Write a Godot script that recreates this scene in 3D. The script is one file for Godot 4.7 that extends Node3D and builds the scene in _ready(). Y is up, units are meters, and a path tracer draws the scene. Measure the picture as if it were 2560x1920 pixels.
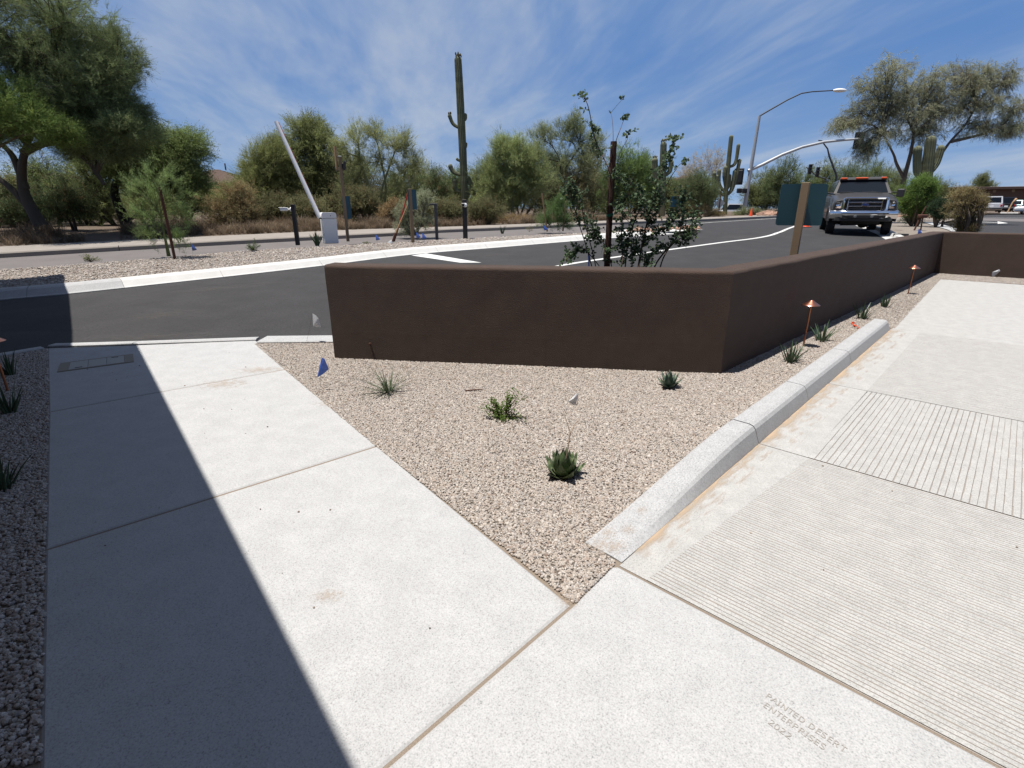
extends Node3D

const EYE := 1.5
const BREAKS := [[0.0, 0.0], [6.5, 0.0], [20.0, 0.62], [45.0, 0.80], [65.0, 1.05], [120.0, 1.1], [900.0, 1.1]]
const SUN := Vector3(-0.205, 0.978, 0.026)

var M := {}
var used := {}
var rng := RandomNumberGenerator.new()


# The road side climbs gently away from the parking pad.
func g(f: float) -> float:
	if f <= 0.0:
		return 0.0
	for k in range(BREAKS.size() - 1):
		var a = BREAKS[k]
		var b = BREAKS[k + 1]
		if f <= b[0]:
			return lerpf(a[1], b[1], (f - a[0]) / (b[0] - a[0]))
	return 1.1


func on(p: Vector2, dy := 0.0) -> Vector3:
	return Vector3(p.x, g(-p.y) + dy, p.y)


func flat(p: Vector2, y := 0.0) -> Vector3:
	return Vector3(p.x, y, p.y)


# Collects triangles; faces are given counter-clockwise and stored the way Godot wants them.
class MB:
	var v := PackedVector3Array()
	var n := PackedVector3Array()
	var c := PackedColorArray()
	var u := PackedVector2Array()
	var i := PackedInt32Array()
	var col := Color.WHITE

	func add(p: Vector3, nn: Vector3, uv := Vector2.ZERO) -> int:
		v.append(p)
		n.append(nn)
		c.append(col)
		u.append(uv)
		return v.size() - 1

	func idx(a: int, b: int, d: int) -> void:
		i.append(a)
		i.append(d)
		i.append(b)

	func tri(a: Vector3, b: Vector3, d: Vector3) -> void:
		var nn := (b - a).cross(d - a).normalized()
		var k := add(a, nn)
		add(b, nn)
		add(d, nn)
		idx(k, k + 1, k + 2)

	func quad(a: Vector3, b: Vector3, d: Vector3, e: Vector3) -> void:
		var nn := (d - a).cross(e - b).normalized()
		var k := add(a, nn, Vector2(0, 0))
		add(b, nn, Vector2(1, 0))
		add(d, nn, Vector2(1, 1))
		add(e, nn, Vector2(0, 1))
		idx(k, k + 1, k + 2)
		idx(k, k + 2, k + 3)

	# a flat polygon turned away from an inner point
	func face(pts: Array, inside: Vector3) -> void:
		var mid := Vector3.ZERO
		for p in pts:
			mid += p
		mid /= pts.size()
		var nn: Vector3 = (pts[1] - pts[0]).cross(pts[2] - pts[0])
		if nn.dot(mid - inside) < 0:
			pts.reverse()
		for k in range(1, pts.size() - 1):
			tri(pts[0], pts[k], pts[k + 1])

	func box(at: Vector3, size: Vector3, bevel := 0.0, b := Basis.IDENTITY) -> void:
		var h := size * 0.5
		if bevel <= 0.0:
			for ax in 3:
				for s in [-1.0, 1.0]:
					var pts := []
					for q in [[-1, -1], [1, -1], [1, 1], [-1, 1]]:
						var p := Vector3.ZERO
						p[ax] = s * h[ax]
						p[(ax + 1) % 3] = q[0] * h[(ax + 1) % 3]
						p[(ax + 2) % 3] = q[1] * h[(ax + 2) % 3]
						pts.append(at + b * p)
					face(pts, at)
			return
		bevel = minf(bevel, 0.45 * minf(h.x, minf(h.y, h.z)) * 2.0)
		var w := h - Vector3.ONE * bevel
		for ax in 3:
			var a1 := (ax + 1) % 3
			var a2 := (ax + 2) % 3
			for s in [-1.0, 1.0]:
				var pts := []
				for q in [[-1, -1], [1, -1], [1, 1], [-1, 1]]:
					var p := Vector3.ZERO
					p[ax] = s * h[ax]
					p[a1] = q[0] * w[a1]
					p[a2] = q[1] * w[a2]
					pts.append(at + b * p)
				face(pts, at)
			# edges along ax
			for s1 in [-1.0, 1.0]:
				for s2 in [-1.0, 1.0]:
					var e := []
					for q in [[-1, 0], [1, 0], [1, 1], [-1, 1]]:
						var p := Vector3.ZERO
						p[ax] = q[0] * w[ax]
						p[a1] = s1 * (h[a1] if q[1] == 0 else w[a1])
						p[a2] = s2 * (w[a2] if q[1] == 0 else h[a2])
						e.append(at + b * p)
					face(e, at)
		for sx in [-1.0, 1.0]:
			for sy in [-1.0, 1.0]:
				for sz in [-1.0, 1.0]:
					face([at + b * Vector3(sx * h.x, sy * w.y, sz * w.z), at + b * Vector3(sx * w.x, sy * h.y, sz * w.z), at + b * Vector3(sx * w.x, sy * w.y, sz * h.z)], at)

	func ring_frame(d: Vector3) -> Array:
		var a := d.cross(Vector3.RIGHT if absf(d.x) < 0.8 else Vector3.FORWARD).normalized()
		return [a, d.cross(a).normalized()]

	# a round tube through points; radii one per point
	func tube(pts: Array, radii: Array, sides := 8, caps := true) -> void:
		var rows := []
		var a := Vector3.ZERO
		for k in pts.size():
			var d: Vector3 = (pts[mini(k + 1, pts.size() - 1)] - pts[maxi(k - 1, 0)]).normalized()
			if k == 0:
				a = ring_frame(d)[0]
			else:
				a = (a - d * a.dot(d)).normalized()
			var b := d.cross(a)
			var row := []
			for s in sides:
				var t := TAU * s / sides
				var nn := a * cos(t) + b * sin(t)
				row.append(add(pts[k] + nn * radii[k], nn, Vector2(float(s) / sides, k)))
			rows.append(row)
		for k in range(pts.size() - 1):
			for s in sides:
				var s2 := (s + 1) % sides
				idx(rows[k][s], rows[k][s2], rows[k + 1][s2])
				idx(rows[k][s], rows[k + 1][s2], rows[k + 1][s])
		if caps:
			for e in [0, pts.size() - 1]:
				if radii[e] < 0.0005:
					continue
				var d: Vector3 = (pts[1] - pts[0] if e == 0 else pts[e] - pts[e - 1]).normalized() * (-1.0 if e == 0 else 1.0)
				var m := add(pts[e], d)
				var rim := []
				for s in sides:
					rim.append(add(v[rows[e][s]], d))
				for s in sides:
					if e == 0:
						idx(m, rim[(s + 1) % sides], rim[s])
					else:
						idx(m, rim[s], rim[(s + 1) % sides])

	# profile of (radius, height) turned about the axis b.y at a place
	func lathe(at: Vector3, prof: Array, sides := 24, b := Basis.IDENTITY) -> void:
		for k in range(prof.size() - 1):
			var p: Vector2 = prof[k]
			var q: Vector2 = prof[k + 1]
			var e := (q - p).normalized()
			var o := Vector2(e.y, -e.x)
			var base := v.size()
			for s in sides + 1:
				var t := TAU * s / sides
				var r := Vector3(cos(t), 0, sin(t))
				var nn := (b * (r * o.x + Vector3.UP * o.y)).normalized()
				add(at + b * (r * p.x + Vector3.UP * p.y), nn, Vector2(float(s) / sides, 0))
				add(at + b * (r * q.x + Vector3.UP * q.y), nn, Vector2(float(s) / sides, 1))
			for s in sides:
				var j := base + s * 2
				idx(j, j + 1, j + 3)
				idx(j, j + 3, j + 2)

	# rings of equal point count joined by quads, ends closed
	func loft(rings: Array, smooth := false, closed_ends := true) -> void:
		var mid := Vector3.ZERO
		for p in rings[0]:
			mid += p
		mid /= rings[0].size()
		var m := int(rings[0].size())
		if smooth:
			var base := v.size()
			for k in rings.size():
				for s in m:
					var along: Vector3 = rings[mini(k + 1, rings.size() - 1)][s] - rings[maxi(k - 1, 0)][s]
					var round_: Vector3 = rings[k][(s + 1) % m] - rings[k][(s + m - 1) % m]
					add(rings[k][s], round_.cross(along).normalized())
			for k in range(rings.size() - 1):
				for s in m:
					var a := base + k * m + s
					var b := base + k * m + (s + 1) % m
					idx(a, b, b + m)
					idx(a, b + m, a + m)
		else:
			for k in range(rings.size() - 1):
				for s in m:
					var s2 := (s + 1) % m
					quad(rings[k][s], rings[k][s2], rings[k + 1][s2], rings[k + 1][s])
		if closed_ends:
			for e in [0, rings.size() - 1]:
				var cen := Vector3.ZERO
				for p in rings[e]:
					cen += p
				cen /= m
				for s in m:
					if e == 0:
						tri(cen, rings[e][(s + 1) % m], rings[e][s])
					else:
						tri(cen, rings[e][s], rings[e][(s + 1) % m])

	# an outline in the xy plane pushed along z, seen counter-clockwise from +z
	func prism(outline: Array, z0: float, z1: float, x := Transform3D.IDENTITY) -> void:
		var flat_ := PackedVector2Array(outline)
		if Geometry2D.is_polygon_clockwise(flat_):
			flat_.reverse()
		var t := Geometry2D.triangulate_polygon(flat_)
		for k in range(0, t.size(), 3):
			var q := [flat_[t[k]], flat_[t[k + 1]], flat_[t[k + 2]]]
			if (q[1] - q[0]).cross(q[2] - q[0]) < 0:
				q.reverse()
			tri(x * Vector3(q[0].x, q[0].y, z1), x * Vector3(q[1].x, q[1].y, z1), x * Vector3(q[2].x, q[2].y, z1))
			tri(x * Vector3(q[2].x, q[2].y, z0), x * Vector3(q[1].x, q[1].y, z0), x * Vector3(q[0].x, q[0].y, z0))
		for k in flat_.size():
			var a := flat_[k]
			var b := flat_[(k + 1) % flat_.size()]
			quad(x * Vector3(a.x, a.y, z0), x * Vector3(b.x, b.y, z0), x * Vector3(b.x, b.y, z1), x * Vector3(a.x, a.y, z1))

	# a lumpy ball
	func blob(at: Vector3, r: Vector3, rows: int, cols: int, rough: float, rg: RandomNumberGenerator) -> void:
		var rings := []
		for a in rows + 1:
			var row := []
			var ph := PI * a / rows
			for b in cols:
				var th := TAU * b / cols
				var k := 1.0 + rg.randf_range(-rough, rough)
				if a == 0 or a == rows:
					k = 1.0
				row.append(at + Vector3(sin(ph) * cos(th) * r.x, cos(ph) * r.y, sin(ph) * sin(th) * r.z) * k)
			rings.append(row)
		for a in rows:
			for b in cols:
				var b2 := (b + 1) % cols
				if a > 0:
					tri(rings[a][b], rings[a][b2], rings[a + 1][b2])
				if a < rows - 1:
					tri(rings[a][b], rings[a + 1][b2], rings[a + 1][b])

	func mesh() -> ArrayMesh:
		var a := []
		a.resize(Mesh.ARRAY_MAX)
		a[Mesh.ARRAY_VERTEX] = v
		a[Mesh.ARRAY_NORMAL] = n
		a[Mesh.ARRAY_COLOR] = c
		a[Mesh.ARRAY_TEX_UV] = u
		a[Mesh.ARRAY_INDEX] = i
		var m := ArrayMesh.new()
		m.add_surface_from_arrays(Mesh.PRIMITIVE_TRIANGLES, a)
		return m


func numbered(called: String) -> String:
	var k: int = used.get(called, 0)
	used[called] = k + 1
	return called if k == 0 else "%s_%03d" % [called, k]


func part(called: String, mb: MB, m: Material, parent: Node3D, label := "") -> MeshInstance3D:
	return part_mesh(called, mb.mesh(), m, parent, label)


func part_mesh(called: String, me: Mesh, m: Material, parent: Node3D, label := "") -> MeshInstance3D:
	var o := MeshInstance3D.new()
	o.name = called
	o.mesh = me
	o.material_override = m
	if label:
		o.set_meta("label", label)
	parent.add_child(o, true)
	var k := 0
	for s in parent.get_children():
		if s != o and (s.name == called or String(s.name).begins_with(called + "_0") or String(s.name).begins_with(called + "_1") or String(s.name).begins_with(called + "_2")):
			k += 1
	if k:
		o.name = "%s_%03d" % [called, k]
	return o


func thing(called: String, label: String, category: String, at := Vector3.ZERO, turn := 0.0, group := "") -> Node3D:
	var o := Node3D.new()
	o.name = numbered(called)
	add_child(o)
	o.position = at
	o.rotation.y = turn
	tag(o, label, category, group)
	return o


func tag(o: Node, label: String, category: String, group := "") -> void:
	o.set_meta("label", label)
	o.set_meta("category", category)
	if group:
		o.set_meta("group", group)


func structure(called: String, label := "") -> Node3D:
	var o := Node3D.new()
	o.name = numbered(called)
	o.set_meta("kind", "structure")
	if label:
		o.set_meta("label", label)
	add_child(o)
	return o


func struct_mesh(called: String, mb: MB, m: Material, label := "") -> MeshInstance3D:
	var o := MeshInstance3D.new()
	o.name = numbered(called)
	o.mesh = mb.mesh()
	o.material_override = m
	o.set_meta("kind", "structure")
	if label:
		o.set_meta("label", label)
	add_child(o)
	return o


func dup(src: Node3D, label: String, at: Vector3, turn := 0.0, scl := Vector3.ONE) -> Node3D:
	var o: Node3D = src.duplicate()
	o.name = numbered(String(src.name).rstrip("_0123456789"))
	add_child(o)
	o.position = at
	o.rotation.y = turn
	o.scale = scl
	o.set_meta("label", label)
	return o


# A sheet laid on the sloping ground, split where the slope changes.
func sheet(mb: MB, poly: Array, dy: float) -> void:
	var p := PackedVector2Array(poly)
	for k in range(-1, BREAKS.size() - 1):
		var near: float = -50.0 if k < 0 else BREAKS[k][0]
		var far: float = 0.0 if k < 0 else BREAKS[k + 1][0]
		var band := PackedVector2Array([Vector2(-900, -near), Vector2(900, -near), Vector2(900, -far), Vector2(-900, -far)])
		for q in Geometry2D.intersect_polygons(p, band):
			var t := Geometry2D.triangulate_polygon(q)
			for j in range(0, t.size(), 3):
				var a := on(q[t[j]], dy)
				var b := on(q[t[j + 1]], dy)
				var c := on(q[t[j + 2]], dy)
				if (b - a).cross(c - a).y < 0:
					mb.tri(a, c, b)
				else:
					mb.tri(a, b, c)


# Offset of a polyline to its left (seen from above, x right, z towards the viewer), mitred.
func beside(path: Array, k: int) -> Vector2:
	var d1: Vector2 = (path[k] - path[k - 1]).normalized() if k > 0 else Vector2.ZERO
	var d2: Vector2 = (path[k + 1] - path[k]).normalized() if k < path.size() - 1 else Vector2.ZERO
	if k == 0:
		d1 = d2
	if k == path.size() - 1:
		d2 = d1
	var n1 := Vector2(d1.y, -d1.x)
	var n2 := Vector2(d2.y, -d2.x)
	var s := (n1 + n2).normalized()
	return s / maxf(0.3, s.dot(n1))


# Sweeps a closed profile of (offset to the left, height) along a path; heights follow the ground when asked.
func sweep(mb: MB, path: Array, prof: Array, grounded := true, taper := []) -> void:
	var rings := []
	for k in path.size():
		var s := beside(path, k)
		var ring := []
		for q in prof:
			var w: Vector2 = path[k] + s * q.x
			var h: float = q.y
			if taper.size() and h > 0:
				h *= taper[k]
			ring.append(Vector3(w.x, (g(-w.y) if grounded else 0.0) + h, w.y))
		rings.append(ring)
	mb.loft(rings)


func resample(path: Array, step: float) -> Array:
	var out := [path[0]]
	for k in range(path.size() - 1):
		var m := maxi(1, int(ceil(path[k].distance_to(path[k + 1]) / step)))
		for j in m:
			out.append(path[k].lerp(path[k + 1], float(j + 1) / m))
	return out


func smooth2(path: Array, per := 6) -> Array:
	var out := []
	for k in range(path.size() - 1):
		var a: Vector2 = path[maxi(k - 1, 0)]
		var d: Vector2 = path[mini(k + 2, path.size() - 1)]
		for j in per:
			out.append(path[k].cubic_interpolate(path[k + 1], a, d, float(j) / per))
	out.append(path[-1])
	return out


func line_strip(mb: MB, path: Array, width: float, dy: float) -> void:
	for k in range(path.size() - 1):
		var a := beside(path, k) * width * 0.5
		var b := beside(path, k + 1) * width * 0.5
		sheet(mb, [path[k] - a, path[k + 1] - b, path[k + 1] + b, path[k] + a], dy)


# A slab with eased edges: outline in plan, top height, thickness.
func slab(mb: MB, poly: Array, top: float, thick: float, ease_ := 0.012) -> void:
	var p := PackedVector2Array(poly)
	if Geometry2D.is_polygon_clockwise(p):
		p.reverse()
	var m := p.size()
	var inner := []
	for k in m:
		var d1 := (p[k] - p[(k + m - 1) % m]).normalized()
		var d2 := (p[(k + 1) % m] - p[k]).normalized()
		var n1 := Vector2(-d1.y, d1.x)
		var n2 := Vector2(-d2.y, d2.x)
		var s := (n1 + n2).normalized()
		inner.append(p[k] + s * ease_ / maxf(0.3, s.dot(n1)))
	var t := Geometry2D.triangulate_polygon(PackedVector2Array(inner))
	for k in range(0, t.size(), 3):
		var a := flat(inner[t[k]], top)
		var b := flat(inner[t[k + 1]], top)
		var c := flat(inner[t[k + 2]], top)
		if (b - a).cross(c - a).y < 0:
			mb.tri(a, c, b)
		else:
			mb.tri(a, b, c)
	for k in m:
		var k2 := (k + 1) % m
		var q := [flat(p[k], top - ease_ * 0.6), flat(p[k2], top - ease_ * 0.6), flat(inner[k2], top), flat(inner[k], top)]
		var mid: Vector3 = (q[0] + q[1] + q[2] + q[3]) / 4.0
		mb.face(q, mid + Vector3(inner[k].x - p[k].x, -1.0, inner[k].y - p[k].y))
		var w := [flat(p[k], top - thick), flat(p[k2], top - thick), flat(p[k2], top - ease_ * 0.6), flat(p[k], top - ease_ * 0.6)]
		var mw: Vector3 = (w[0] + w[2]) / 2.0
		var inw := Vector2(-(p[k2] - p[k]).y, (p[k2] - p[k]).x)
		mb.face(w, mw + Vector3(inw.x, 0, inw.y))


func noise_tex(seed_: int, freq: float, size: int, lo: Color, hi: Color, oct := 4, kind := FastNoiseLite.TYPE_SIMPLEX_SMOOTH, stops := []) -> NoiseTexture2D:
	var f := FastNoiseLite.new()
	f.seed = seed_
	f.noise_type = kind
	f.frequency = freq
	f.fractal_octaves = oct
	var t := NoiseTexture2D.new()
	t.noise = f
	t.width = size
	t.height = size
	t.seamless = true
	var r := Gradient.new()
	if stops.size():
		r.offsets = PackedFloat32Array(stops.map(func(s): return s[0]))
		r.colors = PackedColorArray(stops.map(func(s): return s[1]))
	else:
		r.offsets = PackedFloat32Array([0.0, 1.0])
		r.colors = PackedColorArray([lo, hi])
	t.color_ramp = r
	return t


# Sand grain: every texel its own tone, with a few darker and paler grains.
func grain_tex(seed_: int, amp: float) -> ImageTexture:
	var rg := RandomNumberGenerator.new()
	rg.seed = seed_
	var n := 512
	var raw := PackedFloat32Array()
	raw.resize(n * n)
	for k in n * n:
		var r := rg.randf()
		raw[k] = r * r if r < 0.9 else (1.6 if r < 0.96 else -0.6)
	var data := PackedByteArray()
	data.resize(n * n)
	for y in n:
		var row := y * n
		var below := ((y + 1) % n) * n
		for x in n:
			var x2 := (x + 1) % n
			var v := (raw[row + x] + raw[row + x2] + raw[below + x] + raw[below + x2]) * 0.25
			data[row + x] = int(255.0 * pow(clampf(1.0 - amp * v, 0.0, 1.0), 0.4545))
	return ImageTexture.create_from_image(Image.create_from_data(n, n, false, Image.FORMAT_L8, data))


func grainy(m: StandardMaterial3D, seed_: int, amp: float, metres: float) -> StandardMaterial3D:
	m.albedo_texture = grain_tex(seed_, amp)
	m.uv1_triplanar = true
	m.uv1_world_triplanar = true
	m.uv1_scale = Vector3.ONE / metres
	return m


func grey(x: float) -> Color:
	return Color(x, x, x).linear_to_srgb()


# A solid surface: linear base colour, grain at one scale, blotches at another, relief.
func surf(base: Color, rough: float, seed_ := 0, grain := 0.0, grain_m := 1.0, blotch := 0.0, blotch_m := 4.0, relief := 0.0, metal := 0.0, freq := 0.06) -> StandardMaterial3D:
	var m := StandardMaterial3D.new()
	m.albedo_color = base.linear_to_srgb()
	m.roughness = rough
	m.metallic = metal
	if grain > 0.0:
		m.albedo_texture = noise_tex(seed_, freq, 1024 if freq >= 0.18 else 512, grey(1.0 - grain), grey(1.0), 3 if freq >= 0.18 else 5, FastNoiseLite.TYPE_SIMPLEX_SMOOTH, [[0.34, grey(1.0 - grain)], [0.50, grey(1.0 - grain * 0.28)], [0.66, grey(1.0)]] if freq >= 0.18 else [])
		m.uv1_triplanar = true
		m.uv1_world_triplanar = true
		m.uv1_scale = Vector3.ONE / grain_m
	if relief > 0.0:
		m.heightmap_enabled = true
		m.heightmap_texture = noise_tex(seed_ + 3, freq * 1.3, 512, Color.BLACK, Color.WHITE, 5)
		m.heightmap_scale = relief
	if blotch > 0.0:
		m.detail_enabled = true
		m.detail_blend_mode = BaseMaterial3D.BLEND_MODE_MUL
		m.detail_albedo = noise_tex(seed_ + 7, 0.014, 512, grey(1.0 - blotch), grey(1.0), 8)
		m.detail_uv_layer = BaseMaterial3D.DETAIL_UV_2
		m.uv2_triplanar = true
		m.uv2_world_triplanar = true
		m.uv2_scale = Vector3.ONE / blotch_m
	return m


func paint(base: Color, rough := 0.5, metal := 0.0, coat := 0.0) -> StandardMaterial3D:
	var m := StandardMaterial3D.new()
	m.albedo_color = base.linear_to_srgb()
	m.roughness = rough
	m.metallic = metal
	if coat > 0.0:
		m.clearcoat_enabled = true
		m.clearcoat = coat
		m.clearcoat_roughness = 0.06
	return m


func leafy(rough := 0.55, back := 0.35) -> StandardMaterial3D:
	var m := StandardMaterial3D.new()
	m.vertex_color_use_as_albedo = true
	m.roughness = rough
	m.metallic_specular = 0.35
	if back > 0.0:
		m.backlight_enabled = true
		m.backlight = Color(back, back, back)
	m.cull_mode = BaseMaterial3D.CULL_DISABLED
	return m


func tinted(rough := 0.8) -> StandardMaterial3D:
	var m := StandardMaterial3D.new()
	m.vertex_color_use_as_albedo = true
	m.roughness = rough
	return m


func many(called: String, me: Mesh, m: Material, where: Array, tint: Array, parent: Node3D) -> MultiMeshInstance3D:
	var mm := MultiMesh.new()
	mm.transform_format = MultiMesh.TRANSFORM_3D
	mm.use_colors = true
	mm.mesh = me
	mm.instance_count = where.size()
	for k in where.size():
		mm.set_instance_transform(k, where[k])
		mm.set_instance_color(k, tint[k])
	var o := MultiMeshInstance3D.new()
	o.name = called
	o.multimesh = mm
	o.material_override = m
	o.set_meta("kind", "stuff")
	parent.add_child(o, true)
	return o


func sky_picture() -> Image:
	var wisps := FastNoiseLite.new()
	wisps.seed = 5
	wisps.frequency = 1.0
	wisps.fractal_octaves = 6
	wisps.fractal_gain = 0.62
	var warp := FastNoiseLite.new()
	warp.seed = 9
	warp.frequency = 0.55
	warp.fractal_octaves = 3
	var banks := FastNoiseLite.new()
	banks.seed = 31
	banks.frequency = 0.32
	banks.fractal_octaves = 3
	var whole := sky_rows(512, 256, 0, 128, wisps, warp, banks)
	whole.resize(4096, 2048, Image.INTERPOLATE_CUBIC)
	var low := sky_rows(4096, 2048, 560, 1024, wisps, warp, banks)
	whole.blit_rect(low, Rect2i(0, 0, 4096, 464), Vector2i(0, 560))
	return whole


func sky_rows(w: int, h: int, from: int, to: int, wisps: FastNoiseLite, warp: FastNoiseLite, banks: FastNoiseLite) -> Image:
	var data := PackedByteArray()
	var full := from == 0
	data.resize(w * (h if full else to - from) * 3)
	data.fill(150)
	var zenith := Vector3(0.055, 0.14, 0.40)
	var mid := Vector3(0.185, 0.385, 0.81)
	var horizon := Vector3(0.44, 0.67, 0.99)
	var white := Vector3(0.84, 0.91, 1.0)
	var at := 0
	for y in range(from, to):
		var el := PI * (0.5 - (y + 0.5) / h)
		var up := sin(el)
		var base := mid.lerp(zenith, smoothstep(0.22, 0.95, up)) if up > 0.22 else horizon.lerp(mid, pow(up / 0.22, 0.62))
		var r := cos(el) / (up + 0.10)
		for x in w:
			var az := TAU * ((x + 0.5) / w - 0.5) + 0.06
			var px := sin(az) * r
			var pz := cos(az) * r
			var q := warp.get_noise_2d(px * 0.8, pz * 0.35)
			var q2 := warp.get_noise_2d(px * 0.8 + 40.0, pz * 0.35)
			var s := wisps.get_noise_2d(px * 1.05 + q * 0.22 + pz * 0.12, pz * 0.30 + q2 * 0.25)
			var b := banks.get_noise_2d(px * 0.8 + 3.0, pz * 0.4 + q * 0.2)
			var k := smoothstep(-0.65, 0.85, s * 0.8 + b * 0.5 + 0.14)
			k *= 1.0 + 0.34 * wisps.get_noise_2d(px * 4.2 + q + 9.0, pz * 1.3 + 5.0)
			k = k * k * (0.80 + 0.2 * smoothstep(0.0, 0.15, up))
			var c := base.lerp(white, 0.92 * k / (1.0 + 0.75 * k))
			data[at] = int(255.0 * pow(c.x, 0.4545))
			data[at + 1] = int(255.0 * pow(c.y, 0.4545))
			data[at + 2] = int(255.0 * pow(c.z, 0.4545))
			at += 3
	return Image.create_from_data(w, h if full else to - from, false, Image.FORMAT_RGB8, data)


func _ready() -> void:
	rng.seed = 20
	var cam := Camera3D.new()
	cam.name = "camera"
	cam.fov = rad_to_deg(2.0 * atan(960.0 / 1290.0))
	cam.position = Vector3(0, EYE, 0)
	cam.rotation.x = -atan(0.341)
	cam.near = 0.05
	cam.far = 2500.0
	add_child(cam)
	cam.current = true
	var env := Environment.new()
	env.background_mode = Environment.BG_SKY
	var sm := PanoramaSkyMaterial.new()
	sm.panorama = ImageTexture.create_from_image(sky_picture())
	env.sky = Sky.new()
	env.sky.sky_material = sm
	env.background_energy_multiplier = 0.48
	env.tonemap_mode = Environment.TONE_MAPPER_LINEAR
	env.tonemap_exposure = 1.42
	env.sdfgi_enabled = true
	env.ssao_enabled = true
	env.ssil_enabled = true
	var we := WorldEnvironment.new()
	we.name = "world_environment"
	we.environment = env
	add_child(we)
	var sun := DirectionalLight3D.new()
	sun.name = "sun"
	sun.light_energy = 1.6
	sun.light_color = Color(1.0, 0.978, 0.945)
	sun.light_angular_distance = 0.5
	sun.shadow_enabled = true
	add_child(sun)
	sun.look_at_from_position(SUN * 50.0, Vector3.ZERO, Vector3.FORWARD)
	materials()
	ground()
	near_paving()
	gravel_beds()
	garden_wall()
	office()
	near_plants()
	gate_equipment()
	far_street_things()
	truck()
	far_cars()
	wall_planting()
	desert()


func materials() -> void:
	M.concrete = grainy(surf(Color(0.438, 0.440, 0.442), 0.85, 11, 0.0, 1.0, 0.12, 1.7), 611, 0.42, 1.0)
	M.concrete2 = grainy(surf(Color(0.438, 0.432, 0.418), 0.85, 12, 0.0, 1.0, 0.17, 1.3), 612, 0.42, 1.0)
	M.kerb = grainy(surf(Color(0.455, 0.458, 0.462), 0.8, 13, 0.0, 1.0, 0.14, 1.2), 613, 0.6, 1.2)
	M.white_kerb = surf(Color(0.58, 0.575, 0.555), 0.75, 14, 0.16, 0.6, 0.16, 1.7, 0.03)
	M.groove = surf(Color(0.325, 0.295, 0.268), 0.95, 15, 0.3, 0.4)
	M.asphalt = grainy(surf(Color(0.041, 0.039, 0.040), 0.88, 16, 0.0, 1.0, 0.36, 6.5), 614, 0.9, 2.4)
	M.street = surf(Color(0.165, 0.148, 0.144), 0.9, 17, 0.35, 0.8, 0.2, 7.0, 0.06, 0.0, 0.16)
	M.walk = surf(Color(0.29, 0.258, 0.228), 0.9, 18, 0.2, 1.0, 0.2, 4.0, 0.1)
	M.dirt = surf(Color(0.15, 0.108, 0.075), 0.95, 19, 0.35, 1.6, 0.35, 9.0, 0.3)
	M.bed = surf(Color(0.22, 0.185, 0.155), 0.95, 20, 0.6, 0.22, 0.2, 2.0, 0.3, 0.0, 0.09)
	M.joint = surf(Color(0.29, 0.235, 0.185), 0.95, 30, 0.6, 0.15)
	M.gravel = surf(Color(0.31, 0.265, 0.225), 0.95, 21, 0.55, 0.30, 0.18, 3.0, 0.4, 0.0, 0.08)
	M.stucco = surf(Color(0.083, 0.052, 0.039), 0.92, 22, 0.34, 0.6, 0.22, 1.2, 0.9, 0.0, 0.09)
	M.paint_white = surf(Color(0.62, 0.62, 0.605), 0.7, 23, 0.14, 0.5, 0.1, 2.0)
	M.stone = tinted(0.92)
	M.leaf = leafy(0.65, 0.9)
	M.succulent = leafy(0.38, 0.0)
	M.bark = tinted(0.9)
	M.steel = surf(Color(0.48, 0.49, 0.50), 0.55, 25, 0.15, 0.5, 0.1, 3.0, 0.0, 0.35)
	M.black = paint(Color(0.012, 0.012, 0.014), 0.6)
	M.black_gloss = paint(Color(0.012, 0.012, 0.014), 0.35)
	M.grey_post = paint(Color(0.045, 0.047, 0.055), 0.6)
	M.white = paint(Color(0.82, 0.82, 0.81), 0.4)
	M.tan_paint = surf(Color(0.235, 0.165, 0.098), 0.7, 26, 0.12, 0.3)
	M.teal = paint(Color(0.017, 0.072, 0.098), 0.5)
	M.wood_dark = surf(Color(0.085, 0.034, 0.02), 0.9, 27, 0.5, 0.25, 0.0, 1.0, 0.3)
	M.rust = surf(Color(0.11, 0.043, 0.026), 0.9, 28, 0.5, 0.2, 0.0, 1.0, 0.2)
	M.copper = paint(Color(0.62, 0.26, 0.17), 0.28, 1.0)
	M.copper_dull = paint(Color(0.42, 0.17, 0.085), 0.5, 0.8)
	M.blue_flag = flagging(Color(0.004, 0.075, 0.42))
	M.white_flag = flagging(Color(0.50, 0.51, 0.53))
	M.orange = paint(Color(0.75, 0.075, 0.015), 0.5)
	M.wire = paint(Color(0.12, 0.09, 0.07), 0.5, 0.6)
	M.red_paint = paint(Color(0.40, 0.022, 0.018), 0.45)
	M.wood_handle = paint(Color(0.36, 0.22, 0.11), 0.6)
	M.blade = paint(Color(0.5, 0.5, 0.5), 0.35, 0.9)
	M.tyre = paint(Color(0.012, 0.012, 0.012), 0.85)
	M.chrome = paint(Color(0.80, 0.81, 0.83), 0.06, 1.0)
	M.dark_glass = paint(Color(0.010, 0.013, 0.018), 0.06)
	M.dark_glass.metallic_specular = 0.3
	M.roof_tile = surf(Color(0.30, 0.215, 0.165), 0.9, 29, 0.35, 0.5)
	M.brown_metal = paint(Color(0.07, 0.04, 0.03), 0.7)
	M.strap = paint(Color(0.01, 0.13, 0.07), 0.6)


func flagging(c: Color) -> StandardMaterial3D:
	var m := paint(c, 0.75)
	m.backlight_enabled = true
	m.backlight = Color(0.5, 0.5, 0.5)
	m.cull_mode = BaseMaterial3D.CULL_DISABLED
	return m


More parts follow.
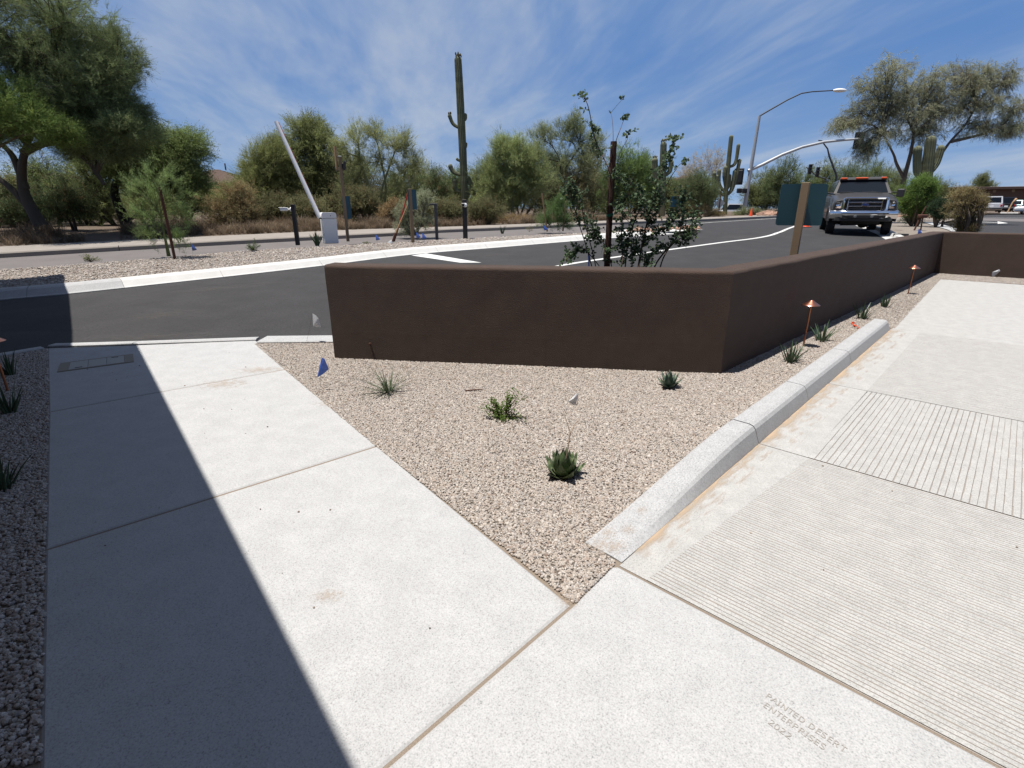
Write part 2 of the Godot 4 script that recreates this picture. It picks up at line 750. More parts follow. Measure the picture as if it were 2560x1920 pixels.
func ground() -> void:
	# the desert floor out to the horizon
	var d := MB.new()
	sheet(d, [Vector2(-900, 40), Vector2(900, 40), Vector2(900, -850), Vector2(-900, -850)], -0.7)
	struct_mesh("desert_ground", d, M.dirt)
	# new asphalt of the entry drive
	var a := MB.new()
	sheet(a, [Vector2(-14, -0.2), Vector2(-6.094, -5.101), Vector2(-5.544, -5.392), Vector2(-5.244, -5.644), Vector2(-4.378, -5.770), Vector2(-3.065, -6.016), Vector2(-2.256, -6.262), Vector2(-1.62, -6.42), Vector2(2.2, -5.6), Vector2(9.9, -13.3), Vector2(13.5, -11), Vector2(60, -16), Vector2(75, -62), Vector2(21.963, -44.171), Vector2(12.697, -34.695), Vector2(7.042, -29.717), Vector2(2.791, -25.074), Vector2(-0.645, -21.674), Vector2(-3.943, -18.877), Vector2(-7.916, -16.503), Vector2(-12.798, -13.221), Vector2(-13.432, -11.148), Vector2(-12.642, -8.688), Vector2(-16, -6)], 0.0)
	struct_mesh("asphalt_drive", a, M.asphalt)
	# the older, paler street beyond the island
	var s := MB.new()
	sheet(s, [Vector2(-12.053, -9.311), Vector2(-11.027, -11.306), Vector2(-9.316, -12.539), Vector2(-7.413, -14.472), Vector2(-4.890, -15.971), Vector2(-0.547, -18.324), Vector2(2.504, -19.769), Vector2(3.913, -21.038), Vector2(5.922, -28.545), Vector2(2.791, -25.074), Vector2(-0.645, -21.674), Vector2(-3.943, -18.877), Vector2(-7.916, -16.503), Vector2(-10.806, -14.644), Vector2(-12.798, -13.221), Vector2(-13.680, -10.652)], 0.008)
	struct_mesh("old_street", s, M.street)
	# painted markings
	var w := MB.new()
	sheet(w, [Vector2(-2.614, -13.742), Vector2(-2.281, -14.138), Vector2(-0.719, -12.475), Vector2(-1.230, -12.475)], 0.005)
	struct_mesh("stop_line", w, M.paint_white, "white stop line painted on the black drive behind the wall")
	var l := MB.new()
	line_strip(l, smooth2([Vector2(0.898, -11.805), Vector2(1.833, -12.737), Vector2(3.947, -14.558), Vector2(6.515, -16.725), Vector2(8.484, -18.324), Vector2(9.978, -20.150), Vector2(12.247, -23.830), Vector2(16.398, -30.340)]), 0.14, 0.005)
	struct_mesh("lane_line", l, M.paint_white, "white edge line curving across the black drive towards the truck")
	var e := MB.new()
	line_strip(e, [Vector2(7.130, -25.978), Vector2(11.716, -31.666), Vector2(19.728, -40.490), Vector2(23.136, -44.171)], 0.12, 0.005)
	struct_mesh("road_edge_line", e, M.paint_white)
	var ar := MB.new()
	line_strip(ar, [Vector2(28.070, -32.373), Vector2(27.984, -30.989)], 0.35, 0.005)
	sheet(ar, [Vector2(30.072, -33.494), Vector2(27.853, -30.340), Vector2(26.448, -29.415)], 0.005)
	struct_mesh("lane_arrow", ar, M.paint_white, "white arrow painted on the road right of the dry shrub")
	var cw := MB.new()
	line_strip(cw, [Vector2(37.669, -44.171), Vector2(40.652, -40.490)], 0.3, 0.005)
	struct_mesh("crossing_line", cw, M.paint_white)
	var pv := MB.new()
	sheet(pv, [Vector2(35.349, -41.648), Vector2(38.528, -38.357), Vector2(31.869, -31.666), Vector2(29.949, -35.544)], 0.004)
	struct_mesh("crossing_band", pv, M.street)
	# gate island: rolled kerb in sections, gravel between
	var isl := MB.new()
	var kp := smooth2([Vector2(-9.064, -6.759), Vector2(-8.706, -7.807), Vector2(-8.290, -8.344), Vector2(-7.535, -8.853), Vector2(-6.583, -9.734), Vector2(-5.561, -10.699), Vector2(-4.296, -11.981), Vector2(-2.580, -13.898), Vector2(-0.462, -15.375), Vector2(1.917, -17.070), Vector2(4.474, -18.735), Vector2(6.139, -19.615)], 5)
	var k := structure("island_kerb")
	var prof := [Vector2(0, -0.1), Vector2(0, 0.012), Vector2(0.05, 0.03), Vector2(0.17, 0.115), Vector2(0.24, 0.135), Vector2(0.40, 0.14), Vector2(0.42, 0.12), Vector2(0.42, -0.1)]
	var fine := resample(kp, 0.5)
	var start := 0
	while start < fine.size() - 1:
		var stop := mini(start + 6, fine.size() - 1)
		if fine.size() - 1 - stop < 3:
			stop = fine.size() - 1
		var seg := fine.slice(start, stop + 1)
		seg[0] = seg[0].lerp(seg[1], 0.012)
		seg[-1] = seg[-1].lerp(seg[-2], 0.012)
		var b := MB.new()
		sweep(b, seg, prof)
		part("kerb_section", b, M.white_kerb if start > 12 else M.kerb, k)
		start = stop
	var tip := MB.new()
	sheet(tip, [Vector2(3.943, -18.877), Vector2(6.139, -19.615), Vector2(7.361, -20.734), Vector2(6.811, -22.348), Vector2(4.321, -20.734)], 0.1)
	part("kerb_nose", tip, M.white_kerb, k)
	var inner := []
	for q in kp.size():
		inner.append(kp[q] + beside(kp, q) * 0.42)
	inner.append_array([Vector2(4.702, -19.757), Vector2(2.364, -18.670), Vector2(-0.517, -17.305), Vector2(-4.618, -15.083), Vector2(-7.001, -13.667), Vector2(-8.798, -11.842), Vector2(-10.414, -10.677), Vector2(-11.433, -8.724)])
	M.island = inner
	sheet(isl, inner, 0.115)
	struct_mesh("island_gravel", isl, M.gravel)
	# far kerb and sidewalk along the old street
	var fk := resample([Vector2(-13.727, -10.557), Vector2(-12.798, -13.221), Vector2(-10.806, -14.644), Vector2(-7.916, -16.503), Vector2(-3.943, -18.877), Vector2(-0.645, -21.674), Vector2(2.791, -25.074), Vector2(7.042, -29.717), Vector2(12.697, -34.695), Vector2(21.963, -44.171)], 3.0)
	var f := structure("far_kerb")
	var j := 0
	while j < fk.size() - 1:
		var b := MB.new()
		var seg := [fk[j], fk[j + 1].lerp(fk[j], 0.006)]
		sweep(b, seg, [Vector2(0, -0.1), Vector2(0.0, 0.11), Vector2(0.03, 0.14), Vector2(0.16, 0.14), Vector2(0.16, -0.1)])
		part("kerb_section", b, M.walk, f)
		j += 1
	var sw := structure("far_sidewalk")
	j = 0
	while j < fk.size() - 1:
		var b := MB.new()
		sheet(b, [fk[j] + beside(fk, j) * 0.165, fk[j + 1] + beside(fk, j + 1) * 0.165, fk[j + 1] + beside(fk, j + 1) * 1.75, fk[j] + beside(fk, j) * 1.75], 0.138)
		part("sidewalk_slab", b, M.walk, sw)
		j += 1
	M.walk_line = fk
	# brushy desert verge beyond the sidewalk
	var verge := MB.new()
	var outer := []
	for q in fk.size():
		outer.append(fk[q] + beside(fk, q) * 1.75)
	outer.append_array([Vector2(60, -120), Vector2(0, -160), Vector2(-80, -120), Vector2(-80, -4)])
	sheet(verge, outer, 0.12)
	struct_mesh("desert_verge", verge, M.dirt)
	# gravel island right of the truck
	var ri := MB.new()
	sheet(ri, [Vector2(17.185, -26.276), Vector2(12.534, -17.433), Vector2(11.991, -15.690), Vector2(14.131, -16.575), Vector2(16.045, -19.757), Vector2(19.654, -25.259), Vector2(28.375, -34.611), Vector2(33.932, -43.838), Vector2(31.024, -43.838), Vector2(23.007, -34.611)], 0.1)
	struct_mesh("planted_island", ri, M.gravel)
	var rk := structure("planted_island_kerb")
	for run in [[Vector2(11.893, -16.180), Vector2(12.561, -17.551), Vector2(13.728, -19.926), Vector2(17.708, -27.460), Vector2(20.152, -31.666)], [Vector2(21.952, -28.545), Vector2(17.506, -21.674), Vector2(15.935, -19.165)]]:
		var path = resample(run, 1.6) if run.size() > 3 else run
		if run.size() > 3:
			for q in range(path.size() - 1):
				var b := MB.new()
				var seg := [path[q], path[q + 1].lerp(path[q], 0.01)]
				seg.reverse()
				sweep(b, seg, [Vector2(-0.25, -0.1), Vector2(-0.25, 0.01), Vector2(0.0, 0.02), Vector2(0.05, 0.13), Vector2(0.2, 0.14), Vector2(0.2, -0.1)])
				part("kerb_section", b, M.white_kerb, rk)
		else:
			var b := MB.new()
			line_strip(b, path, 0.45, 0.125)
			part("kerb_section", b, M.kerb, rk)
	# desert right of the far road
	var dr := MB.new()
	sheet(dr, [Vector2(22.691, -45.445), Vector2(30.940, -46.623), Vector2(37.047, -47.862), Vector2(42.459, -50.548), Vector2(52.720, -62.867), Vector2(120, -120), Vector2(20, -120)], 0.03)
	struct_mesh("desert_verge", dr, M.dirt)


# paving round the camera, level with the pad
func near_paving() -> void:
	var base := MB.new()
	slab(base, [Vector2(-12, 4), Vector2(9, 4), Vector2(15, -9.5), Vector2(11.2, -12.6), Vector2(9.6, -13.2), Vector2(2.0, -5.0), Vector2(-1.8, -5.6), Vector2(-2.2, -6.1), Vector2(-5.3, -5.66), Vector2(-8, -5.0), Vector2(-12, -4)], -0.005, 0.3)
	struct_mesh("pad_ground", base, M.joint)
	var walk := structure("sidewalk")
	var l0 := Vector2(-5.289, -5.697)
	var l1 := Vector2(-3.602, -3.725)
	var l2 := Vector2(-2.168, -2.018)
	var r0 := Vector2(-3.065, -6.016)
	var r1 := Vector2(-2.226, -4.850)
	var r2 := Vector2(-0.899, -3.126)
	var r3 := Vector2(0.235, -1.665)
	var u := (l2 - l1).normalized()
	var c3 := Vector2(-0.368, -1.031)
	var gapd := u * 0.005
	for q in [[l0, r0, r1 - gapd, l1 - gapd], [l1 + gapd, r1 + gapd, r2 - gapd, l2 - gapd]]:
		var b := MB.new()
		slab(b, q, 0.0, 0.12)
		part("slab", b, M.concrete, walk)
	var across := (r3 - c3).normalized()
	var b3 := MB.new()
	var meet: Variant = Geometry2D.line_intersects_line(r3, across, l2, u)
	slab(b3, [l2 + gapd, r2 + gapd, r3, meet], 0.0, 0.12)
	part("slab", b3, M.concrete, walk)
	var n := Vector2(0.725, 0.689)
	var k := Vector2(0.689, -0.725)
	var o := Vector2(0.47, -1.905)
	var off := Vector2(0.003, 0.0065)
	var b4 := MB.new()
	slab(b4, [r3 + off, o + Vector2(-0.03, 0.005), o + Vector2(0.0, 0.002), o + n * 3.2 - k * 0.001, o + n * 3.2 - k * 3.5, c3 - across * 1.3 + off, c3 + off], 0.0, 0.12)
	part("slab", b4, M.concrete, walk)
	# driveway: panels with grooves cut one way and then the other
	var drive := structure("driveway")
	var width := 3.4
	var runs := [[0.0, 1.73, 0], [1.73, 3.47, 1], [3.47, 6.52, 2]]
	for run in runs:
		var s0: float = run[0] + 0.005
		var s1: float = run[1] - 0.005
		var gut := MB.new()
		var ga := 0.14 if run[2] == 0 else 0.30
		slab(gut, [o + k * s0 + n * 0.004, o + k * s0 + n * ga, o + k * s1 + n * 0.31, o + k * s1 + n * 0.004], 0.0, 0.12, 0.0012)
		part("gutter_pan", gut, M.concrete2, drive)
		grooved(drive, o, k, n, s0, s1, ga, 0.31, width, run[2])
	var far := MB.new()
	var fk := o + k * 6.53
	slab(far, [fk + n * 0.0, fk + n * 4.4, Vector2(10.466, -10.294) + Vector2(0.5, 0.2), Vector2(10.571, -10.745), Vector2(9.533, -11.631)], 0.0, 0.12)
	part("slab", far, M.concrete2, drive)
	# pad kerb with its tapered near end
	var kerb := structure("pad_kerb")
	var prof := [Vector2(0.0, -0.1), Vector2(0.0, 0.001), Vector2(-0.022, 0.06), Vector2(-0.034, 0.092), Vector2(-0.052, 0.112), Vector2(-0.078, 0.12), Vector2(-0.185, 0.122), Vector2(-0.20, 0.112), Vector2(-0.20, -0.1)]
	for q in [[0.03, 1.72], [1.735, 2.86], [2.87, 4.35], [4.36, 6.46]]:
		var path := []
		var tap := []
		var steps := 26
		for j in steps + 1:
			var s: float = lerpf(q[0], q[1], float(j) / steps)
			path.append(o + k * s)
			tap.append(lerpf(0.04, 1.0, smoothstep(-0.1, 1.6, s)))
		var b := MB.new()
		var flipped := []
		for w in prof:
			flipped.append(Vector2(-w.x, w.y))
		sweep(b, path, flipped, false, tap)
		part("kerb_section", b, M.kerb, kerb)
	# flush kerb between sidewalk and asphalt
	var fl := structure("drive_edge_kerb")
	for q in [[Vector2(-5.440, -5.281), Vector2(-5.231, -5.592)], [Vector2(-5.274, -5.680), Vector2(-4.391, -5.788)], [Vector2(-4.382, -5.788), Vector2(-3.056, -5.997)], [Vector2(-2.984, -5.862), Vector2(-2.023, -5.900)]]:
		var b := MB.new()
		var kw := 0.15 if q[0].x < -3.2 else 0.33
		sweep(b, [q[0], q[1]], [Vector2(0.004, -0.1), Vector2(0.004, 0.012), Vector2(0.02, 0.022), Vector2(kw - 0.02, 0.018), Vector2(kw, 0.0), Vector2(kw, -0.1)], false)
		part("kerb_section", b, M.kerb, fl)
	box_lid()
	lettering()
	silt()
	crumbs()


func grooved(parent: Node3D, o: Vector2, k: Vector2, n: Vector2, s0: float, s1: float, ga: float, gb: float, width: float, way: int) -> void:
	# way 0 and 2: grooves across the drive; way 1: grooves along it
	var rg := RandomNumberGenerator.new()
	rg.seed = 40 + way
	var top := MB.new()
	var cut := MB.new()
	var pitch: float = [0.0205, 0.034, 0.022][way]
	var gw: float = [0.0056, 0.0066, 0.0054][way]
	var count := int((s1 - s0) / pitch) if way != 1 else int((width - ga) / pitch)
	var steps := 14
	var at := func(t: float, w: float) -> Vector2:
		return o + k * t + n * w
	for j in count:
		for q in steps:
			var f0 := float(q) / steps
			var f1 := float(q + 1) / steps
			var a0: Vector2
			var a1: Vector2
			var sideways: Vector2
			if way == 1:
				var w := ga + (width - ga) * j / count
				var bow := sin(j * 0.35) * 0.004
				a0 = at.call(lerpf(s0, s1, f0), w + bow * f0)
				a1 = at.call(lerpf(s0, s1, f1), w + bow * f1)
				sideways = n
			else:
				var t: float = s0 + (s1 - s0) * j / count
				var g0 := lerpf(ga, gb, float(j) / count)
				a0 = at.call(t + sin(f0 * 5.0 + j * 0.05) * 0.004, lerpf(g0, width, f0))
				a1 = at.call(t + sin(f1 * 5.0 + j * 0.05) * 0.004, lerpf(g0, width, f1))
				sideways = k
			var nxt: float = pitch
			var c := sideways * gw * (0.75 + 0.5 * sin(j * 2.3 + q * 1.1) * sin(q * 0.9 + j * 0.31))
			var e := sideways * nxt
			if j == 0:
				c = Vector2.ZERO
			var dep := -0.0032
			var m := c * 0.5
			up_quad(cut, flat(a0), flat(a1), flat(a1 + m, dep), flat(a0 + m, dep))
			up_quad(cut, flat(a0 + m, dep), flat(a1 + m, dep), flat(a1 + c), flat(a0 + c))
			up_quad(top, flat(a0 + c), flat(a1 + c), flat(a1 + e), flat(a0 + e))
	var under := MB.new()
	slab(under, [at.call(s0, ga - 0.03), at.call(s0, width), at.call(s1, width), at.call(s1, gb - 0.03)], -0.0036, 0.1, 0.001)
	var body := part("grooved_panel", top, M.concrete2, parent)
	var gr := part("groove_floors", cut, M.groove, body)
	gr.set_meta("kind", "stuff")
	part("panel_bed", under, M.groove, body)


func up_quad(mb: MB, a: Vector3, b: Vector3, c: Vector3, d: Vector3) -> void:
	if (b - a).cross(c - a).y < 0:
		mb.quad(d, c, b, a)
	else:
		mb.quad(a, b, c, d)


func box_lid() -> void:
	var c := (Vector2(-4.215, -4.682) + Vector2(-4.270, -5.457)) * 0.5
	var u := (Vector2(-3.851, -4.945) - Vector2(-4.215, -4.682)).normalized()
	var ang := atan2(-u.y, u.x)
	var t := thing("utility_box", "grey rectangular utility box lid set flush in the shaded sidewalk", "utility box", flat(c, 0.0), ang)
	var fr := MB.new()
	for s in [-1.0, 1.0]:
		fr.box(Vector3(s * 0.40, 0.004, 0), Vector3(0.12, 0.012, 0.46), 0.003)
		fr.box(Vector3(0, 0.004, s * 0.215), Vector3(0.68, 0.012, 0.035), 0.003)
	part("frame", fr, surf(Color(0.30, 0.265, 0.215), 0.9, 51, 0.35, 0.2), t)
	var lid := MB.new()
	for s in [-0.227, 0.0, 0.227]:
		lid.box(Vector3(s, 0.003, 0), Vector3(0.222, 0.014, 0.39), 0.003)
	part("lid", lid, surf(Color(0.40, 0.39, 0.37), 0.9, 52, 0.2, 0.2), t)
	var sl := MB.new()
	sl.box(Vector3(-0.22, 0.0112, 0.15), Vector3(0.09, 0.004, 0.022), 0.001)
	part("lifting_slot", sl, M.black, t)
	var sl2 := MB.new()
	sl2.box(Vector3(0.22, 0.0112, -0.15), Vector3(0.09, 0.004, 0.022), 0.001)
	part("lifting_slot", sl2, M.black, t)
	t.scale = Vector3(0.66, 0.8, 0.80)


func lettering() -> void:
	# maker's stamp pressed into the concrete
	var o := Vector2(0.828, -1.264)
	var u := (Vector2(0.970, -1.091) - Vector2(0.830, -1.266)).normalized()
	var ang := atan2(-u.y, u.x)
	var t := structure("concrete_stamp", "maker's name and year stamped into the concrete")
	t.position = flat(o, 0.0012)
	t.rotation.y = ang
	var m := surf(Color(0.355, 0.335, 0.312), 0.95, 54, 0.35, 0.1)
	var rows := [["PAINTED DESERT", 0.0, 0.0], ["ENTERPRISES", 0.012, 0.039], ["2022", 0.05, 0.084]]
	for r in rows:
		var tm := TextMesh.new()
		tm.text = r[0]
		var f := SystemFont.new()
		f.font_names = PackedStringArray(["Droid Sans"])
		tm.font = f
		tm.font_size = 24
		tm.pixel_size = 0.00128
		tm.depth = 0.0015
		tm.horizontal_alignment = HORIZONTAL_ALIGNMENT_LEFT
		var l := MeshInstance3D.new()
		l.name = "lettering" if t.get_child_count() == 0 else "lettering_%03d" % t.get_child_count()
		l.mesh = tm
		l.material_override = m
		l.rotation.x = -PI / 2
		l.position = Vector3(r[1], 0, r[2])
		t.add_child(l)


func stain_tex(seed_: int, streak: bool) -> ImageTexture:
	var f := FastNoiseLite.new()
	f.seed = seed_
	f.frequency = 0.03
	f.fractal_octaves = 5
	var w := 256
	var h := 64 if streak else 256
	var im := Image.create(w, h, false, Image.FORMAT_RGBA8)
	for y in h:
		for x in w:
			var s := f.get_noise_2d(x, y * (1.6 if streak else 1.0))
			var v := float(y) / h
			var a: float
			if streak:
				a = clampf(1.05 * exp(-v * 3.4) + s * 0.75 - 0.16, 0, 1) * smoothstep(0.0, 0.06, float(x) / w) * smoothstep(1.0, 0.94, float(x) / w)
				a *= smoothstep(1.0, 0.8, v)
			else:
				var d := Vector2(x - 128, y - 128).length() / 128.0
				a = clampf((1.0 - d) * 0.8 + s * 0.7 - 0.22, 0, 0.7) * smoothstep(1.0, 0.7, d)
			im.set_pixel(x, y, Color(1, 1, 1, a))
	return ImageTexture.create_from_image(im)


func silt() -> void:
	# reddish silt left by water in the gutter and at the joints
	var m := StandardMaterial3D.new()
	m.albedo_color = Color(0.42, 0.315, 0.215, 0.85).linear_to_srgb()
	m.albedo_texture = stain_tex(61, true)
	m.transparency = BaseMaterial3D.TRANSPARENCY_ALPHA
	m.roughness = 0.95
	var m2: StandardMaterial3D = m.duplicate()
	m2.albedo_texture = stain_tex(62, false)
	m2.albedo_color = Color(0.42, 0.33, 0.25, 0.55).linear_to_srgb()
	var o := Vector2(0.47, -1.905)
	var n := Vector2(0.725, 0.689)
	var k := Vector2(0.689, -0.725)
	var root := structure("silt")
	root.set_meta("kind", "stuff")
	root.set_meta("label", "reddish silt washed along the gutter and joints")
	var b := MB.new()
	for q in [[0.1, 1.75, 0.13], [1.7, 3.5, 0.2], [3.45, 6.5, 0.22]]:
		var p0: Vector2 = o + k * q[0] + n * 0.002
		var p1: Vector2 = o + k * q[1] + n * 0.002
		b.quad(flat(p0, 0.002), flat(p0 + n * q[2], 0.002), flat(p1 + n * q[2], 0.002), flat(p1, 0.002))
		# v runs across the strip
		var z := b.u.size() - 4
		b.u[z] = Vector2(0, 0)
		b.u[z + 1] = Vector2(0, 1)
		b.u[z + 2] = Vector2(1, 1)
		b.u[z + 3] = Vector2(1, 0)
	part("gutter_silt", b, m, root)
	var c := MB.new()
	for q in [[Vector2(-2.466, -4.823), 0.34, 0.16, 0.0], [Vector2(-2.594, -4.399), 0.3, 0.2, 0.0], [Vector2(-1.456, -3.898), 0.2, 0.1, 0.0], [Vector2(-0.752, -1.716), 0.10, 0.06, 0.0], [Vector2(0.226, -1.693), 0.07, 0.07, 0.0], [Vector2(4.730, -6.573), 0.5, 0.2, 0.0], [Vector2(4.409, -6.241), 0.3, 0.25, 0.0], [Vector2(2.450, -4.399), 0.15, 0.12, 0.0], [Vector2(2.147, -3.990), 0.2, 0.12, 0.0]]:
		var p: Vector2 = q[0]
		var y: float = q[3] + 0.003
		c.quad(flat(p + Vector2(-q[1], q[2]), y), flat(p + Vector2(q[1], q[2]), y), flat(p + Vector2(q[1], -q[2]), y), flat(p + Vector2(-q[1], -q[2]), y))
	for q in [[0.06, 0.13, 0.10, 0.09], [0.16, 0.16, 0.07, 0.06], [0.24, 0.10, 0.06, 0.05], [0.10, 0.07, 0.09, 0.06], [0.42, 0.13, 0.05, 0.04]]:
		var p: Vector2 = o + k * q[0] - n * q[1]
		var y0 := 0.122 * lerpf(0.04, 1.0, smoothstep(-0.1, 1.6, q[0] - q[2])) + 0.002
		var y1 := 0.122 * lerpf(0.04, 1.0, smoothstep(-0.1, 1.6, q[0] + q[2])) + 0.002
		var e: Vector2 = k * q[2]
		var w: Vector2 = n * q[3]
		c.quad(flat(p - e - w, y0), flat(p - e + w, y0), flat(p + e + w, y1), flat(p + e - w, y1))
	part("silt_patches", c, m2, root)
	var m3: StandardMaterial3D = m2.duplicate()
	m3.albedo_color = Color(0.11, 0.10, 0.09, 0.35).linear_to_srgb()
	var dst := MB.new()
	for q in [[Vector2(1.138, -13.079), Vector2(1.961, -13.665), 0.25], [Vector2(-5.729, -7.078), Vector2(-4.316, -7.676), 0.5], [Vector2(-6.477, -8.528), Vector2(-4.063, -10.195), 0.35], [Vector2(-5.429, -6.036), Vector2(-3.322, -6.348), 0.3], [Vector2(5.513, -17.551), Vector2(10.377, -19.615), 0.6], [Vector2(2.270, -13.665), Vector2(4.850, -13.665), 0.5], [Vector2(8.849, -16.394), Vector2(9.706, -15.375), 0.5], [Vector2(-1.307, -13.293), Vector2(0.216, -14.303), 0.3]]:
		var a: Vector2 = q[0]
		var d: Vector2 = q[1]
		var s: Vector2 = (d - a).orthogonal().normalized() * q[2]
		dst.quad(on(a - s, 0.004), on(d - s, 0.004), on(d + s, 0.004), on(a + s, 0.004))
	part("dust_on_asphalt", dst, m3, root)


func stone_mesh(seed_: int, r: float, rows := 4, cols := 6) -> ArrayMesh:
	var rg := RandomNumberGenerator.new()
	rg.seed = seed_
	var b := MB.new()
	b.blob(Vector3.ZERO, Vector3(r, r * 0.72, r * 0.85), rows, cols, 0.22, rg)
	return b.mesh()


func stones(called: String, label: String, poly: Array, y: float, sloped: bool, per_m2: float, r: float, seed_: int, bump := 0.0, dens: Variant = null) -> void:
	var root := Node3D.new()
	root.name = numbered(called)
	root.set_meta("kind", "stuff")
	root.set_meta("label", label)
	add_child(root)
	var rg := RandomNumberGenerator.new()
	rg.seed = seed_
	var p := PackedVector2Array(poly)
	var hump := FastNoiseLite.new()
	hump.seed = seed_
	hump.frequency = 1.1
	var where := [[], [], [], []]
	var tint := [[], [], [], []]
	var tris := Geometry2D.triangulate_polygon(p)
	var pick := []
	for j in range(0, tris.size(), 3):
		var area := absf((p[tris[j + 1]] - p[tris[j]]).cross(p[tris[j + 2]] - p[tris[j]])) * 0.5
		for z in int(area * per_m2):
			pick.append(j)
	for j in pick:
		var a1 := rg.randf()
		var a2 := rg.randf()
		if a1 + a2 > 1.0:
			a1 = 1.0 - a1
			a2 = 1.0 - a2
		var q: Vector2 = p[tris[j]] + (p[tris[j + 1]] - p[tris[j]]) * a1 + (p[tris[j + 2]] - p[tris[j]]) * a2
		if dens != null and rg.randf() > dens.call(q):
			continue
		var s := rg.randf_range(0.62, 1.15)
		if rg.randf() < 0.05:
			s *= rg.randf_range(1.3, 1.9)
		var h := hump.get_noise_2d(q.x, q.y) * bump
		var at := Vector3(q.x, (g(-q.y) if sloped else 0.0) + y + h + rg.randf_range(-0.3, 0.35) * r, q.y)
		var v := rg.randi() % 4
		var bs := Basis.from_euler(Vector3(rg.randf_range(-0.6, 0.6), rg.randf() * TAU, rg.randf_range(-0.6, 0.6))).scaled(Vector3.ONE * s)
		where[v].append(Transform3D(bs, at))
		var k := rg.randf_range(0.64, 0.95)
		var c := Color(0.42, 0.368, 0.322)
		var kind := rg.randf()
		if kind < 0.10:
			c = Color(0.345, 0.27, 0.22)
		elif kind < 0.2:
			c = Color(0.37, 0.345, 0.33)
		elif kind < 0.42:
			c = Color(0.54, 0.495, 0.45)
		elif kind < 0.435:
			c = Color(0.24, 0.18, 0.145)
		tint[v].append(Color(c.r * k, c.g * k, c.b * k))
	for v in 4:
		many("stones", stone_mesh(seed_ * 10 + v, r), M.stone, where[v], tint[v], root)


func gravel_beds() -> void:
	var o := Vector2(0.47, -1.905)
	var n := Vector2(0.725, 0.689)
	var k := Vector2(0.689, -0.725)
	var left := o - n * 0.20
	var bed := [Vector2(0.25, -1.69), Vector2(-0.899, -3.126), Vector2(-2.226, -4.850), Vector2(-2.984, -5.844), Vector2(-2.017, -5.881), Vector2(-1.894, -5.328), Vector2(2.008, -4.733), Vector2(10.318, -12.831), Vector2(11.623, -11.769), Vector2(10.654, -10.745), Vector2(9.533, -11.631), o + k * 6.6 + n * 0.02, o + k * 6.5 - n * 0.2, left + k * 0.05, o + Vector2(-0.02, -0.02)]
	var spill: Array = Array(Geometry2D.offset_polygon(PackedVector2Array(bed), 0.012)[0])
	stones("gravel", "pinkish tan gravel in the bed in front of the wall", spill, 0.001, false, 19000.0, 0.0068, 71, 0.003, func(q: Vector2) -> float: return clampf(1.1 - (-q.y - 3.0) * 0.16, 0.3, 1.0))
	var mid := MB.new()
	slab(mid, bed, -0.0025, 0.1, 0.001)
	struct_mesh("gravel_ground", mid, M.bed)
	var side := [Vector2(-5.229, -5.627), Vector2(-3.602, -3.725), Vector2(-2.168, -2.018), Vector2(-1.35, -1.05), Vector2(-2.2, -0.9), Vector2(-5.9, -5.4), Vector2(-5.455, -5.297)]
	stones("shaded_gravel", "gravel in the shaded bed left of the sidewalk", side, 0.001, false, 9000.0, 0.0095, 72, 0.003)
	stones("island_stones", "tan gravel over the gate island", M.island, 0.118, true, 520.0, 0.02, 73, 0.01)


func crumbs() -> void:
	var rg := RandomNumberGenerator.new()
	rg.seed = 77
	var where := []
	var tint := []
	for j in 75:
		var q := Vector2(rg.randf_range(-4.5, 2.5), rg.randf_range(-5.5, -1.0))
		var walkway := q.x < -0.2 + (q.y + 1.7) * 0.75
		if not walkway and q.x < 0.9 - (q.y + 1.9) * 0.95:
			continue
		where.append(Transform3D(Basis.from_euler(Vector3(0, rg.randf() * 6, 0)).scaled(Vector3.ONE * rg.randf_range(0.2, 0.6)), flat(q, 0.003)))
		var c := rg.randf_range(0.10, 0.33)
		tint.append(Color(c, c * 0.8, c * 0.65))
	var o := many("loose_stones", stone_mesh(5, 0.011), M.stone, where, tint, self)
	o.set_meta("label", "a few stray bits of gravel on the concrete")


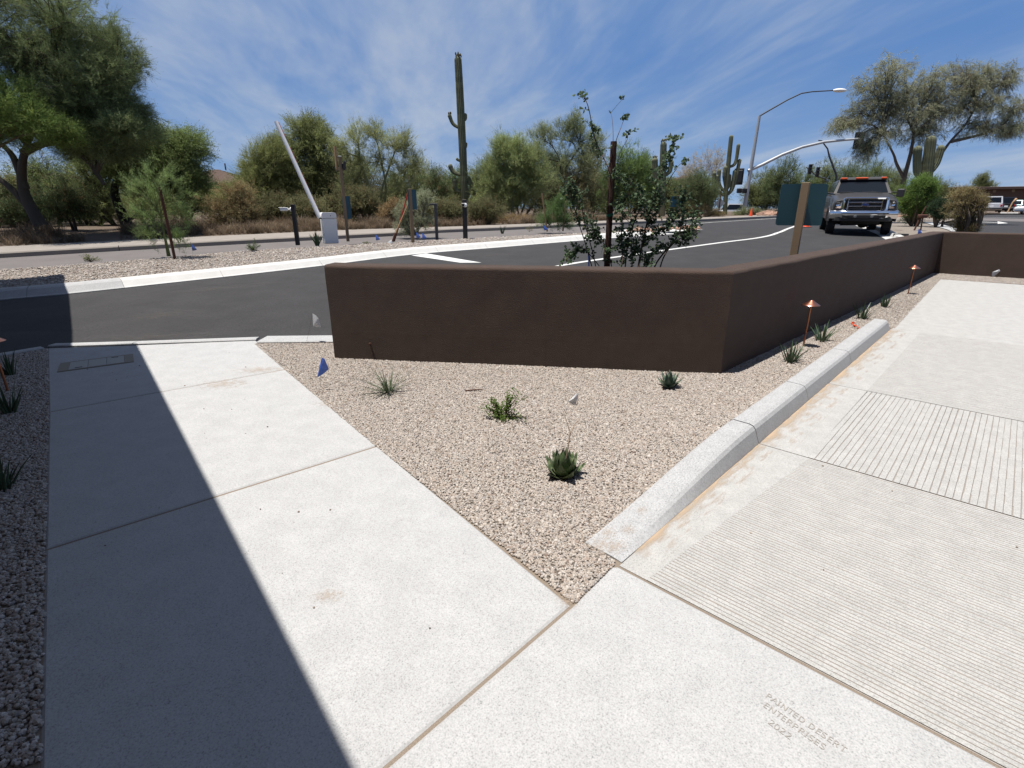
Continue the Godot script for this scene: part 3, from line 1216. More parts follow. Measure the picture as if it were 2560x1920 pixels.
func garden_wall() -> void:
	var t := thing("garden_wall", "low dark brown stucco wall with angled corner round the gravel bed", "wall")
	var a := Vector2(-1.868, -5.235)
	var b := Vector2(1.990, -4.695)
	var c := Vector2(10.245, -12.749)
	var d := c + (Vector2(11.468, -11.699) - c).normalized() * 3.2
	var h := 0.965
	var r := 0.034
	var w := 0.27
	var prof := [Vector2(0, -0.15)]
	prof.append(Vector2(0, h - r))
	for j in range(1, 6):
		var q := PI / 2 * j / 5
		prof.append(Vector2(r - r * cos(q), h - r + r * sin(q)))
	for j in range(0, 6):
		var q := PI / 2 * j / 5
		prof.append(Vector2(w - r + r * sin(q), h - r + r * cos(q)))
	prof.append(Vector2(w, -0.3))
	var mb := MB.new()
	var path := [a]
	path.append_array(resample([a, b, c, d], 0.22).slice(1))
	# slightly wavering hand-floated face
	var rg := FastNoiseLite.new()
	rg.seed = 4
	rg.frequency = 0.9
	var rings := []
	var k := 0
	var fineprof := []
	for j in range(prof.size() - 1):
		var m := 7 if j == 0 or j == prof.size() - 2 else 1
		for q in m:
			fineprof.append(prof[j].lerp(prof[j + 1], float(q) / m))
	fineprof.append(prof[-1])
	for p in path.size():
		var s := beside(path, p)
		var ring := []
		for q in fineprof:
			var o := rg.get_noise_2d(p * 0.9, q.y * 3.0 + q.x * 4.0) * 0.010
			var wpt: Vector2 = path[p] + s * (q.x + (o if q.x < w * 0.5 else -o))
			ring.append(Vector3(wpt.x, q.y + (rg.get_noise_2d(p * 0.7, 50.0) * 0.005 if q.y > h - 0.1 else 0.0), wpt.y))
		rings.append(ring)
		k += 1
	# sharp corners: the three runs are lofted one after another
	var cut := [0]
	for p in range(1, path.size() - 1):
		var d1: Vector2 = (path[p] - path[p - 1]).normalized()
		var d2: Vector2 = (path[p + 1] - path[p]).normalized()
		if d1.dot(d2) < 0.95:
			cut.append(p)
	cut.append(path.size() - 1)
	for j in range(cut.size() - 1):
		mb.loft(rings.slice(cut[j], cut[j + 1] + 1), true, false)
	for e in [0, rings.size() - 1]:
		var cen := Vector3.ZERO
		for p in rings[e]:
			cen += p
		cen /= rings[e].size()
		var away: Vector3 = rings[1][0] - rings[0][0] if e == 0 else rings[e - 1][0] - rings[e][0]
		for s in rings[e].size():
			mb.face([cen, rings[e][s], rings[e][(s + 1) % rings[e].size()]], cen + away)
	part("stucco_face", mb, M.stucco, t)
	var pipe := MB.new()
	var pa := (a + (b - a) * 0.105)
	var nn := Vector2(-(b - a).normalized().y, (b - a).normalized().x) * -1.0
	if nn.y < 0:
		nn = -nn
	var f := flat(pa + nn * 0.0, 0.178)
	pipe.tube([f - Vector3(nn.x, 0, nn.y) * 0.01, f + Vector3(nn.x, 0, nn.y) * 0.035], [0.010, 0.010], 8)
	part("pipe_stub", pipe, M.rust, t)


# The building beside the photographer, whose eaves throw the shade on the left.
func office() -> void:
	var t := thing("office_building", "tan stucco building with deep flat eaves shading the sidewalk", "building")
	var hr := 3.4
	var ht := hr + 0.3
	var up := Vector3(SUN.x / SUN.y * ht, hr, SUN.z / SUN.y * ht)
	var e := [Vector2(-0.442, -1.031) + Vector2(4.3, 5.25), Vector2(-0.442, -1.031), Vector2(-4.343, -5.806), Vector2(-5.002, -5.697), Vector2(-8.543, -10.076), Vector2(-8.543, -10.076) + Vector2(-7.7, 6.3), Vector2(-12, 6.5)]
	var mb := MB.new()
	var pts := []
	for q in e:
		pts.append(Vector2(q.x + up.x, -q.y - up.z))
	mb.prism(pts, 0.0, 0.3, Transform3D(Basis(Vector3.RIGHT, Vector3.FORWARD, Vector3.UP), Vector3(0, hr, 0)))
	part("roof", mb, M.brown_metal, t)
	var wl := MB.new()
	var w := []
	for q in [Vector2(2.6, 4.6), Vector2(-1.75, -0.35), Vector2(-5.95, -5.2), Vector2(-8.6, -3.2), Vector2(-4.0, 2.2)]:
		w.append(Vector2(q.x, -q.y))
	wl.prism(w, -0.1, hr - 0.004, Transform3D(Basis(Vector3.RIGHT, Vector3.FORWARD, Vector3.UP), Vector3.ZERO))
	var ochre := surf(Color(0.14, 0.10, 0.075), 0.9, 81, 0.2, 0.5, 0.1, 2.0)
	part("wall", wl, ochre, t)
	for q in [Vector2(-13.5, -8.2), Vector2(-15.5, -6.0)]:
		var cl := MB.new()
		cl.box(Vector3(q.x, hr / 2 - 0.1, q.y), Vector3(0.5, hr + 0.18, 0.5), 0.02)
		part("column", cl, ochre, t)
	var back := MB.new()
	back.box(Vector3(2.0, 3.4, 8.6), Vector3(34, 7.0, 12.0), 0.05)
	part("rear_wing", back, ochre, t)


# A fleshy leaf: grows from the origin along +y, its upper side towards +z, bending by the given angle.
func fleshy(length: float, width: float, thick: float, bend: float, low: Color, high: Color, edge := Color(0, 0, 0, 0), stations := 7, fat := 0.35) -> MB:
	var mb := MB.new()
	var rings := []
	var cols := []
	var p := Vector3.ZERO
	var ang := 0.0
	for k in stations + 1:
		var f := float(k) / stations
		var w := width * 0.5 * (1.0 - pow(f, 2.2)) * (0.8 + fat * sin(PI * minf(f * 1.5, 1.0))) + 0.0008
		var th := thick * (1.0 - f * 0.92)
		var fwd := Vector3(0, cos(ang), sin(ang))
		var nor := Vector3(0, -sin(ang), cos(ang))
		var ring := []
		for s in [[-1.0, 0.12], [-0.5, -0.5], [0.0, -0.75], [0.5, -0.5], [1.0, 0.12], [0.0, -0.05]]:
			ring.append(p + Vector3(s[0] * w, 0, 0) + nor * s[1] * th)
		rings.append(ring)
		cols.append(low.lerp(high, f))
		p += fwd * length / stations
		ang += bend / stations
	for k in stations:
		for s in 6:
			var s2 := (s + 1) % 6
			mb.col = cols[k]
			if edge.a > 0.0 and (s == 4 or s == 5) and k % 2 == 0:
				mb.col = cols[k].lerp(edge, 0.35)
			mb.quad(rings[k][s], rings[k][s2], rings[k + 1][s2], rings[k + 1][s])
	return mb


func rosette(t: Node3D, count: int, length: float, width: float, seed_: int, low: Color, high: Color, flatness := 1.25, upright := 0.25, bend := 0.5, thick := 0.014) -> void:
	var rg := RandomNumberGenerator.new()
	rg.seed = seed_
	var kinds := []
	for v in 4:
		var k := rg.randf_range(0.8, 1.2)
		kinds.append(fleshy(length * rg.randf_range(0.85, 1.1), width, thick, bend * rg.randf_range(0.7, 1.3), low * k, high * k, Color(0.3, 0.34, 0.2)).mesh())
	for j in count:
		var f := float(j) / count
		var tilt := lerpf(flatness, upright, f) + rg.randf_range(-0.08, 0.08)
		var s := lerpf(0.8, 1.0, sin(PI * (0.25 + 0.5 * f)))
		var o := part_mesh("leaf", kinds[rg.randi() % 4], M.succulent, t)
		var turn := j * 2.39996 + rg.randf_range(-0.15, 0.15)
		o.basis = (Basis(Vector3.UP, turn) * Basis(Vector3.RIGHT, -tilt)).scaled_local(Vector3.ONE * s)
		o.position = Basis(Vector3.UP, turn) * Vector3(0, 0.006 + 0.02 * f, -width * 0.32 * (1.0 - f * 0.8))


func clump(called: String, label: String, at: Vector3, count: int, length: float, width: float, seed_: int, group := "") -> Node3D:
	var t := thing(called, label, "aloe plant", at, 0.0, group)
	var rg := RandomNumberGenerator.new()
	rg.seed = seed_
	var kinds := []
	for v in 3:
		kinds.append(fleshy(length * rg.randf_range(0.85, 1.1), width, width * 0.5, rg.randf_range(-0.5, 0.1), Color(0.07, 0.105, 0.062), Color(0.055, 0.092, 0.05), Color(0, 0, 0, 0), 5, 0.1).mesh())
	for j in count:
		var turn := rg.randf() * TAU
		var tilt := rg.randf_range(0.02, 0.62)
		var o := part_mesh("leaf", kinds[rg.randi() % 3], M.succulent, t)
		o.basis = (Basis(Vector3.UP, turn) * Basis(Vector3.RIGHT, -tilt)).scaled_local(Vector3.ONE * rg.randf_range(0.6, 1.05))
		o.position = Basis(Vector3.UP, turn) * Vector3(0, -0.005, -rg.randf_range(0.005, 0.05))
	return t


func marker_flag(called: String, label: String, at: Vector3, tip: Vector3, drop: Array, m: Material, group := "") -> Node3D:
	var t := thing(called, label, "marker flag", at, 0.0, group)
	var w := MB.new()
	w.tube([Vector3.ZERO, tip * 0.5 + Vector3(0.004, 0, 0), tip], [0.0012, 0.0012, 0.0012], 5)
	part("wire_stem", w, M.wire, t)
	var f := MB.new()
	var mid: Vector3 = (drop[0] + drop[1]) * 0.5 + Vector3(0, 0, 0.02)
	var wide: Vector3 = (drop[1] - tip) * 0.5 + Vector3((drop[2] - tip).x * 0.12, 0, 0)
	var hem: Vector3 = (drop[0] + drop[2]) * 0.5 + (drop[0] + drop[2] - tip * 2.0) * 0.02
	f.tri(tip, drop[0], mid)
	f.tri(tip, mid, tip + wide)
	f.tri(tip + wide, mid, drop[1])
	f.tri(drop[0], hem, mid)
	f.tri(mid, hem, drop[2])
	f.tri(mid, drop[2], drop[1])
	part("flag", f, m, t)
	return t


func path_light(label: String, at: Vector3, height: float) -> Node3D:
	var t := thing("path_light", label, "path light", at, 0.0, "copper path lights in the gravel")
	var st := MB.new()
	st.lathe(Vector3.ZERO, [Vector2(0.0095, -0.05), Vector2(0.0095, height - 0.075), Vector2(0.012, height - 0.07), Vector2(0.020, height - 0.045), Vector2(0.020, height - 0.038), Vector2(0.0, height - 0.038)], 14)
	part("stem", st, M.copper_dull, t)
	var sh := MB.new()
	sh.lathe(Vector3.ZERO, [Vector2(0.090, height - 0.052), Vector2(0.092, height - 0.050), Vector2(0.088, height - 0.046), Vector2(0.060, height - 0.028), Vector2(0.028, height - 0.006), Vector2(0.015, height + 0.004), Vector2(0.0, height + 0.008)], 28)
	sh.lathe(Vector3.ZERO, [Vector2(0.0, height - 0.008), Vector2(0.058, height - 0.034), Vector2(0.088, height - 0.052), Vector2(0.090, height - 0.052)], 28)
	part("shade", sh, M.copper, t)
	return t


func near_plants() -> void:
	var a := thing("spotted_aloe", "dark green spotted aloe with dry flower stalk in the gravel, nearest the camera", "aloe plant", flat(Vector2(0.304, -2.723), -0.012))
	rosette(a, 24, 0.175, 0.078, 91, Color(0.075, 0.098, 0.048), Color(0.055, 0.088, 0.04), 1.25, 0.22, 0.55)
	var st := MB.new()
	st.tube([Vector3(-0.01, 0.02, 0), Vector3(0.012, 0.13, 0.02), Vector3(0.02, 0.22, 0.03), Vector3(0.028, 0.30, 0.02), Vector3(0.005, 0.37, 0.01), Vector3(-0.012, 0.42, 0.0)], [0.004, 0.004, 0.0035, 0.003, 0.002, 0.0013], 7)
	st.tube([Vector3(0.026, 0.28, 0.02), Vector3(0.06, 0.34, -0.01), Vector3(0.09, 0.375, -0.02), Vector3(0.115, 0.35, -0.03), Vector3(0.13, 0.30, -0.03)], [0.003, 0.0025, 0.002, 0.0016, 0.001], 6)
	part("flower_stalk", st, paint(Color(0.38, 0.29, 0.22), 0.9), a)
	var b := thing("blue_agave", "small blue green agave rosette in gravel close to the wall corner", "agave", flat(Vector2(1.387, -4.311), -0.01))
	rosette(b, 20, 0.155, 0.055, 92, Color(0.07, 0.105, 0.085), Color(0.06, 0.098, 0.085), 1.2, 0.2, 0.25, 0.010)
	# grass-like yucca
	var y := thing("red_yucca", "grey green grassy yucca tuft in the gravel left of the green shrub", "yucca", flat(Vector2(-1.057, -4.165), -0.01))
	var rg := RandomNumberGenerator.new()
	rg.seed = 95
	var bl := MB.new()
	for j in 85:
		var turn := rg.randf() * TAU
		var out := rg.randf_range(0.1, 1.0)
		var len_ := rg.randf_range(0.18, 0.34)
		var d := Vector3(cos(turn), 0, sin(turn))
		var side := Vector3(-d.z, 0, d.x) * 0.0042
		var k := rg.randf_range(0.75, 1.25)
		bl.col = Color(0.10 * k, 0.13 * k, 0.075 * k)
		var p := d * rg.randf_range(0.0, 0.03)
		var ang := out * 1.3
		for s in 5:
			var step := (d * sin(ang) + Vector3.UP * cos(ang)) * len_ / 5.0
			var w0 := side * (1.0 - s / 5.2)
			var w1 := side * (1.0 - (s + 1) / 5.2)
			var lift := Vector3(0, 0.0015, 0)
			bl.quad(p - w0, p - lift, p + step - lift, p + step - w1)
			bl.quad(p - lift, p + w0, p + step + w1, p + step - lift)
			p += step
			ang += out * 0.16
	part("blades", bl, M.succulent, y).set_meta("kind", "stuff")
	# small leafy shrub
	var s := thing("green_shrub", "small bright green shrub with tiny leaves in the middle of the gravel", "shrub", flat(Vector2(-0.054, -3.604), -0.01))
	small_shrub(s, 96, [[-0.03, 0.09, 0.0, 0.13, 0.09, 0.11], [0.09, 0.19, -0.03, 0.10, 0.05, 0.07], [0.05, 0.05, 0.05, 0.13, 0.06, 0.08], [-0.13, 0.11, -0.03, 0.09, 0.05, 0.06]], 950, Color(0.105, 0.165, 0.035))
	# strip of aloes beside the kerb
	var names := ["narrow leaved aloe nearest the wall corner, in front of the first path light", "narrow leaved aloe just right of the first copper path light", "narrow leaved aloe beyond the far end of the kerb, near the orange twine", "farthest narrow leaved aloe of the strip, before the second path light"]
	var spots := [Vector2(2.870, -5.101), Vector2(3.694, -5.977), Vector2(5.014, -7.289), Vector2(5.970, -8.237)]
	for j in 4:
		clump("narrow_aloe", names[j], flat(spots[j], -0.012), 26, [0.27, 0.29, 0.27, 0.25][j], 0.024, 100 + j, "narrow aloes in the gravel strip")
	path_light("copper path light with cone shade, nearer one in front of the wall", flat(Vector2(3.336, -5.733), -0.01), 0.536)
	path_light("copper path light with cone shade, farther one near the inner wall corner", flat(Vector2(7.301, -9.540), -0.01), 0.527)
	path_light("copper path light at the left picture edge in the shaded bed", flat(Vector2(-4.371, -4.216), -0.01), 0.5)
	clump("shaded_aloe", "narrow aloe in the shade at the left edge behind the path light", flat(Vector2(-4.756, -4.657), -0.012), 22, 0.26, 0.024, 111)
	clump("shaded_aloe", "narrow aloe in the shade at the left edge in front of the path light", flat(Vector2(-3.895, -3.708), -0.012), 24, 0.26, 0.024, 112)
	clump("shaded_aloe", "narrow aloe in the shaded bed lowest at the left edge", flat(Vector2(-2.886, -2.566), -0.012), 20, 0.22, 0.024, 113)
	# utility flags
	marker_flag("white_flag", "white plastic marker flag on a wire at the left end of the wall", flat(Vector2(-2.418, -5.900)), Vector3(0.114, 0.351, 0), [Vector3(0.105, 0.201, 0), Vector3(0.177, 0.295, 0), Vector3(0.196, 0.187, 0)], M.white_flag)
	marker_flag("blue_flag", "crumpled blue marker flag in the gravel left of the wall", flat(Vector2(-1.676, -4.237)), Vector3(0.052, 0.293, 0), [Vector3(-0.007, 0.114, 0), Vector3(0.078, 0.279, 0), Vector3(0.102, 0.190, 0)], M.blue_flag)
	marker_flag("white_flag", "white marker flag bent down onto the gravel below the wall", flat(Vector2(0.525, -3.880)), Vector3(-0.004, 0.103, 0), [Vector3(-0.078, 0.024, 0), Vector3(0.009, 0.096, 0), Vector3(-0.010, 0.007, 0)], M.white_flag)
	marker_flag("white_flag", "white marker flag leaning before the far wall segment at the right", flat(Vector2(10.972, -11.982)), Vector3(0.147, 0.180, 0), [Vector3(0.001, 0.117, 0), Vector3(0.185, 0.144, 0), Vector3(0.033, -0.018, 0)], M.white_flag)
	var tw := thing("orange_twine", "short piece of orange twine lying at the far end of the kerb", "twine", flat(Vector2(4.618, -6.740)))
	var tb := MB.new()
	var q := []
	for j in 9:
		q.append(Vector3(0.02 * j - 0.1 + 0.02 * sin(j * 2.0), 0.015 + 0.014 * sin(j * 1.3), 0.1 - 0.045 * j + 0.03 * cos(j * 1.7)))
	var rr := []
	for j in 9:
		rr.append(0.006)
	tb.tube(q, rr, 6)
	part("strand", tb, M.orange, tw)
	var sk := thing("stick", "dry brown stick lying on the gravel before the wall", "stick", flat(Vector2(-0.328, -4.196)))
	var sb := MB.new()
	sb.tube([Vector3(-0.075, 0.012, 0.01), Vector3(0.0, 0.016, 0.0), Vector3(0.075, 0.018, -0.005)], [0.005, 0.006, 0.004], 6)
	part("twig", sb, M.rust, sk)


func small_shrub(t: Node3D, seed_: int, lobes: Array, leaves: int, c: Color) -> void:
	var rg := RandomNumberGenerator.new()
	rg.seed = seed_
	var tw := MB.new()
	tw.col = Color(0.13, 0.09, 0.05)
	var where := []
	var tint := []
	for l in lobes:
		var n := leaves / lobes.size()
		for b in 9:
			var d := Vector3(rg.randfn(), rg.randfn() * 0.8 + 0.2, rg.randfn()).normalized()
			var e: Vector3 = Vector3(l[0], l[1], l[2]) + d * Vector3(l[3], l[4], l[5]) * rg.randf_range(0.7, 1.15)
			e.y = maxf(e.y, 0.012)
			var m := e * 0.5 + Vector3(0, 0.02, 0)
			tw.tube([Vector3.ZERO, m, e], [0.003, 0.002, 0.001], 5, false)
			for q in n / 9:
				var f := rg.randf_range(0.35, 1.0)
				var p := Vector3.ZERO.lerp(m, f * 2.0) if f < 0.5 else m.lerp(e, f * 2.0 - 1.0)
				p += Vector3(rg.randfn(), rg.randfn(), rg.randfn()) * 0.013
				p.y = maxf(p.y, 0.006)
				where.append(Transform3D(Basis.from_euler(Vector3(rg.randf_range(-0.9, 0.9), rg.randf() * TAU, rg.randf_range(-0.9, 0.9))).scaled(Vector3.ONE * rg.randf_range(0.7, 1.2)), p))
				var k := rg.randf_range(0.6, 1.25)
				tint.append(Color(c.r * k, c.g * k, c.b * k))
	part("stems", tw, M.bark, t)
	var lf := MB.new()
	lf.quad(Vector3(0, 0, 0), Vector3(0.007, 0.001, 0.008), Vector3(0, 0.002, 0.018), Vector3(-0.007, 0.001, 0.008))
	many("foliage", lf.mesh(), M.leaf, where, tint, t)


func bullet_camera(t: Node3D, at: Vector3, yaw: float, length: float) -> void:
	var b := Basis(Vector3.UP, yaw)
	var m := MB.new()
	m.lathe(at, [Vector2(0.0, 0.0), Vector2(0.062, 0.0), Vector2(0.062, 0.022), Vector2(0.03, 0.04), Vector2(0.018, 0.05), Vector2(0.018, 0.1), Vector2(0.0, 0.1)], 18, b * Basis(Vector3.RIGHT, PI / 2))
	part("camera_bracket", m, M.white, t)
	var c := MB.new()
	c.box(at + b * Vector3(0, 0.0, 0.1 + length * 0.5), Vector3(0.085, 0.085, length), 0.02, b)
	c.box(at + b * Vector3(0, 0.048, 0.11 + length * 0.5), Vector3(0.095, 0.01, length * 1.08), 0.004, b)
	var body := part("camera_body", c, M.white, t)
	var l := MB.new()
	l.box(at + b * Vector3(0, -0.002, 0.1 + length + 0.002), Vector3(0.07, 0.07, 0.01), 0.003, b)
	part("camera_lens", l, M.black_gloss, body)


func sign_board(t: Node3D, at: Vector3, size: Vector2, yaw: float, m: Material) -> void:
	var o := []
	var r := minf(size.x, size.y) * 0.07
	for c in [[1, 1, 0.0], [-1, 1, PI / 2], [-1, -1, PI], [1, -1, PI * 1.5]]:
		for k in 5:
			var a: float = c[2] + PI / 2 * k / 4
			o.append(Vector2(c[0] * (size.x / 2 - r) + r * cos(a), c[1] * (size.y / 2 - r) + r * sin(a)))
	var b := MB.new()
	b.prism(o, -0.004, 0.004, Transform3D(Basis(Vector3.UP, yaw), at))
	part("sign_panel", b, m, t)


func gate_equipment() -> void:
	# black post with the camera that looks left
	var a := thing("camera_post", "black square post with white camera pointing left, by the gate arm", "camera post", on(Vector2(-6.097, -15.186), 0.1))
	var h := 1.186 - 0.1
	var b := MB.new()
	b.box(Vector3(0, h / 2, 0), Vector3(0.10, h, 0.10), 0.006)
	b.box(Vector3(0, h + 0.006, 0), Vector3(0.106, 0.012, 0.106), 0.003)
	part("post", b, M.black, a)
	bullet_camera(a, Vector3(-0.05, h - 0.12, 0), -PI / 2, 0.22)
	# barrier gate
	var g0 := thing("barrier_gate", "white barrier gate cabinet with long white arm raised to the left", "barrier gate", on(Vector2(-5.318, -15.668), 0.1), 0.5)
	var gh := 0.960 - 0.1
	var cb := MB.new()
	cb.box(Vector3(0, (gh - 0.16) / 2, 0), Vector3(0.40, gh - 0.16, 0.36), 0.02)
	part("cabinet", cb, M.white, g0)
	var tp := MB.new()
	var o := []
	for q in [[-0.205, 0.0], [0.205, 0.0], [0.205, 0.10], [0.19, 0.135], [0.16, 0.15], [-0.16, 0.15], [-0.19, 0.135], [-0.205, 0.10]]:
		o.append(Vector2(q[0], q[1]))
	tp.prism(o, -0.185, 0.185, Transform3D(Basis.IDENTITY, Vector3(0, gh - 0.152, 0)))
	var hood := part("cabinet_hood", tp, M.white, g0)
	var lk := MB.new()
	lk.lathe(Vector3(0.04, gh - 0.09, 0.186), [Vector2(0.012, 0), Vector2(0.012, 0.004), Vector2(0, 0.004)], 12, Basis(Vector3.RIGHT, PI / 2))
	part("lock", lk, M.black, hood)
	var hub := MB.new()
	hub.lathe(Vector3(-0.2, gh - 0.13, 0.1), [Vector2(0.045, -0.0), Vector2(0.045, 0.06), Vector2(0, 0.06)], 16, Basis(Vector3.FORWARD, -PI / 2))
	part("arm_hub", hub, M.black, g0)
	var tip := Vector3(-1.092, 3.306, 0) + Vector3(0, -0.1, 0.1)
	tip = Basis(Vector3.UP, -0.5) * tip
	var root := Vector3(-0.245, gh - 0.15, 0.1)
	var d := (tip - root).normalized()
	var bs := Basis(d, Vector3(0, 0, 1).cross(d).normalized(), Vector3(0, 0, 1)).orthonormalized()
	var len_ := root.distance_to(tip)
	var ar := MB.new()
	ar.tube([root, root + d * len_ * 0.5, root + d * len_], [0.062, 0.056, 0.05], 12)
	var arm := part("arm", ar, M.white, g0)
	for k in 4:
		var st := MB.new()
		st.box(root + d * (len_ * (0.07 + 0.255 * k) + 0.19) - bs.y * 0.052, Vector3(0.42, 0.016, 0.05), 0.004, bs)
		part("red_stripe", st, M.red_paint, arm)
	# tall tan post with floodlight, wooden pole and sign
	var p := thing("tan_sign_post", "tall tan square post with floodlight and teal sign, right of the gate cabinet", "sign post", on(Vector2(-4.963, -16.180), 0.1))
	var ph := 2.453 - 0.1
	var pb := MB.new()
	pb.box(Vector3(0, ph / 2, 0), Vector3(0.09, ph, 0.09), 0.004, Basis(Vector3.UP, 0.35))
	part("post", pb, M.tan_paint, p)
	var cap := MB.new()
	cap.box(Vector3(0, ph + 0.01, 0), Vector3(0.096, 0.02, 0.096), 0.004, Basis(Vector3.UP, 0.35))
	part("post_cap", cap, M.steel, p)
	var wp := MB.new()
	var w0 := Vector3(-0.109, 2.111, 0) + Vector3(0, -0.1, 0.02)
	var w1 := Vector3(-0.099, 2.726, 0) + Vector3(0, -0.1, 0.02)
	wp.tube([w0, w0.lerp(w1, 0.5), w1], [0.034, 0.036, 0.036], 10)
	part("wooden_pole", wp, M.wood_handle, p)
	var br := MB.new()
	br.box(w0 + Vector3(0.05, 0.02, 0), Vector3(0.16, 0.085, 0.06), 0.004)
	part("bracket", br, M.tan_paint, p)
	var fl := MB.new()
	var fp := Vector3(0.076, 2.218, 0) + Vector3(0.02, -0.1, -0.03)
	fl.box(fp, Vector3(0.05, 0.24, 0.26), 0.01, Basis(Vector3.UP, 0.45) * Basis(Vector3.FORWARD, 0.12))
	fl.box(fp + Vector3(-0.05, -0.02, 0), Vector3(0.06, 0.14, 0.14), 0.01, Basis(Vector3.UP, 0.45))
	part("floodlight", fl, M.black, p)
	var cd := MB.new()
	var cp := []
	for k in 7:
		cp.append(w0 + Vector3(-0.035 + 0.06 * sin(k * 0.5), -0.02 - 0.05 * sin(k * 0.52), 0.04))
	cd.tube(cp, [0.007, 0.007, 0.007, 0.007, 0.007, 0.007, 0.007], 6)
	part("cable", cd, M.black, p)
	sign_board(p, Vector3(0.050, 1.068, 0) + Vector3(0, -0.1, -0.055), Vector2(0.28, 0.643), 0.95, M.teal)
	# shorter tan post with its sign and a steel rod
	var s := thing("tan_sign_post", "short tan square post with teal sign and shovel leaning on it", "sign post", on(Vector2(-2.906, -15.668), 0.1))
	var sh := 1.597 - 0.1
	var sb := MB.new()
	sb.box(Vector3(0, sh / 2, 0), Vector3(0.09, sh, 0.09), 0.004, Basis(Vector3.UP, 0.3))
	part("post", sb, M.tan_paint, s)
	var rd := MB.new()
	rd.tube([Vector3(0, sh, -0.02), Vector3(-0.02, sh + 0.37, -0.02)], [0.008, 0.006], 6)
	part("rod", rd, M.tan_paint, s)
	sign_board(s, Vector3(0.046, 1.308, 0) + Vector3(0, -0.1, -0.055), Vector2(0.32, 0.541), 0.9, M.teal)
	# shovel and red handled tool
	var v := thing("shovel", "wooden handled shovel with steel blade leaning on the short tan post", "shovel", on(Vector2(-3.471, -15.668), 0.11))
	var top := Vector3(0.501, 1.189, 0) + Vector3(0, -0.11, 0.03)
	var low := Vector3(0.072, 0.339, 0) + Vector3(0, -0.11, 0.12)
	var hd := MB.new()
	hd.tube([low, low.lerp(top, 0.5), top], [0.019, 0.018, 0.017], 8)
	part("handle", hd, M.wood_handle, v)
	var so := MB.new()
	var heel := Vector3(0.000, 0.159, 0) + Vector3(0, -0.11, 0.14)
	so.tube([low.lerp(top, 0.06), low, heel], [0.023, 0.025, 0.03], 8)
	part("socket", so, M.rust, v)
	var bd := MB.new()
	var e := (heel - Vector3(0.16, 0.11, -0.04))
	var rows := []
	for k in 6:
		var f := k / 5.0
		var w := 0.115 * (1.0 if f < 0.6 else 1.0 - pow((f - 0.6) / 0.4, 2.0) * 0.9)
		var c := heel.lerp(e, f * 1.15)
		var row := []
		for q in [-1.0, -0.5, 0.0, 0.5, 1.0]:
			row.append(c + Vector3(0.35, -0.3, 0.9).normalized() * q * w + Vector3(-0.4, 0.5, 0.35) * 0.03 * q * q)
		rows.append(row)
	for k in 5:
		for q in 4:
			bd.quad(rows[k][q], rows[k][q + 1], rows[k + 1][q + 1], rows[k + 1][q])
	part("blade", bd, M.blade, v)
	var r := thing("red_tool", "long red handled tool standing behind the shovel against the post", "tool", on(Vector2(-3.454, -15.869), 0.11))
	var rt := Vector3(0.455, 1.497, 0) + Vector3(0, -0.11, 0.0)
	var rl := Vector3(0.108, 0.513, 0) + Vector3(0, -0.11, -0.02)
	var rb := MB.new()
	rb.tube([rl, rl.lerp(rt, 0.5), rt], [0.016, 0.017, 0.018], 8)
	part("handle", rb, M.red_paint, r)
	var rb2 := MB.new()
	rb2.tube([Vector3(-0.06, 0.0, 0.0), rl.lerp(Vector3(-0.06, 0, 0), 0.4), rl], [0.03, 0.02, 0.017], 8)
	part("head", rb2, M.rust, r)
	# grey post with short arm
	var gp := thing("grey_post", "dark grey slim post with short arm, between the two tan and black posts", "post", on(Vector2(-2.328, -16.613), 0.1))
	var gph := 1.175 - 0.1
	var gb := MB.new()
	gb.box(Vector3(0, gph / 2, 0), Vector3(0.085, gph, 0.085), 0.005)
	part("post", gb, M.grey_post, gp)
	var ga := MB.new()
	ga.box(Vector3(-0.11, gph - 0.03, 0), Vector3(0.135, 0.055, 0.07), 0.005)
	part("arm", ga, M.grey_post, gp)
	# second camera post
	var c2 := thing("camera_post", "black square post with white camera facing the drive, below the tall saguaro", "camera post", on(Vector2(-1.453, -16.725), 0.1))
	var ch := 1.274 - 0.1
	var c2b := MB.new()
	c2b.box(Vector3(0, ch / 2, 0), Vector3(0.135, ch, 0.135), 0.006)
	part("post", c2b, M.black, c2)
	bullet_camera(c2, Vector3(0.03, ch - 0.16, 0.068), -0.25, 0.1)
	# blue flags over the island
	for q in [[Vector2(-7.635, -12.682), Vector3(0.007, 0.189, 0), "blue marker flag right of the young staked tree"], [Vector2(-3.770, -15.002), Vector3(-0.047, 0.151, 0), "blue marker flag between the tall tan post and the shovel"], [Vector2(-2.771, -15.609), Vector3(-0.011, 0.241, 0), "blue marker flag just right of the short tan post, the upper one"], [Vector2(-2.563, -15.402), Vector3(-0.016, 0.155, 0), "blue marker flag right of the short tan post, the lower one"], [Vector2(1.097, -18.164), Vector3(-0.019, 0.208, 0), "blue marker flag left of the two staked saplings"], [Vector2(12.781, -16.854), Vector3(-0.052, 0.310, 0), "blue marker flag left of the dry shrub behind the far wall"], [Vector2(16.578, -19.165), Vector3(-0.072, 0.246, 0), "blue marker flag right of the dry shrub behind the far wall"]]:
		var tip2: Vector3 = q[1]
		tip2.y = maxf(tip2.y - 0.1, 0.3)
		marker_flag("blue_flag", q[2], on(q[0], 0.11), tip2, [tip2 + Vector3(0.0, -0.16, 0), tip2 + Vector3(0.03, -0.01, 0), tip2 + Vector3(0.13, -0.13, 0.02)], M.blue_flag, "blue utility flags")
	# small plants on the island
	clump("young_agave", "grey green upright agave between the camera post and the gate cabinet", on(Vector2(-5.495, -15.001), 0.11), 18, 0.42, 0.06, 130)
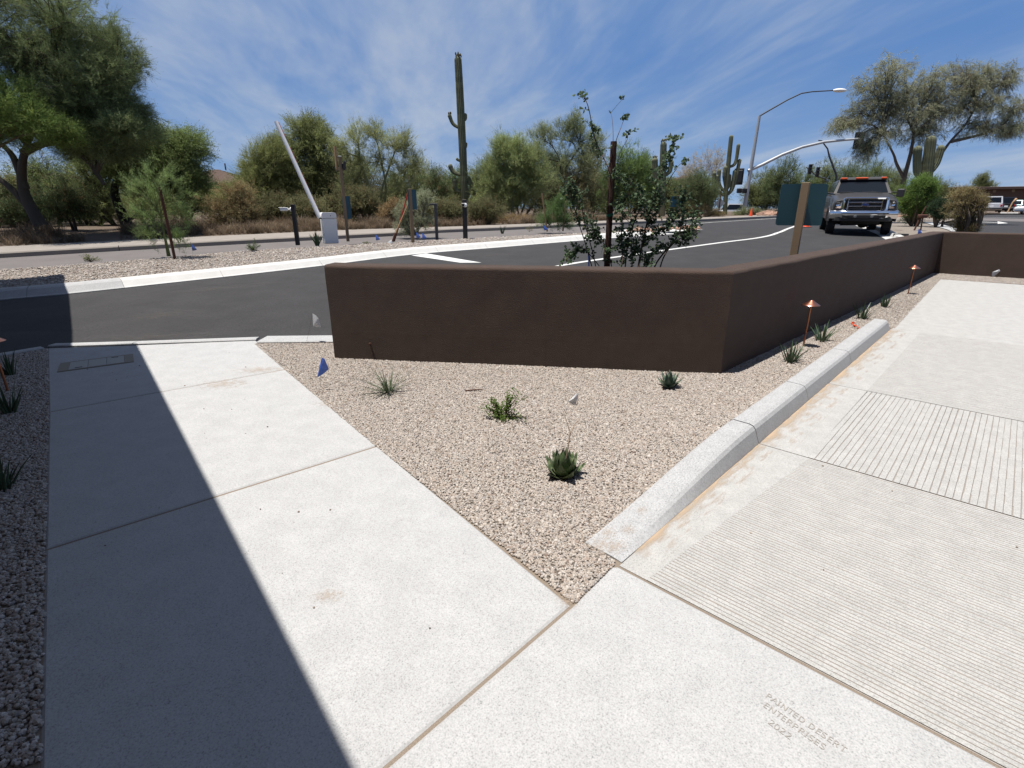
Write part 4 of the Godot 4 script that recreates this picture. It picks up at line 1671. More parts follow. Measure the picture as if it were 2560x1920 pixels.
	clump("young_agave", "small upright agave on the island left of the two saplings", on(Vector2(-0.333, -18.596), 0.11), 16, 0.32, 0.04, 131)
	var sg := thing("green_tuft", "round grey green bush on the island left of the camera post", "shrub", on(Vector2(-6.645, -13.665), 0.11))
	small_shrub(sg, 133, [[0.0, 0.14, 0.0, 0.20, 0.13, 0.16], [0.06, 0.2, 0.0, 0.14, 0.12, 0.12], [-0.1, 0.1, 0.0, 0.12, 0.1, 0.1]], 1500, Color(0.10, 0.145, 0.06))
	var s2 := thing("green_tuft", "low yellow green weed on the island at the left", "shrub", on(Vector2(-9.424, -11.805), 0.11))
	small_shrub(s2, 134, [[0.0, 0.08, 0.0, 0.22, 0.06, 0.12], [-0.12, 0.16, 0.0, 0.12, 0.10, 0.1], [0.12, 0.07, 0.0, 0.14, 0.06, 0.1]], 700, Color(0.14, 0.17, 0.05))
	var s3 := thing("green_tuft", "low weed on the island between gate and shovel", "shrub", on(Vector2(-4.183, -15.375), 0.11))
	small_shrub(s3, 135, [[0.0, 0.03, 0.0, 0.2, 0.03, 0.1]], 260, Color(0.13, 0.16, 0.06))
	var s4 := thing("green_tuft", "thin weed on the island right of the small agave", "shrub", on(Vector2(0.615, -19.165), 0.11))
	small_shrub(s4, 136, [[0.0, 0.15, 0.0, 0.22, 0.15, 0.12]], 300, Color(0.2, 0.2, 0.07))


# Seen from behind: the big sign just over the wall.
func far_street_things() -> void:
	var s := thing("back_of_sign", "back of a dark teal sign on a tan square post behind the wall", "sign", Vector3(Vector3(3.881, 0.874, -7.300).x, 0.0, -7.3))
	var h := 1.818
	var pb := MB.new()
	pb.box(Vector3(0, h / 2 - 0.05, 0), Vector3(0.095, h + 0.1, 0.095), 0.004, Basis(Vector3.UP, -0.62))
	part("post", pb, M.tan_paint, s)
	sign_board(s, Vector3(0.02, 1.540, -0.062), Vector2(0.575, 0.53), -0.22, M.teal)
	# street light and signal pole
	var F := 52.0
	var p := thing("signal_pole", "galvanised street light pole with signal mast arm reaching right", "traffic signal", on(Vector2(22.141, -52.000)))
	var base := Vector3.ZERO
	var top := Vector3(0.111, 8.493, 0)
	top.x = 0.25
	var mb := MB.new()
	mb.tube([base, top * 0.5, top], [0.20, 0.165, 0.12], 14)
	part("pole", mb, M.steel, p)
	var lm := MB.new()
	var arm := []
	for q in [Vector3(0.203, 8.363, 0), Vector3(1.128, 8.914, 0), Vector3(2.541, 9.716, 0), Vector3(3.699, 10.257, 0), Vector3(4.634, 10.415, 0), Vector3(6.572, 10.542, 0)]:
		arm.append(q)
	var lean: Vector3 = top - arm[0]
	for j in arm.size():
		arm[j] += lean * (1.0 - float(j) / 5.0)
	lm.tube(arm, [0.07, 0.065, 0.06, 0.055, 0.05, 0.045], 8)
	part("lamp_arm", lm, M.grey_post, p)
	var lh := MB.new()
	var rg := RandomNumberGenerator.new()
	lh.blob(arm[5] + Vector3(0.5, 0.0, 0), Vector3(0.62, 0.16, 0.26), 8, 14, 0.0, rg)
	part("lamp_head", lh, M.white, p)
	var ma := MB.new()
	var mast := []
	for q in [Vector3(0.182, 3.902, 0), Vector3(1.109, 4.419, 0), Vector3(2.825, 5.272, 0), Vector3(4.558, 5.914, 0), Vector3(6.499, 6.350, 0), Vector3(8.300, 6.517, 0), Vector3(9.745, 6.618, 0)]:
		mast.append(q)
	var rad := [0.15, 0.14, 0.13, 0.12, 0.11, 0.10, 0.09]
	mast[0].x -= 0.3
	ma.tube(mast, rad, 12)
	part("mast_arm", ma, M.steel, p)
	for q in [[Vector3(-0.232, 3.417, 0), 0.0], [Vector3(9.671, 6.451, 0), 0.35]]:
		var sgn := MB.new()
		var bs := Basis(Vector3.UP, q[1] - 0.5)
		var c: Vector3 = q[0] + (Vector3(-0.55, 0, -0.35) if q[1] == 0.0 else Vector3.ZERO)
		sgn.box(c, Vector3(0.85, 1.45, 0.05), 0.02, bs)
		sgn.box(c + bs * Vector3(0.15, 0, 0.14), Vector3(0.36, 1.1, 0.22), 0.03, bs)
		var hd := part("signal_head", sgn, M.black, p)
		var vz := MB.new()
		for k in 3:
			vz.lathe(c + bs * Vector3(0.15, 0.36 - 0.36 * k, -0.03), [Vector2(0.15, 0), Vector2(0.155, 0.26), Vector2(0.14, 0.26), Vector2(0.135, 0.0)], 14, bs * Basis(Vector3.RIGHT, -PI / 2))
		part("visors", vz, M.black, hd)
	var wk := MB.new()
	for k in [-1.0, 1.0]:
		wk.box(Vector3(-0.198, 2.154, 0) + Vector3(-0.3 + k * 0.25, 0, 0.15), Vector3(0.42, 0.42, 0.28), 0.05)
	part("walk_signal", wk, M.black, p)
	# far signals on a mast of their own
	var fs := thing("far_signal", "pair of black signal heads on a distant mast above the sign", "traffic signal", on(Vector2(43.835, -75.000)))
	var pole2 := MB.new()
	pole2.tube([Vector3.ZERO, Vector3(-1.604, 4.536, 0) * Vector3(0.0, 1, 0) + Vector3(0.0, 0, 0), Vector3(-1.502, 7.015, 0), Vector3(-1.889, 7.894, 0), Vector3(-2.874, 8.861, 0), Vector3(-3.307, 8.910, 0)], [0.16, 0.13, 0.11, 0.09, 0.08, 0.07], 10)
	part("pole", pole2, M.grey_post, fs)
	var ar2 := MB.new()
	ar2.tube([Vector3(-1.211, 4.184, 0), Vector3(-2.557, 4.435, 0), Vector3(-4.291, 5.634, 0)], [0.08, 0.07, 0.06], 8)
	part("mast_arm", ar2, M.grey_post, fs)
	for q in [Vector3(-3.761, 5.385, 0), Vector3(-2.672, 5.036, 0)]:
		var b2 := MB.new()
		b2.box(q, Vector3(0.42, 1.25, 0.3), 0.05)
		for k in 3:
			b2.box(q + Vector3(0.0, 0.4 - 0.4 * k + 0.13, 0.3), Vector3(0.36, 0.05, 0.34), 0.02)
		part("signal_head", b2, M.black, fs)
	# cones
	cone("small orange traffic cone at the kerb below the signal pole", on(Vector2(18.474, -42.000)), 0.74)
	cone("orange traffic cone on the drive partly behind the sign post", on(Vector2(13.659, -25.074)), 0.62)
	# diamond sign seen from behind
	var d := thing("diamond_sign", "back of a grey diamond shaped sign on a thin post by the saguaro", "sign", on(Vector2(15.209, -40.000)))
	var dm := MB.new()
	dm.tube([Vector3.ZERO, Vector3(0, 2.0, 0)], [0.035, 0.035], 8)
	part("post", dm, M.rust, d)
	var dp := MB.new()
	var dd := 0.38
	dp.prism([Vector2(dd, 0), Vector2(0, dd), Vector2(-dd, 0), Vector2(0, -dd)], -0.004, 0.004, Transform3D(Basis.IDENTITY, Vector3(0.02, 1.071, -0.05)))
	part("sign_panel", dp, M.steel, d)
	# small teal sign beyond the drive
	var ts := thing("tan_sign_post", "small teal sign on a short tan post far behind the staked shrub", "sign post", on(Vector2(10.008, -33.000)))
	var tb := MB.new()
	tb.box(Vector3(0, 0.75, 0.06), Vector3(0.12, 1.5, 0.1), 0.004)
	part("post", tb, M.tan_paint, ts)
	sign_board(ts, Vector3(-0.05, 1.15, -0.02), Vector2(0.8, 0.62), 0.1, M.teal)
	# drain inlet by the truck
	var dr := thing("drain_inlet", "black drain inlet opening in the kerb in front of the truck", "drain", on(Vector2(12.997, -17.929), 0.02), -0.6)
	var db := MB.new()
	db.box(Vector3(0, 0.07, 0), Vector3(0.42, 0.16, 0.1), 0.01)
	part("opening", db, M.black, dr)
	# small valve stakes
	var vs := thing("irrigation_stake", "rusty pair of stakes with a brown cap right of the truck", "stake", on(Vector2(15.078, -19.926), 0.1))
	var vb := MB.new()
	vb.tube([Vector3(-0.18, 0, 0), Vector3(-0.06, 0.5, 0), Vector3(0.05, 0.85, 0)], [0.03, 0.03, 0.02], 7)
	vb.tube([Vector3(0.06, 0, 0), Vector3(0.02, 0.45, 0)], [0.025, 0.02], 7)
	vb.box(Vector3(0.0, 0.5, 0.0), Vector3(0.28, 0.13, 0.2), 0.03)
	part("stakes", vb, M.rust, vs)
	var bw := thing("bare_sapling", "bare forked sapling behind the inner wall corner", "sapling", on(Vector2(17.833, -22.701), 0.1))
	var bb := MB.new()
	bb.col = Color(0.30, 0.2, 0.16)
	bb.tube([Vector3(0, 0, 0), Vector3(0.0, 0.18, 0), Vector3(0.01, 0.4, 0)], [0.025, 0.02, 0.012], 6)
	bb.tube([Vector3(0, 0.05, 0), Vector3(-0.1, 0.14, 0), Vector3(-0.16, 0.2, 0)], [0.02, 0.017, 0.01], 6)
	bb.tube([Vector3(0, 0.04, 0), Vector3(0.15, 0.12, 0), Vector3(0.27, 0.3, 0)], [0.02, 0.017, 0.01], 6)
	part("stems", bb, M.bark, bw)


func cone(label: String, at: Vector3, h: float) -> void:
	var t := thing("traffic_cone", label, "traffic cone", at)
	var b := MB.new()
	b.lathe(Vector3.ZERO, [Vector2(0.17, 0.03), Vector2(0.155, 0.05), Vector2(0.03, h - 0.02), Vector2(0.02, h), Vector2(0, h)], 18)
	part("body", b, M.orange, t)
	var s := MB.new()
	s.box(Vector3(0, 0.018, 0), Vector3(0.38, 0.036, 0.38), 0.01)
	part("foot", s, paint(Color(0.35, 0.05, 0.02), 0.7), t)


# A ring across the truck at one z: rounded flanks between two heights.
func body_ring(z: float, hw: float, y0: float, y1: float, crown := 0.02) -> Array:
	var r := []
	for q in [[-0.90, 0.0], [0.90, 0.0], [1.0, 0.10], [1.0, 0.55], [0.985, 0.80], [0.93, 0.95], [0.80, 1.0], [0.4, 1.0 + crown], [0.0, 1.0 + crown * 1.3], [-0.4, 1.0 + crown], [-0.80, 1.0], [-0.93, 0.95], [-0.985, 0.80], [-1.0, 0.55], [-1.0, 0.10]]:
		r.append(Vector3(q[0] * hw, lerpf(y0, y1, q[1]), z))
	return r


func round_rect(w: float, h: float, r: float, n := 5) -> Array:
	var o := []
	for c in [[1, 1, 0.0], [-1, 1, PI / 2], [-1, -1, PI], [1, -1, PI * 1.5]]:
		for k in n:
			var a: float = c[2] + PI / 2 * k / (n - 1)
			o.append(Vector2(c[0] * (w / 2 - r) + r * cos(a), c[1] * (h / 2 - r) + r * sin(a)))
	return o


# a frame between two outlines of equal count
func frame(mb: MB, outer: Array, inner: Array, z0: float, z1: float, x: Transform3D) -> void:
	for k in outer.size():
		var k2 := (k + 1) % outer.size()
		var a: Vector2 = outer[k]
		var b: Vector2 = outer[k2]
		var c: Vector2 = inner[k2]
		var d: Vector2 = inner[k]
		mb.quad(x * Vector3(a.x, a.y, z1 - 0.012), x * Vector3(b.x, b.y, z1 - 0.012), x * Vector3(lerpf(b.x, c.x, 0.35), lerpf(b.y, c.y, 0.35), z1), x * Vector3(lerpf(a.x, d.x, 0.35), lerpf(a.y, d.y, 0.35), z1))
		mb.quad(x * Vector3(lerpf(a.x, d.x, 0.35), lerpf(a.y, d.y, 0.35), z1), x * Vector3(lerpf(b.x, c.x, 0.35), lerpf(b.y, c.y, 0.35), z1), x * Vector3(c.x, c.y, z1 - 0.015), x * Vector3(d.x, d.y, z1 - 0.015))
		mb.quad(x * Vector3(a.x, a.y, z0), x * Vector3(b.x, b.y, z0), x * Vector3(b.x, b.y, z1 - 0.012), x * Vector3(a.x, a.y, z1 - 0.012))
		mb.quad(x * Vector3(d.x, d.y, z1 - 0.015), x * Vector3(c.x, c.y, z1 - 0.015), x * Vector3(c.x, c.y, z0), x * Vector3(d.x, d.y, z0))


func wheel(t: Node3D, at: Vector3, r: float, w: float, yaw := 0.0) -> void:
	var root := Node3D.new()
	root.name = "wheel"
	t.add_child(root, true)
	var k := 0
	for s in t.get_children():
		if s != root and String(s.name).begins_with("wheel"):
			k += 1
	root.name = "wheel" if k == 0 else "wheel_%03d" % k
	root.position = at
	root.rotation.y = yaw
	var b := Basis(Vector3.FORWARD, PI / 2)
	var ty := MB.new()
	ty.lathe(Vector3.ZERO, [Vector2(r * 0.58, -w * 0.42), Vector2(r * 0.9, -w * 0.5), Vector2(r * 0.985, -w * 0.4), Vector2(r, -w * 0.3), Vector2(r, w * 0.3), Vector2(r * 0.985, w * 0.4), Vector2(r * 0.9, w * 0.5), Vector2(r * 0.58, w * 0.42)], 28, b)
	for j in 28:
		var a := TAU * j / 28
		ty.box(Vector3((0.5 if j % 2 else -0.5) * w * 0.5, cos(a) * r, sin(a) * r), Vector3(w * 0.42, 0.02, 0.045), 0.0, Basis(Vector3.RIGHT, a))
	part("tyre", ty, M.tyre, root)
	var ri := MB.new()
	for s in [-1.0, 1.0]:
		ri.lathe(Vector3.ZERO, [Vector2(r * 0.6, s * w * 0.43), Vector2(r * 0.54, s * w * 0.38), Vector2(r * 0.5, s * w * 0.2), Vector2(r * 0.2, s * w * 0.3), Vector2(0.0, s * w * 0.34)], 24, b)
	part("rim", ri, M.chrome, root)


func truck() -> void:
	var S := 0.985
	var t := thing("pickup_truck", "grey full size truck with chrome grille and orange roof lights facing the camera", "truck", on(Vector2(12.561, -19.600)), -0.46)
	var paint_ := paint(Color(0.042, 0.040, 0.040), 0.42, 0.2, 0.25)
	var dark := paint(Color(0.03, 0.03, 0.033), 0.6)
	var x := Transform3D(Basis.IDENTITY.scaled(Vector3.ONE * S), Vector3.ZERO)
	t.transform.basis = t.transform.basis.scaled_local(Vector3.ONE * S)
	# z = 0 at the front axle, nose towards +z
	var body := MB.new()
	body.loft([body_ring(0.80, 0.93, 0.66, 1.17), body_ring(0.74, 0.97, 0.60, 1.21), body_ring(0.45, 1.0, 0.58, 1.26, 0.06), body_ring(-0.2, 1.01, 0.55, 1.36, 0.07), body_ring(-0.75, 1.01, 0.5, 1.43, 0.03), body_ring(-0.8, 1.01, 0.46, 1.44, 0.0), body_ring(-4.35, 1.01, 0.46, 1.44, 0.0), body_ring(-4.55, 0.98, 0.5, 1.42, 0.0), body_ring(-4.62, 0.92, 0.56, 1.36, 0.0)], true)
	var bo := part("body", body, paint_, t)
	# wheel flares and openings
	for s in [-1.0, 1.0]:
		for z in [0.0, -3.5]:
			var fl := MB.new()
			var pts := []
			var pr := []
			for k in 13:
				var a := PI * k / 12
				pts.append(Vector3(s * 1.012, 0.46 + 0.50 * sin(a), z + 0.52 * cos(a)))
				pr.append(0.035)
			fl.tube(pts, pr, 8)
			part("wheel_flare", fl, paint_, bo)
			var well := MB.new()
			var o := []
			for k in 13:
				var a := PI * k / 12
				o.append(Vector2(0.5 * cos(a), 0.48 * sin(a)))
			well.prism(o, -0.004, 0.004, Transform3D(Basis(Vector3.UP, PI / 2), Vector3(s * 1.012, 0.46, z)))
			part("wheel_well", well, M.black, bo)
	# cab
	var gb := [Vector3(0.92, 1.43, -0.72), Vector3(0.92, 1.43, -4.5), Vector3(-0.92, 1.43, -4.5), Vector3(-0.92, 1.43, -0.72)]
	var gt := [Vector3(0.74, 1.96, -1.36), Vector3(0.76, 1.96, -4.30), Vector3(-0.76, 1.96, -4.30), Vector3(-0.74, 1.96, -1.36)]
	var gr := [Vector3(0.62, 2.01, -1.52), Vector3(0.64, 2.01, -4.2), Vector3(-0.64, 2.01, -4.2), Vector3(-0.62, 2.01, -1.52)]
	var cab := MB.new()
	for k in 4:
		var k2 := (k + 1) % 4
		cab.face([gb[k], gb[k2], gt[k2], gt[k]], Vector3(0, 1.5, -2.6))
		cab.face([gt[k], gt[k2], gr[k2], gr[k]], Vector3(0, 1.5, -2.6))
	cab.face([gr[0], gr[1], gr[2], gr[3]], Vector3(0, 1.5, -2.6))
	part("cab", cab, paint_, t)
	var pane := func(a: Vector3, b: Vector3, c: Vector3, d: Vector3, away: Vector3, called: String) -> void:
		var m := MB.new()
		m.face([a + away, b + away, c + away, d + away], Vector3(0, 1.5, -2.6))
		part(called, m, M.dark_glass, t)
	var mixq := func(u: float, v: float, k: int) -> Vector3:
		var k2 := (k + 1) % 4
		return gb[k].lerp(gb[k2], u).lerp(gt[k].lerp(gt[k2], u), v)
	pane.call(mixq.call(0.055, 0.04, 3), mixq.call(0.945, 0.04, 3), mixq.call(0.955, 0.93, 3), mixq.call(0.045, 0.93, 3), Vector3(0, 0.008, 0.008), "windshield")
	for s in [0, 2]:
		var away := Vector3(0.008 if s == 0 else -0.008, 0.002, 0)
		for w in [[0.05, 0.30], [0.33, 0.58], [0.61, 0.96]]:
			var u0: float = w[0] if s == 0 else 1.0 - w[0]
			var u1: float = w[1] if s == 0 else 1.0 - w[1]
			pane.call(mixq.call(u0, 0.08, s), mixq.call(u1, 0.08, s), mixq.call(u1, 0.9, s), mixq.call(lerpf(u0, u1, 0.08), 0.9, s), away, "side_window")
	# sun visor over the windshield with amber lamps
	var vis := MB.new()
	vis.box(Vector3(0, 1.965, -1.30), Vector3(1.50, 0.075, 0.22), 0.03, Basis(Vector3.RIGHT, 0.35))
	part("visor", vis, dark, t)
	var amber := paint(Color(0.70, 0.10, 0.02), 0.25, 0.0, 0.5)
	for q in [[-0.63, 0.22], [-0.04, 0.40], [0.66, 0.18]]:
		var l := MB.new()
		l.box(Vector3(q[0], 1.975, -1.20), Vector3(q[1], 0.07, 0.05), 0.015, Basis(Vector3.RIGHT, 0.35))
		part("roof_light", l, amber, t)
	# grille
	var gx := Transform3D(Basis(Vector3.RIGHT, -0.06), Vector3(0, 1.02, 0.80))
	var gback := MB.new()
	gback.prism(round_rect(1.26, 0.40, 0.07), -0.02, 0.012, gx)
	var gf := part("grille", gback, M.black, t)
	var fr := MB.new()
	frame(fr, round_rect(1.36, 0.50, 0.09), round_rect(1.24, 0.37, 0.06), -0.02, 0.075, gx)
	part("grille_frame", fr, M.chrome, gf)
	for y in [0.07, -0.06]:
		var br := MB.new()
		br.box(gx * Vector3(0, y, 0.04), Vector3(1.0, 0.048, 0.05), 0.014)
		part("grille_bar", br, M.chrome, gf)
	for s in [-1.0, 1.0]:
		var up := MB.new()
		up.box(gx * Vector3(s * 0.505, 0, 0.035), Vector3(0.05, 0.37, 0.05), 0.014)
		part("grille_upright", up, M.chrome, gf)
	for y in [0.135, 0.005, -0.125]:
		var thin := MB.new()
		thin.box(gx * Vector3(0, y, 0.018), Vector3(1.22, 0.012, 0.012), 0.002)
		part("grille_slat", thin, dark, gf)
	var ov := MB.new()
	var eo := []
	var ei := []
	for k in 24:
		var a := TAU * k / 24
		eo.append(Vector2(0.115 * cos(a), 0.05 * sin(a)))
		ei.append(Vector2(0.102 * cos(a), 0.038 * sin(a)))
	ov.prism(eo, 0.02, 0.078, gx)
	var badge := part("badge_rim", ov, M.chrome, gf)
	badge.set_meta("label", "chrome rimmed blue oval badge")
	var bl := MB.new()
	bl.prism(ei, 0.02, 0.081, gx)
	part("badge", bl, paint(Color(0.02, 0.05, 0.2), 0.3, 0.0, 0.6), gf)
	var tm := TextMesh.new()
	tm.text = "Ford"
	var fnt := SystemFont.new()
	fnt.font_names = PackedStringArray(["Droid Serif"])
	fnt.font_italic = true
	tm.font = fnt
	tm.font_size = 32
	tm.pixel_size = 0.0021
	tm.depth = 0.004
	var lt := part_mesh("badge_lettering", tm, M.chrome, gf)
	lt.transform = gx * Transform3D(Basis.IDENTITY, Vector3(0, 0, 0.083))
	# lamps
	var lens := paint(Color(0.26, 0.27, 0.28), 0.18, 0.3, 0.5)
	for s in [-1.0, 1.0]:
		var hl := MB.new()
		hl.loft([[Vector3(s * 0.70, 0.88, 0.70), Vector3(s * 0.985, 0.89, 0.66), Vector3(s * 0.985, 1.12, 0.62), Vector3(s * 0.70, 1.14, 0.70)], [Vector3(s * 0.70, 0.88, 0.835), Vector3(s * 0.965, 0.89, 0.76), Vector3(s * 0.965, 1.12, 0.70), Vector3(s * 0.70, 1.14, 0.80)]])
		var h := part("headlight", hl, lens, t)
		var re := MB.new()
		re.lathe(Vector3(s * 0.82, 1.05, 0.79), [Vector2(0.075, 0.0), Vector2(0.072, 0.02), Vector2(0.03, 0.01), Vector2(0.0, 0.012)], 18, Basis(Vector3.RIGHT, PI / 2))
		part("reflector", re, M.chrome, h)
		var tn := MB.new()
		tn.box(Vector3(s * 0.82, 0.925, 0.80), Vector3(0.23, 0.055, 0.03), 0.01, Basis(Vector3.UP, s * 0.28))
		part("turn_lamp", tn, paint(Color(0.40, 0.30, 0.24), 0.2, 0.2, 0.6), h)
	# bumper in two tones
	var bp := MB.new()
	var rings := []
	for k in 13:
		var u := -1.0 + 2.0 * k / 12
		var sweep_ := 0.20 * pow(absf(u), 2.6)
		var zz := 1.0 - sweep_
		var xx := u * 1.02
		rings.append([Vector3(xx, 0.56, zz - 0.12), Vector3(xx, 0.56, zz - 0.05), Vector3(xx, 0.66, zz + 0.0), Vector3(xx, 0.73, zz + 0.012), Vector3(xx, 0.79, zz - 0.0), Vector3(xx, 0.83, zz - 0.03), Vector3(xx, 0.85, zz - 0.12)])
	bp.loft(rings, true)
	var bu := part("bumper", bp, M.chrome, t)
	var inl := MB.new()
	inl.box(Vector3(0, 0.635, 0.98), Vector3(1.30, 0.11, 0.06), 0.015)
	var ins := part("bumper_intake", inl, M.black, bu)
	for s in [-1.0, 1.0]:
		var fg := MB.new()
		fg.lathe(Vector3(s * 0.25, 0.635, 1.012), [Vector2(0.05, 0.0), Vector2(0.048, 0.015), Vector2(0, 0.02)], 16, Basis(Vector3.RIGHT, PI / 2))
		part("fog_lamp", fg, lens, bu)
		var hk := MB.new()
		hk.tube([Vector3(s * 0.50 - 0.06, 0.64, 1.0), Vector3(s * 0.50 - 0.05, 0.665, 1.06), Vector3(s * 0.50 + 0.05, 0.665, 1.06), Vector3(s * 0.50 + 0.06, 0.64, 1.0)], [0.016, 0.016, 0.016, 0.016], 8)
		part("tow_hook", hk, dark, bu)
	var va := MB.new()
	va.loft([body_ring(0.90, 0.84, 0.48, 0.60, 0.0), body_ring(0.70, 0.90, 0.46, 0.62, 0.0)])
	part("valance", va, paint(Color(0.03, 0.03, 0.03), 0.7), bu)
	var under := MB.new()
	under.box(Vector3(0, 0.42, -1.9), Vector3(1.2, 0.16, 4.6), 0.02)
	under.tube([Vector3(-0.75, 0.40, 0.0), Vector3(0.75, 0.40, 0.0)], [0.06, 0.06], 10)
	under.tube([Vector3(-0.75, 0.42, -3.5), Vector3(0.75, 0.42, -3.5)], [0.07, 0.07], 10)
	under.tube([Vector3(-0.6, 0.33, 0.35), Vector3(0.6, 0.36, 0.35)], [0.025, 0.025], 8)
	under.blob(Vector3(0.15, 0.4, 0.0), Vector3(0.2, 0.18, 0.2), 8, 10, 0.0, rng)
	part("underbody", under, M.black, t)
	# mirrors, wipers
	for s in [-1.0, 1.0]:
		var mi := MB.new()
		mi.box(Vector3(s * 1.23, 1.44, -0.98), Vector3(0.23, 0.28, 0.10), 0.03)
		mi.box(Vector3(s * 1.02, 1.47, -1.0), Vector3(0.24, 0.035, 0.04), 0.008)
		mi.box(Vector3(s * 1.02, 1.36, -1.0), Vector3(0.24, 0.035, 0.04), 0.008)
		part("mirror", mi, dark, t)
		var ha := MB.new()
		ha.box(Vector3(s * 1.018, 1.12, -1.75), Vector3(0.03, 0.035, 0.2), 0.01)
		ha.box(Vector3(s * 1.018, 1.12, -2.75), Vector3(0.03, 0.035, 0.2), 0.01)
		part("door_handle", ha, M.black, t)
	for q in [[-0.72, -0.02], [0.0, 0.70]]:
		var wi := MB.new()
		wi.tube([Vector3(q[1] * 0.9, 1.44, -0.66), Vector3(lerpf(q[0], q[1], 0.5), 1.475, -0.71), Vector3(q[0], 1.47, -0.735)], [0.012, 0.012, 0.008], 6)
		part("wiper", wi, M.black, t)
	for s in [-1.0, 1.0]:
		wheel(t, Vector3(s * 0.87, 0.41, 0.0), 0.41, 0.28, -0.10)
		wheel(t, Vector3(s * 0.87, 0.41, -3.5), 0.41, 0.28)


func car(called: String, label: String, at: Vector3, turn: float, size: Vector3, m: Material, boxy: bool) -> Node3D:
	# origin under the middle, nose towards +z
	var t := thing(called, label, "car", at, turn)
	var hw := size.x / 2
	var hl := size.z / 2
	var belt := size.y * 0.56
	var b := MB.new()
	b.loft([body_ring(hl, hw * 0.88, 0.36, belt * 0.78), body_ring(hl - 0.12, hw * 0.97, 0.30, belt * 0.9), body_ring(hl * 0.45, hw, 0.26, belt), body_ring(-hl + 0.15, hw, 0.26, belt), body_ring(-hl, hw * 0.94, 0.34, belt * 0.97)], true)
	part("body", b, m, t)
	var f0 := hl * 0.42
	var f1 := hl * 0.12
	var r0 := -hl + (0.06 if boxy else 0.5)
	var r1 := -hl + (0.22 if boxy else 1.1)
	var gb := [Vector3(hw * 0.94, belt, f0), Vector3(hw * 0.94, belt, r0), Vector3(-hw * 0.94, belt, r0), Vector3(-hw * 0.94, belt, f0)]
	var gt := [Vector3(hw * 0.76, size.y, f1), Vector3(hw * 0.76, size.y, r1), Vector3(-hw * 0.76, size.y, r1), Vector3(-hw * 0.76, size.y, f1)]
	var c := MB.new()
	var mid := Vector3(0, belt, 0)
	for k in 4:
		var k2 := (k + 1) % 4
		c.face([gb[k], gb[k2], gt[k2], gt[k]], mid)
	c.face([gt[0], gt[1], gt[2], gt[3]], mid)
	part("cab", c, m, t)
	for k in 4:
		var k2 := (k + 1) % 4
		var away: Vector3 = ((gb[k] + gb[k2]) / 2 - mid)
		away.y = 0.1
		away = away.normalized() * 0.01
		var w := MB.new()
		var e := 0.08
		w.face([gb[k].lerp(gb[k2], e).lerp(gt[k].lerp(gt[k2], e), 0.12) + away, gb[k].lerp(gb[k2], 1 - e).lerp(gt[k].lerp(gt[k2], 1 - e), 0.12) + away, gb[k].lerp(gb[k2], 1 - e).lerp(gt[k].lerp(gt[k2], 1 - e), 0.86) + away, gb[k].lerp(gb[k2], e).lerp(gt[k].lerp(gt[k2], e), 0.86) + away], mid)
		part("window", w, M.dark_glass, t)
	for s in [-1.0, 1.0]:
		var tl := MB.new()
		tl.box(Vector3(s * hw * 0.86, belt * 0.78, -hl - 0.0), Vector3(0.16, 0.24, 0.06), 0.015)
		part("tail_light", tl, paint(Color(0.5, 0.02, 0.015), 0.25, 0.0, 0.5), t)
		wheel(t, Vector3(s * hw * 0.86, 0.34, hl * 0.62), 0.34, 0.22)
		wheel(t, Vector3(s * hw * 0.86, 0.34, -hl * 0.60), 0.34, 0.22)
	var bp := MB.new()
	bp.box(Vector3(0, 0.46, -hl - 0.03), Vector3(size.x * 0.96, 0.20, 0.12), 0.03)
	part("rear_bumper", bp, M.grey_post, t)
	var pl := MB.new()
	pl.box(Vector3(0, belt * 0.66, -hl - 0.012), Vector3(0.34, 0.17, 0.02), 0.004)
	part("licence_plate", pl, M.white, t)
	return t


func far_cars() -> void:
	var white := paint(Color(0.62, 0.63, 0.65), 0.35, 0.0, 0.6)
	car("white_suv", "white boxy sport utility car seen from behind before the far building", on(Vector2(54.506, -62.000)), PI - 0.72, Vector3(1.8, 1.72, 4.5), white, true)
	car("dark_car", "dark sport utility car parked right of the white one", on(Vector2(63.412, -70.000)), PI - 0.75, Vector3(1.9, 1.75, 4.8), paint(Color(0.02, 0.018, 0.022), 0.3, 0.2, 0.6), true)
	car("teal_car", "small teal car parked behind the stake at the far right", on(Vector2(68.387, -74.000)), PI - 0.9, Vector3(1.7, 1.45, 4.2), paint(Color(0.06, 0.14, 0.15), 0.3, 0.2, 0.6), false)
	car("white_sedan", "white car cut by the right picture edge on the far road", on(Vector2(51.024, -52.000)), -2.27, Vector3(1.8, 1.45, 4.6), white, false)
	car("white_van", "white car half hidden by shrubs under the signal pole", on(Vector2(26.596, -64.000), -0.8), 1.4, Vector3(1.9, 1.75, 4.8), white, false)
	var p := thing("white_post", "short pale post on a kerb beside the dark parked car", "post", on(Vector2(51.000, -56.000)))
	var b := MB.new()
	b.tube([Vector3.ZERO, Vector3(0.25, 1.1, 0), Vector3(0.55, 1.45, 0)], [0.06, 0.06, 0.14], 8)
	part("stem", b, M.wood_handle, p)
	var k := MB.new()
	sheet(k, [Vector2(48.516, -54.000), Vector2(50.306, -54.000), Vector2(53.078, -57.000), Vector2(51.190, -57.000)], 0.1)
	struct_mesh("far_road_kerb", k, M.white_kerb)
	buildings()


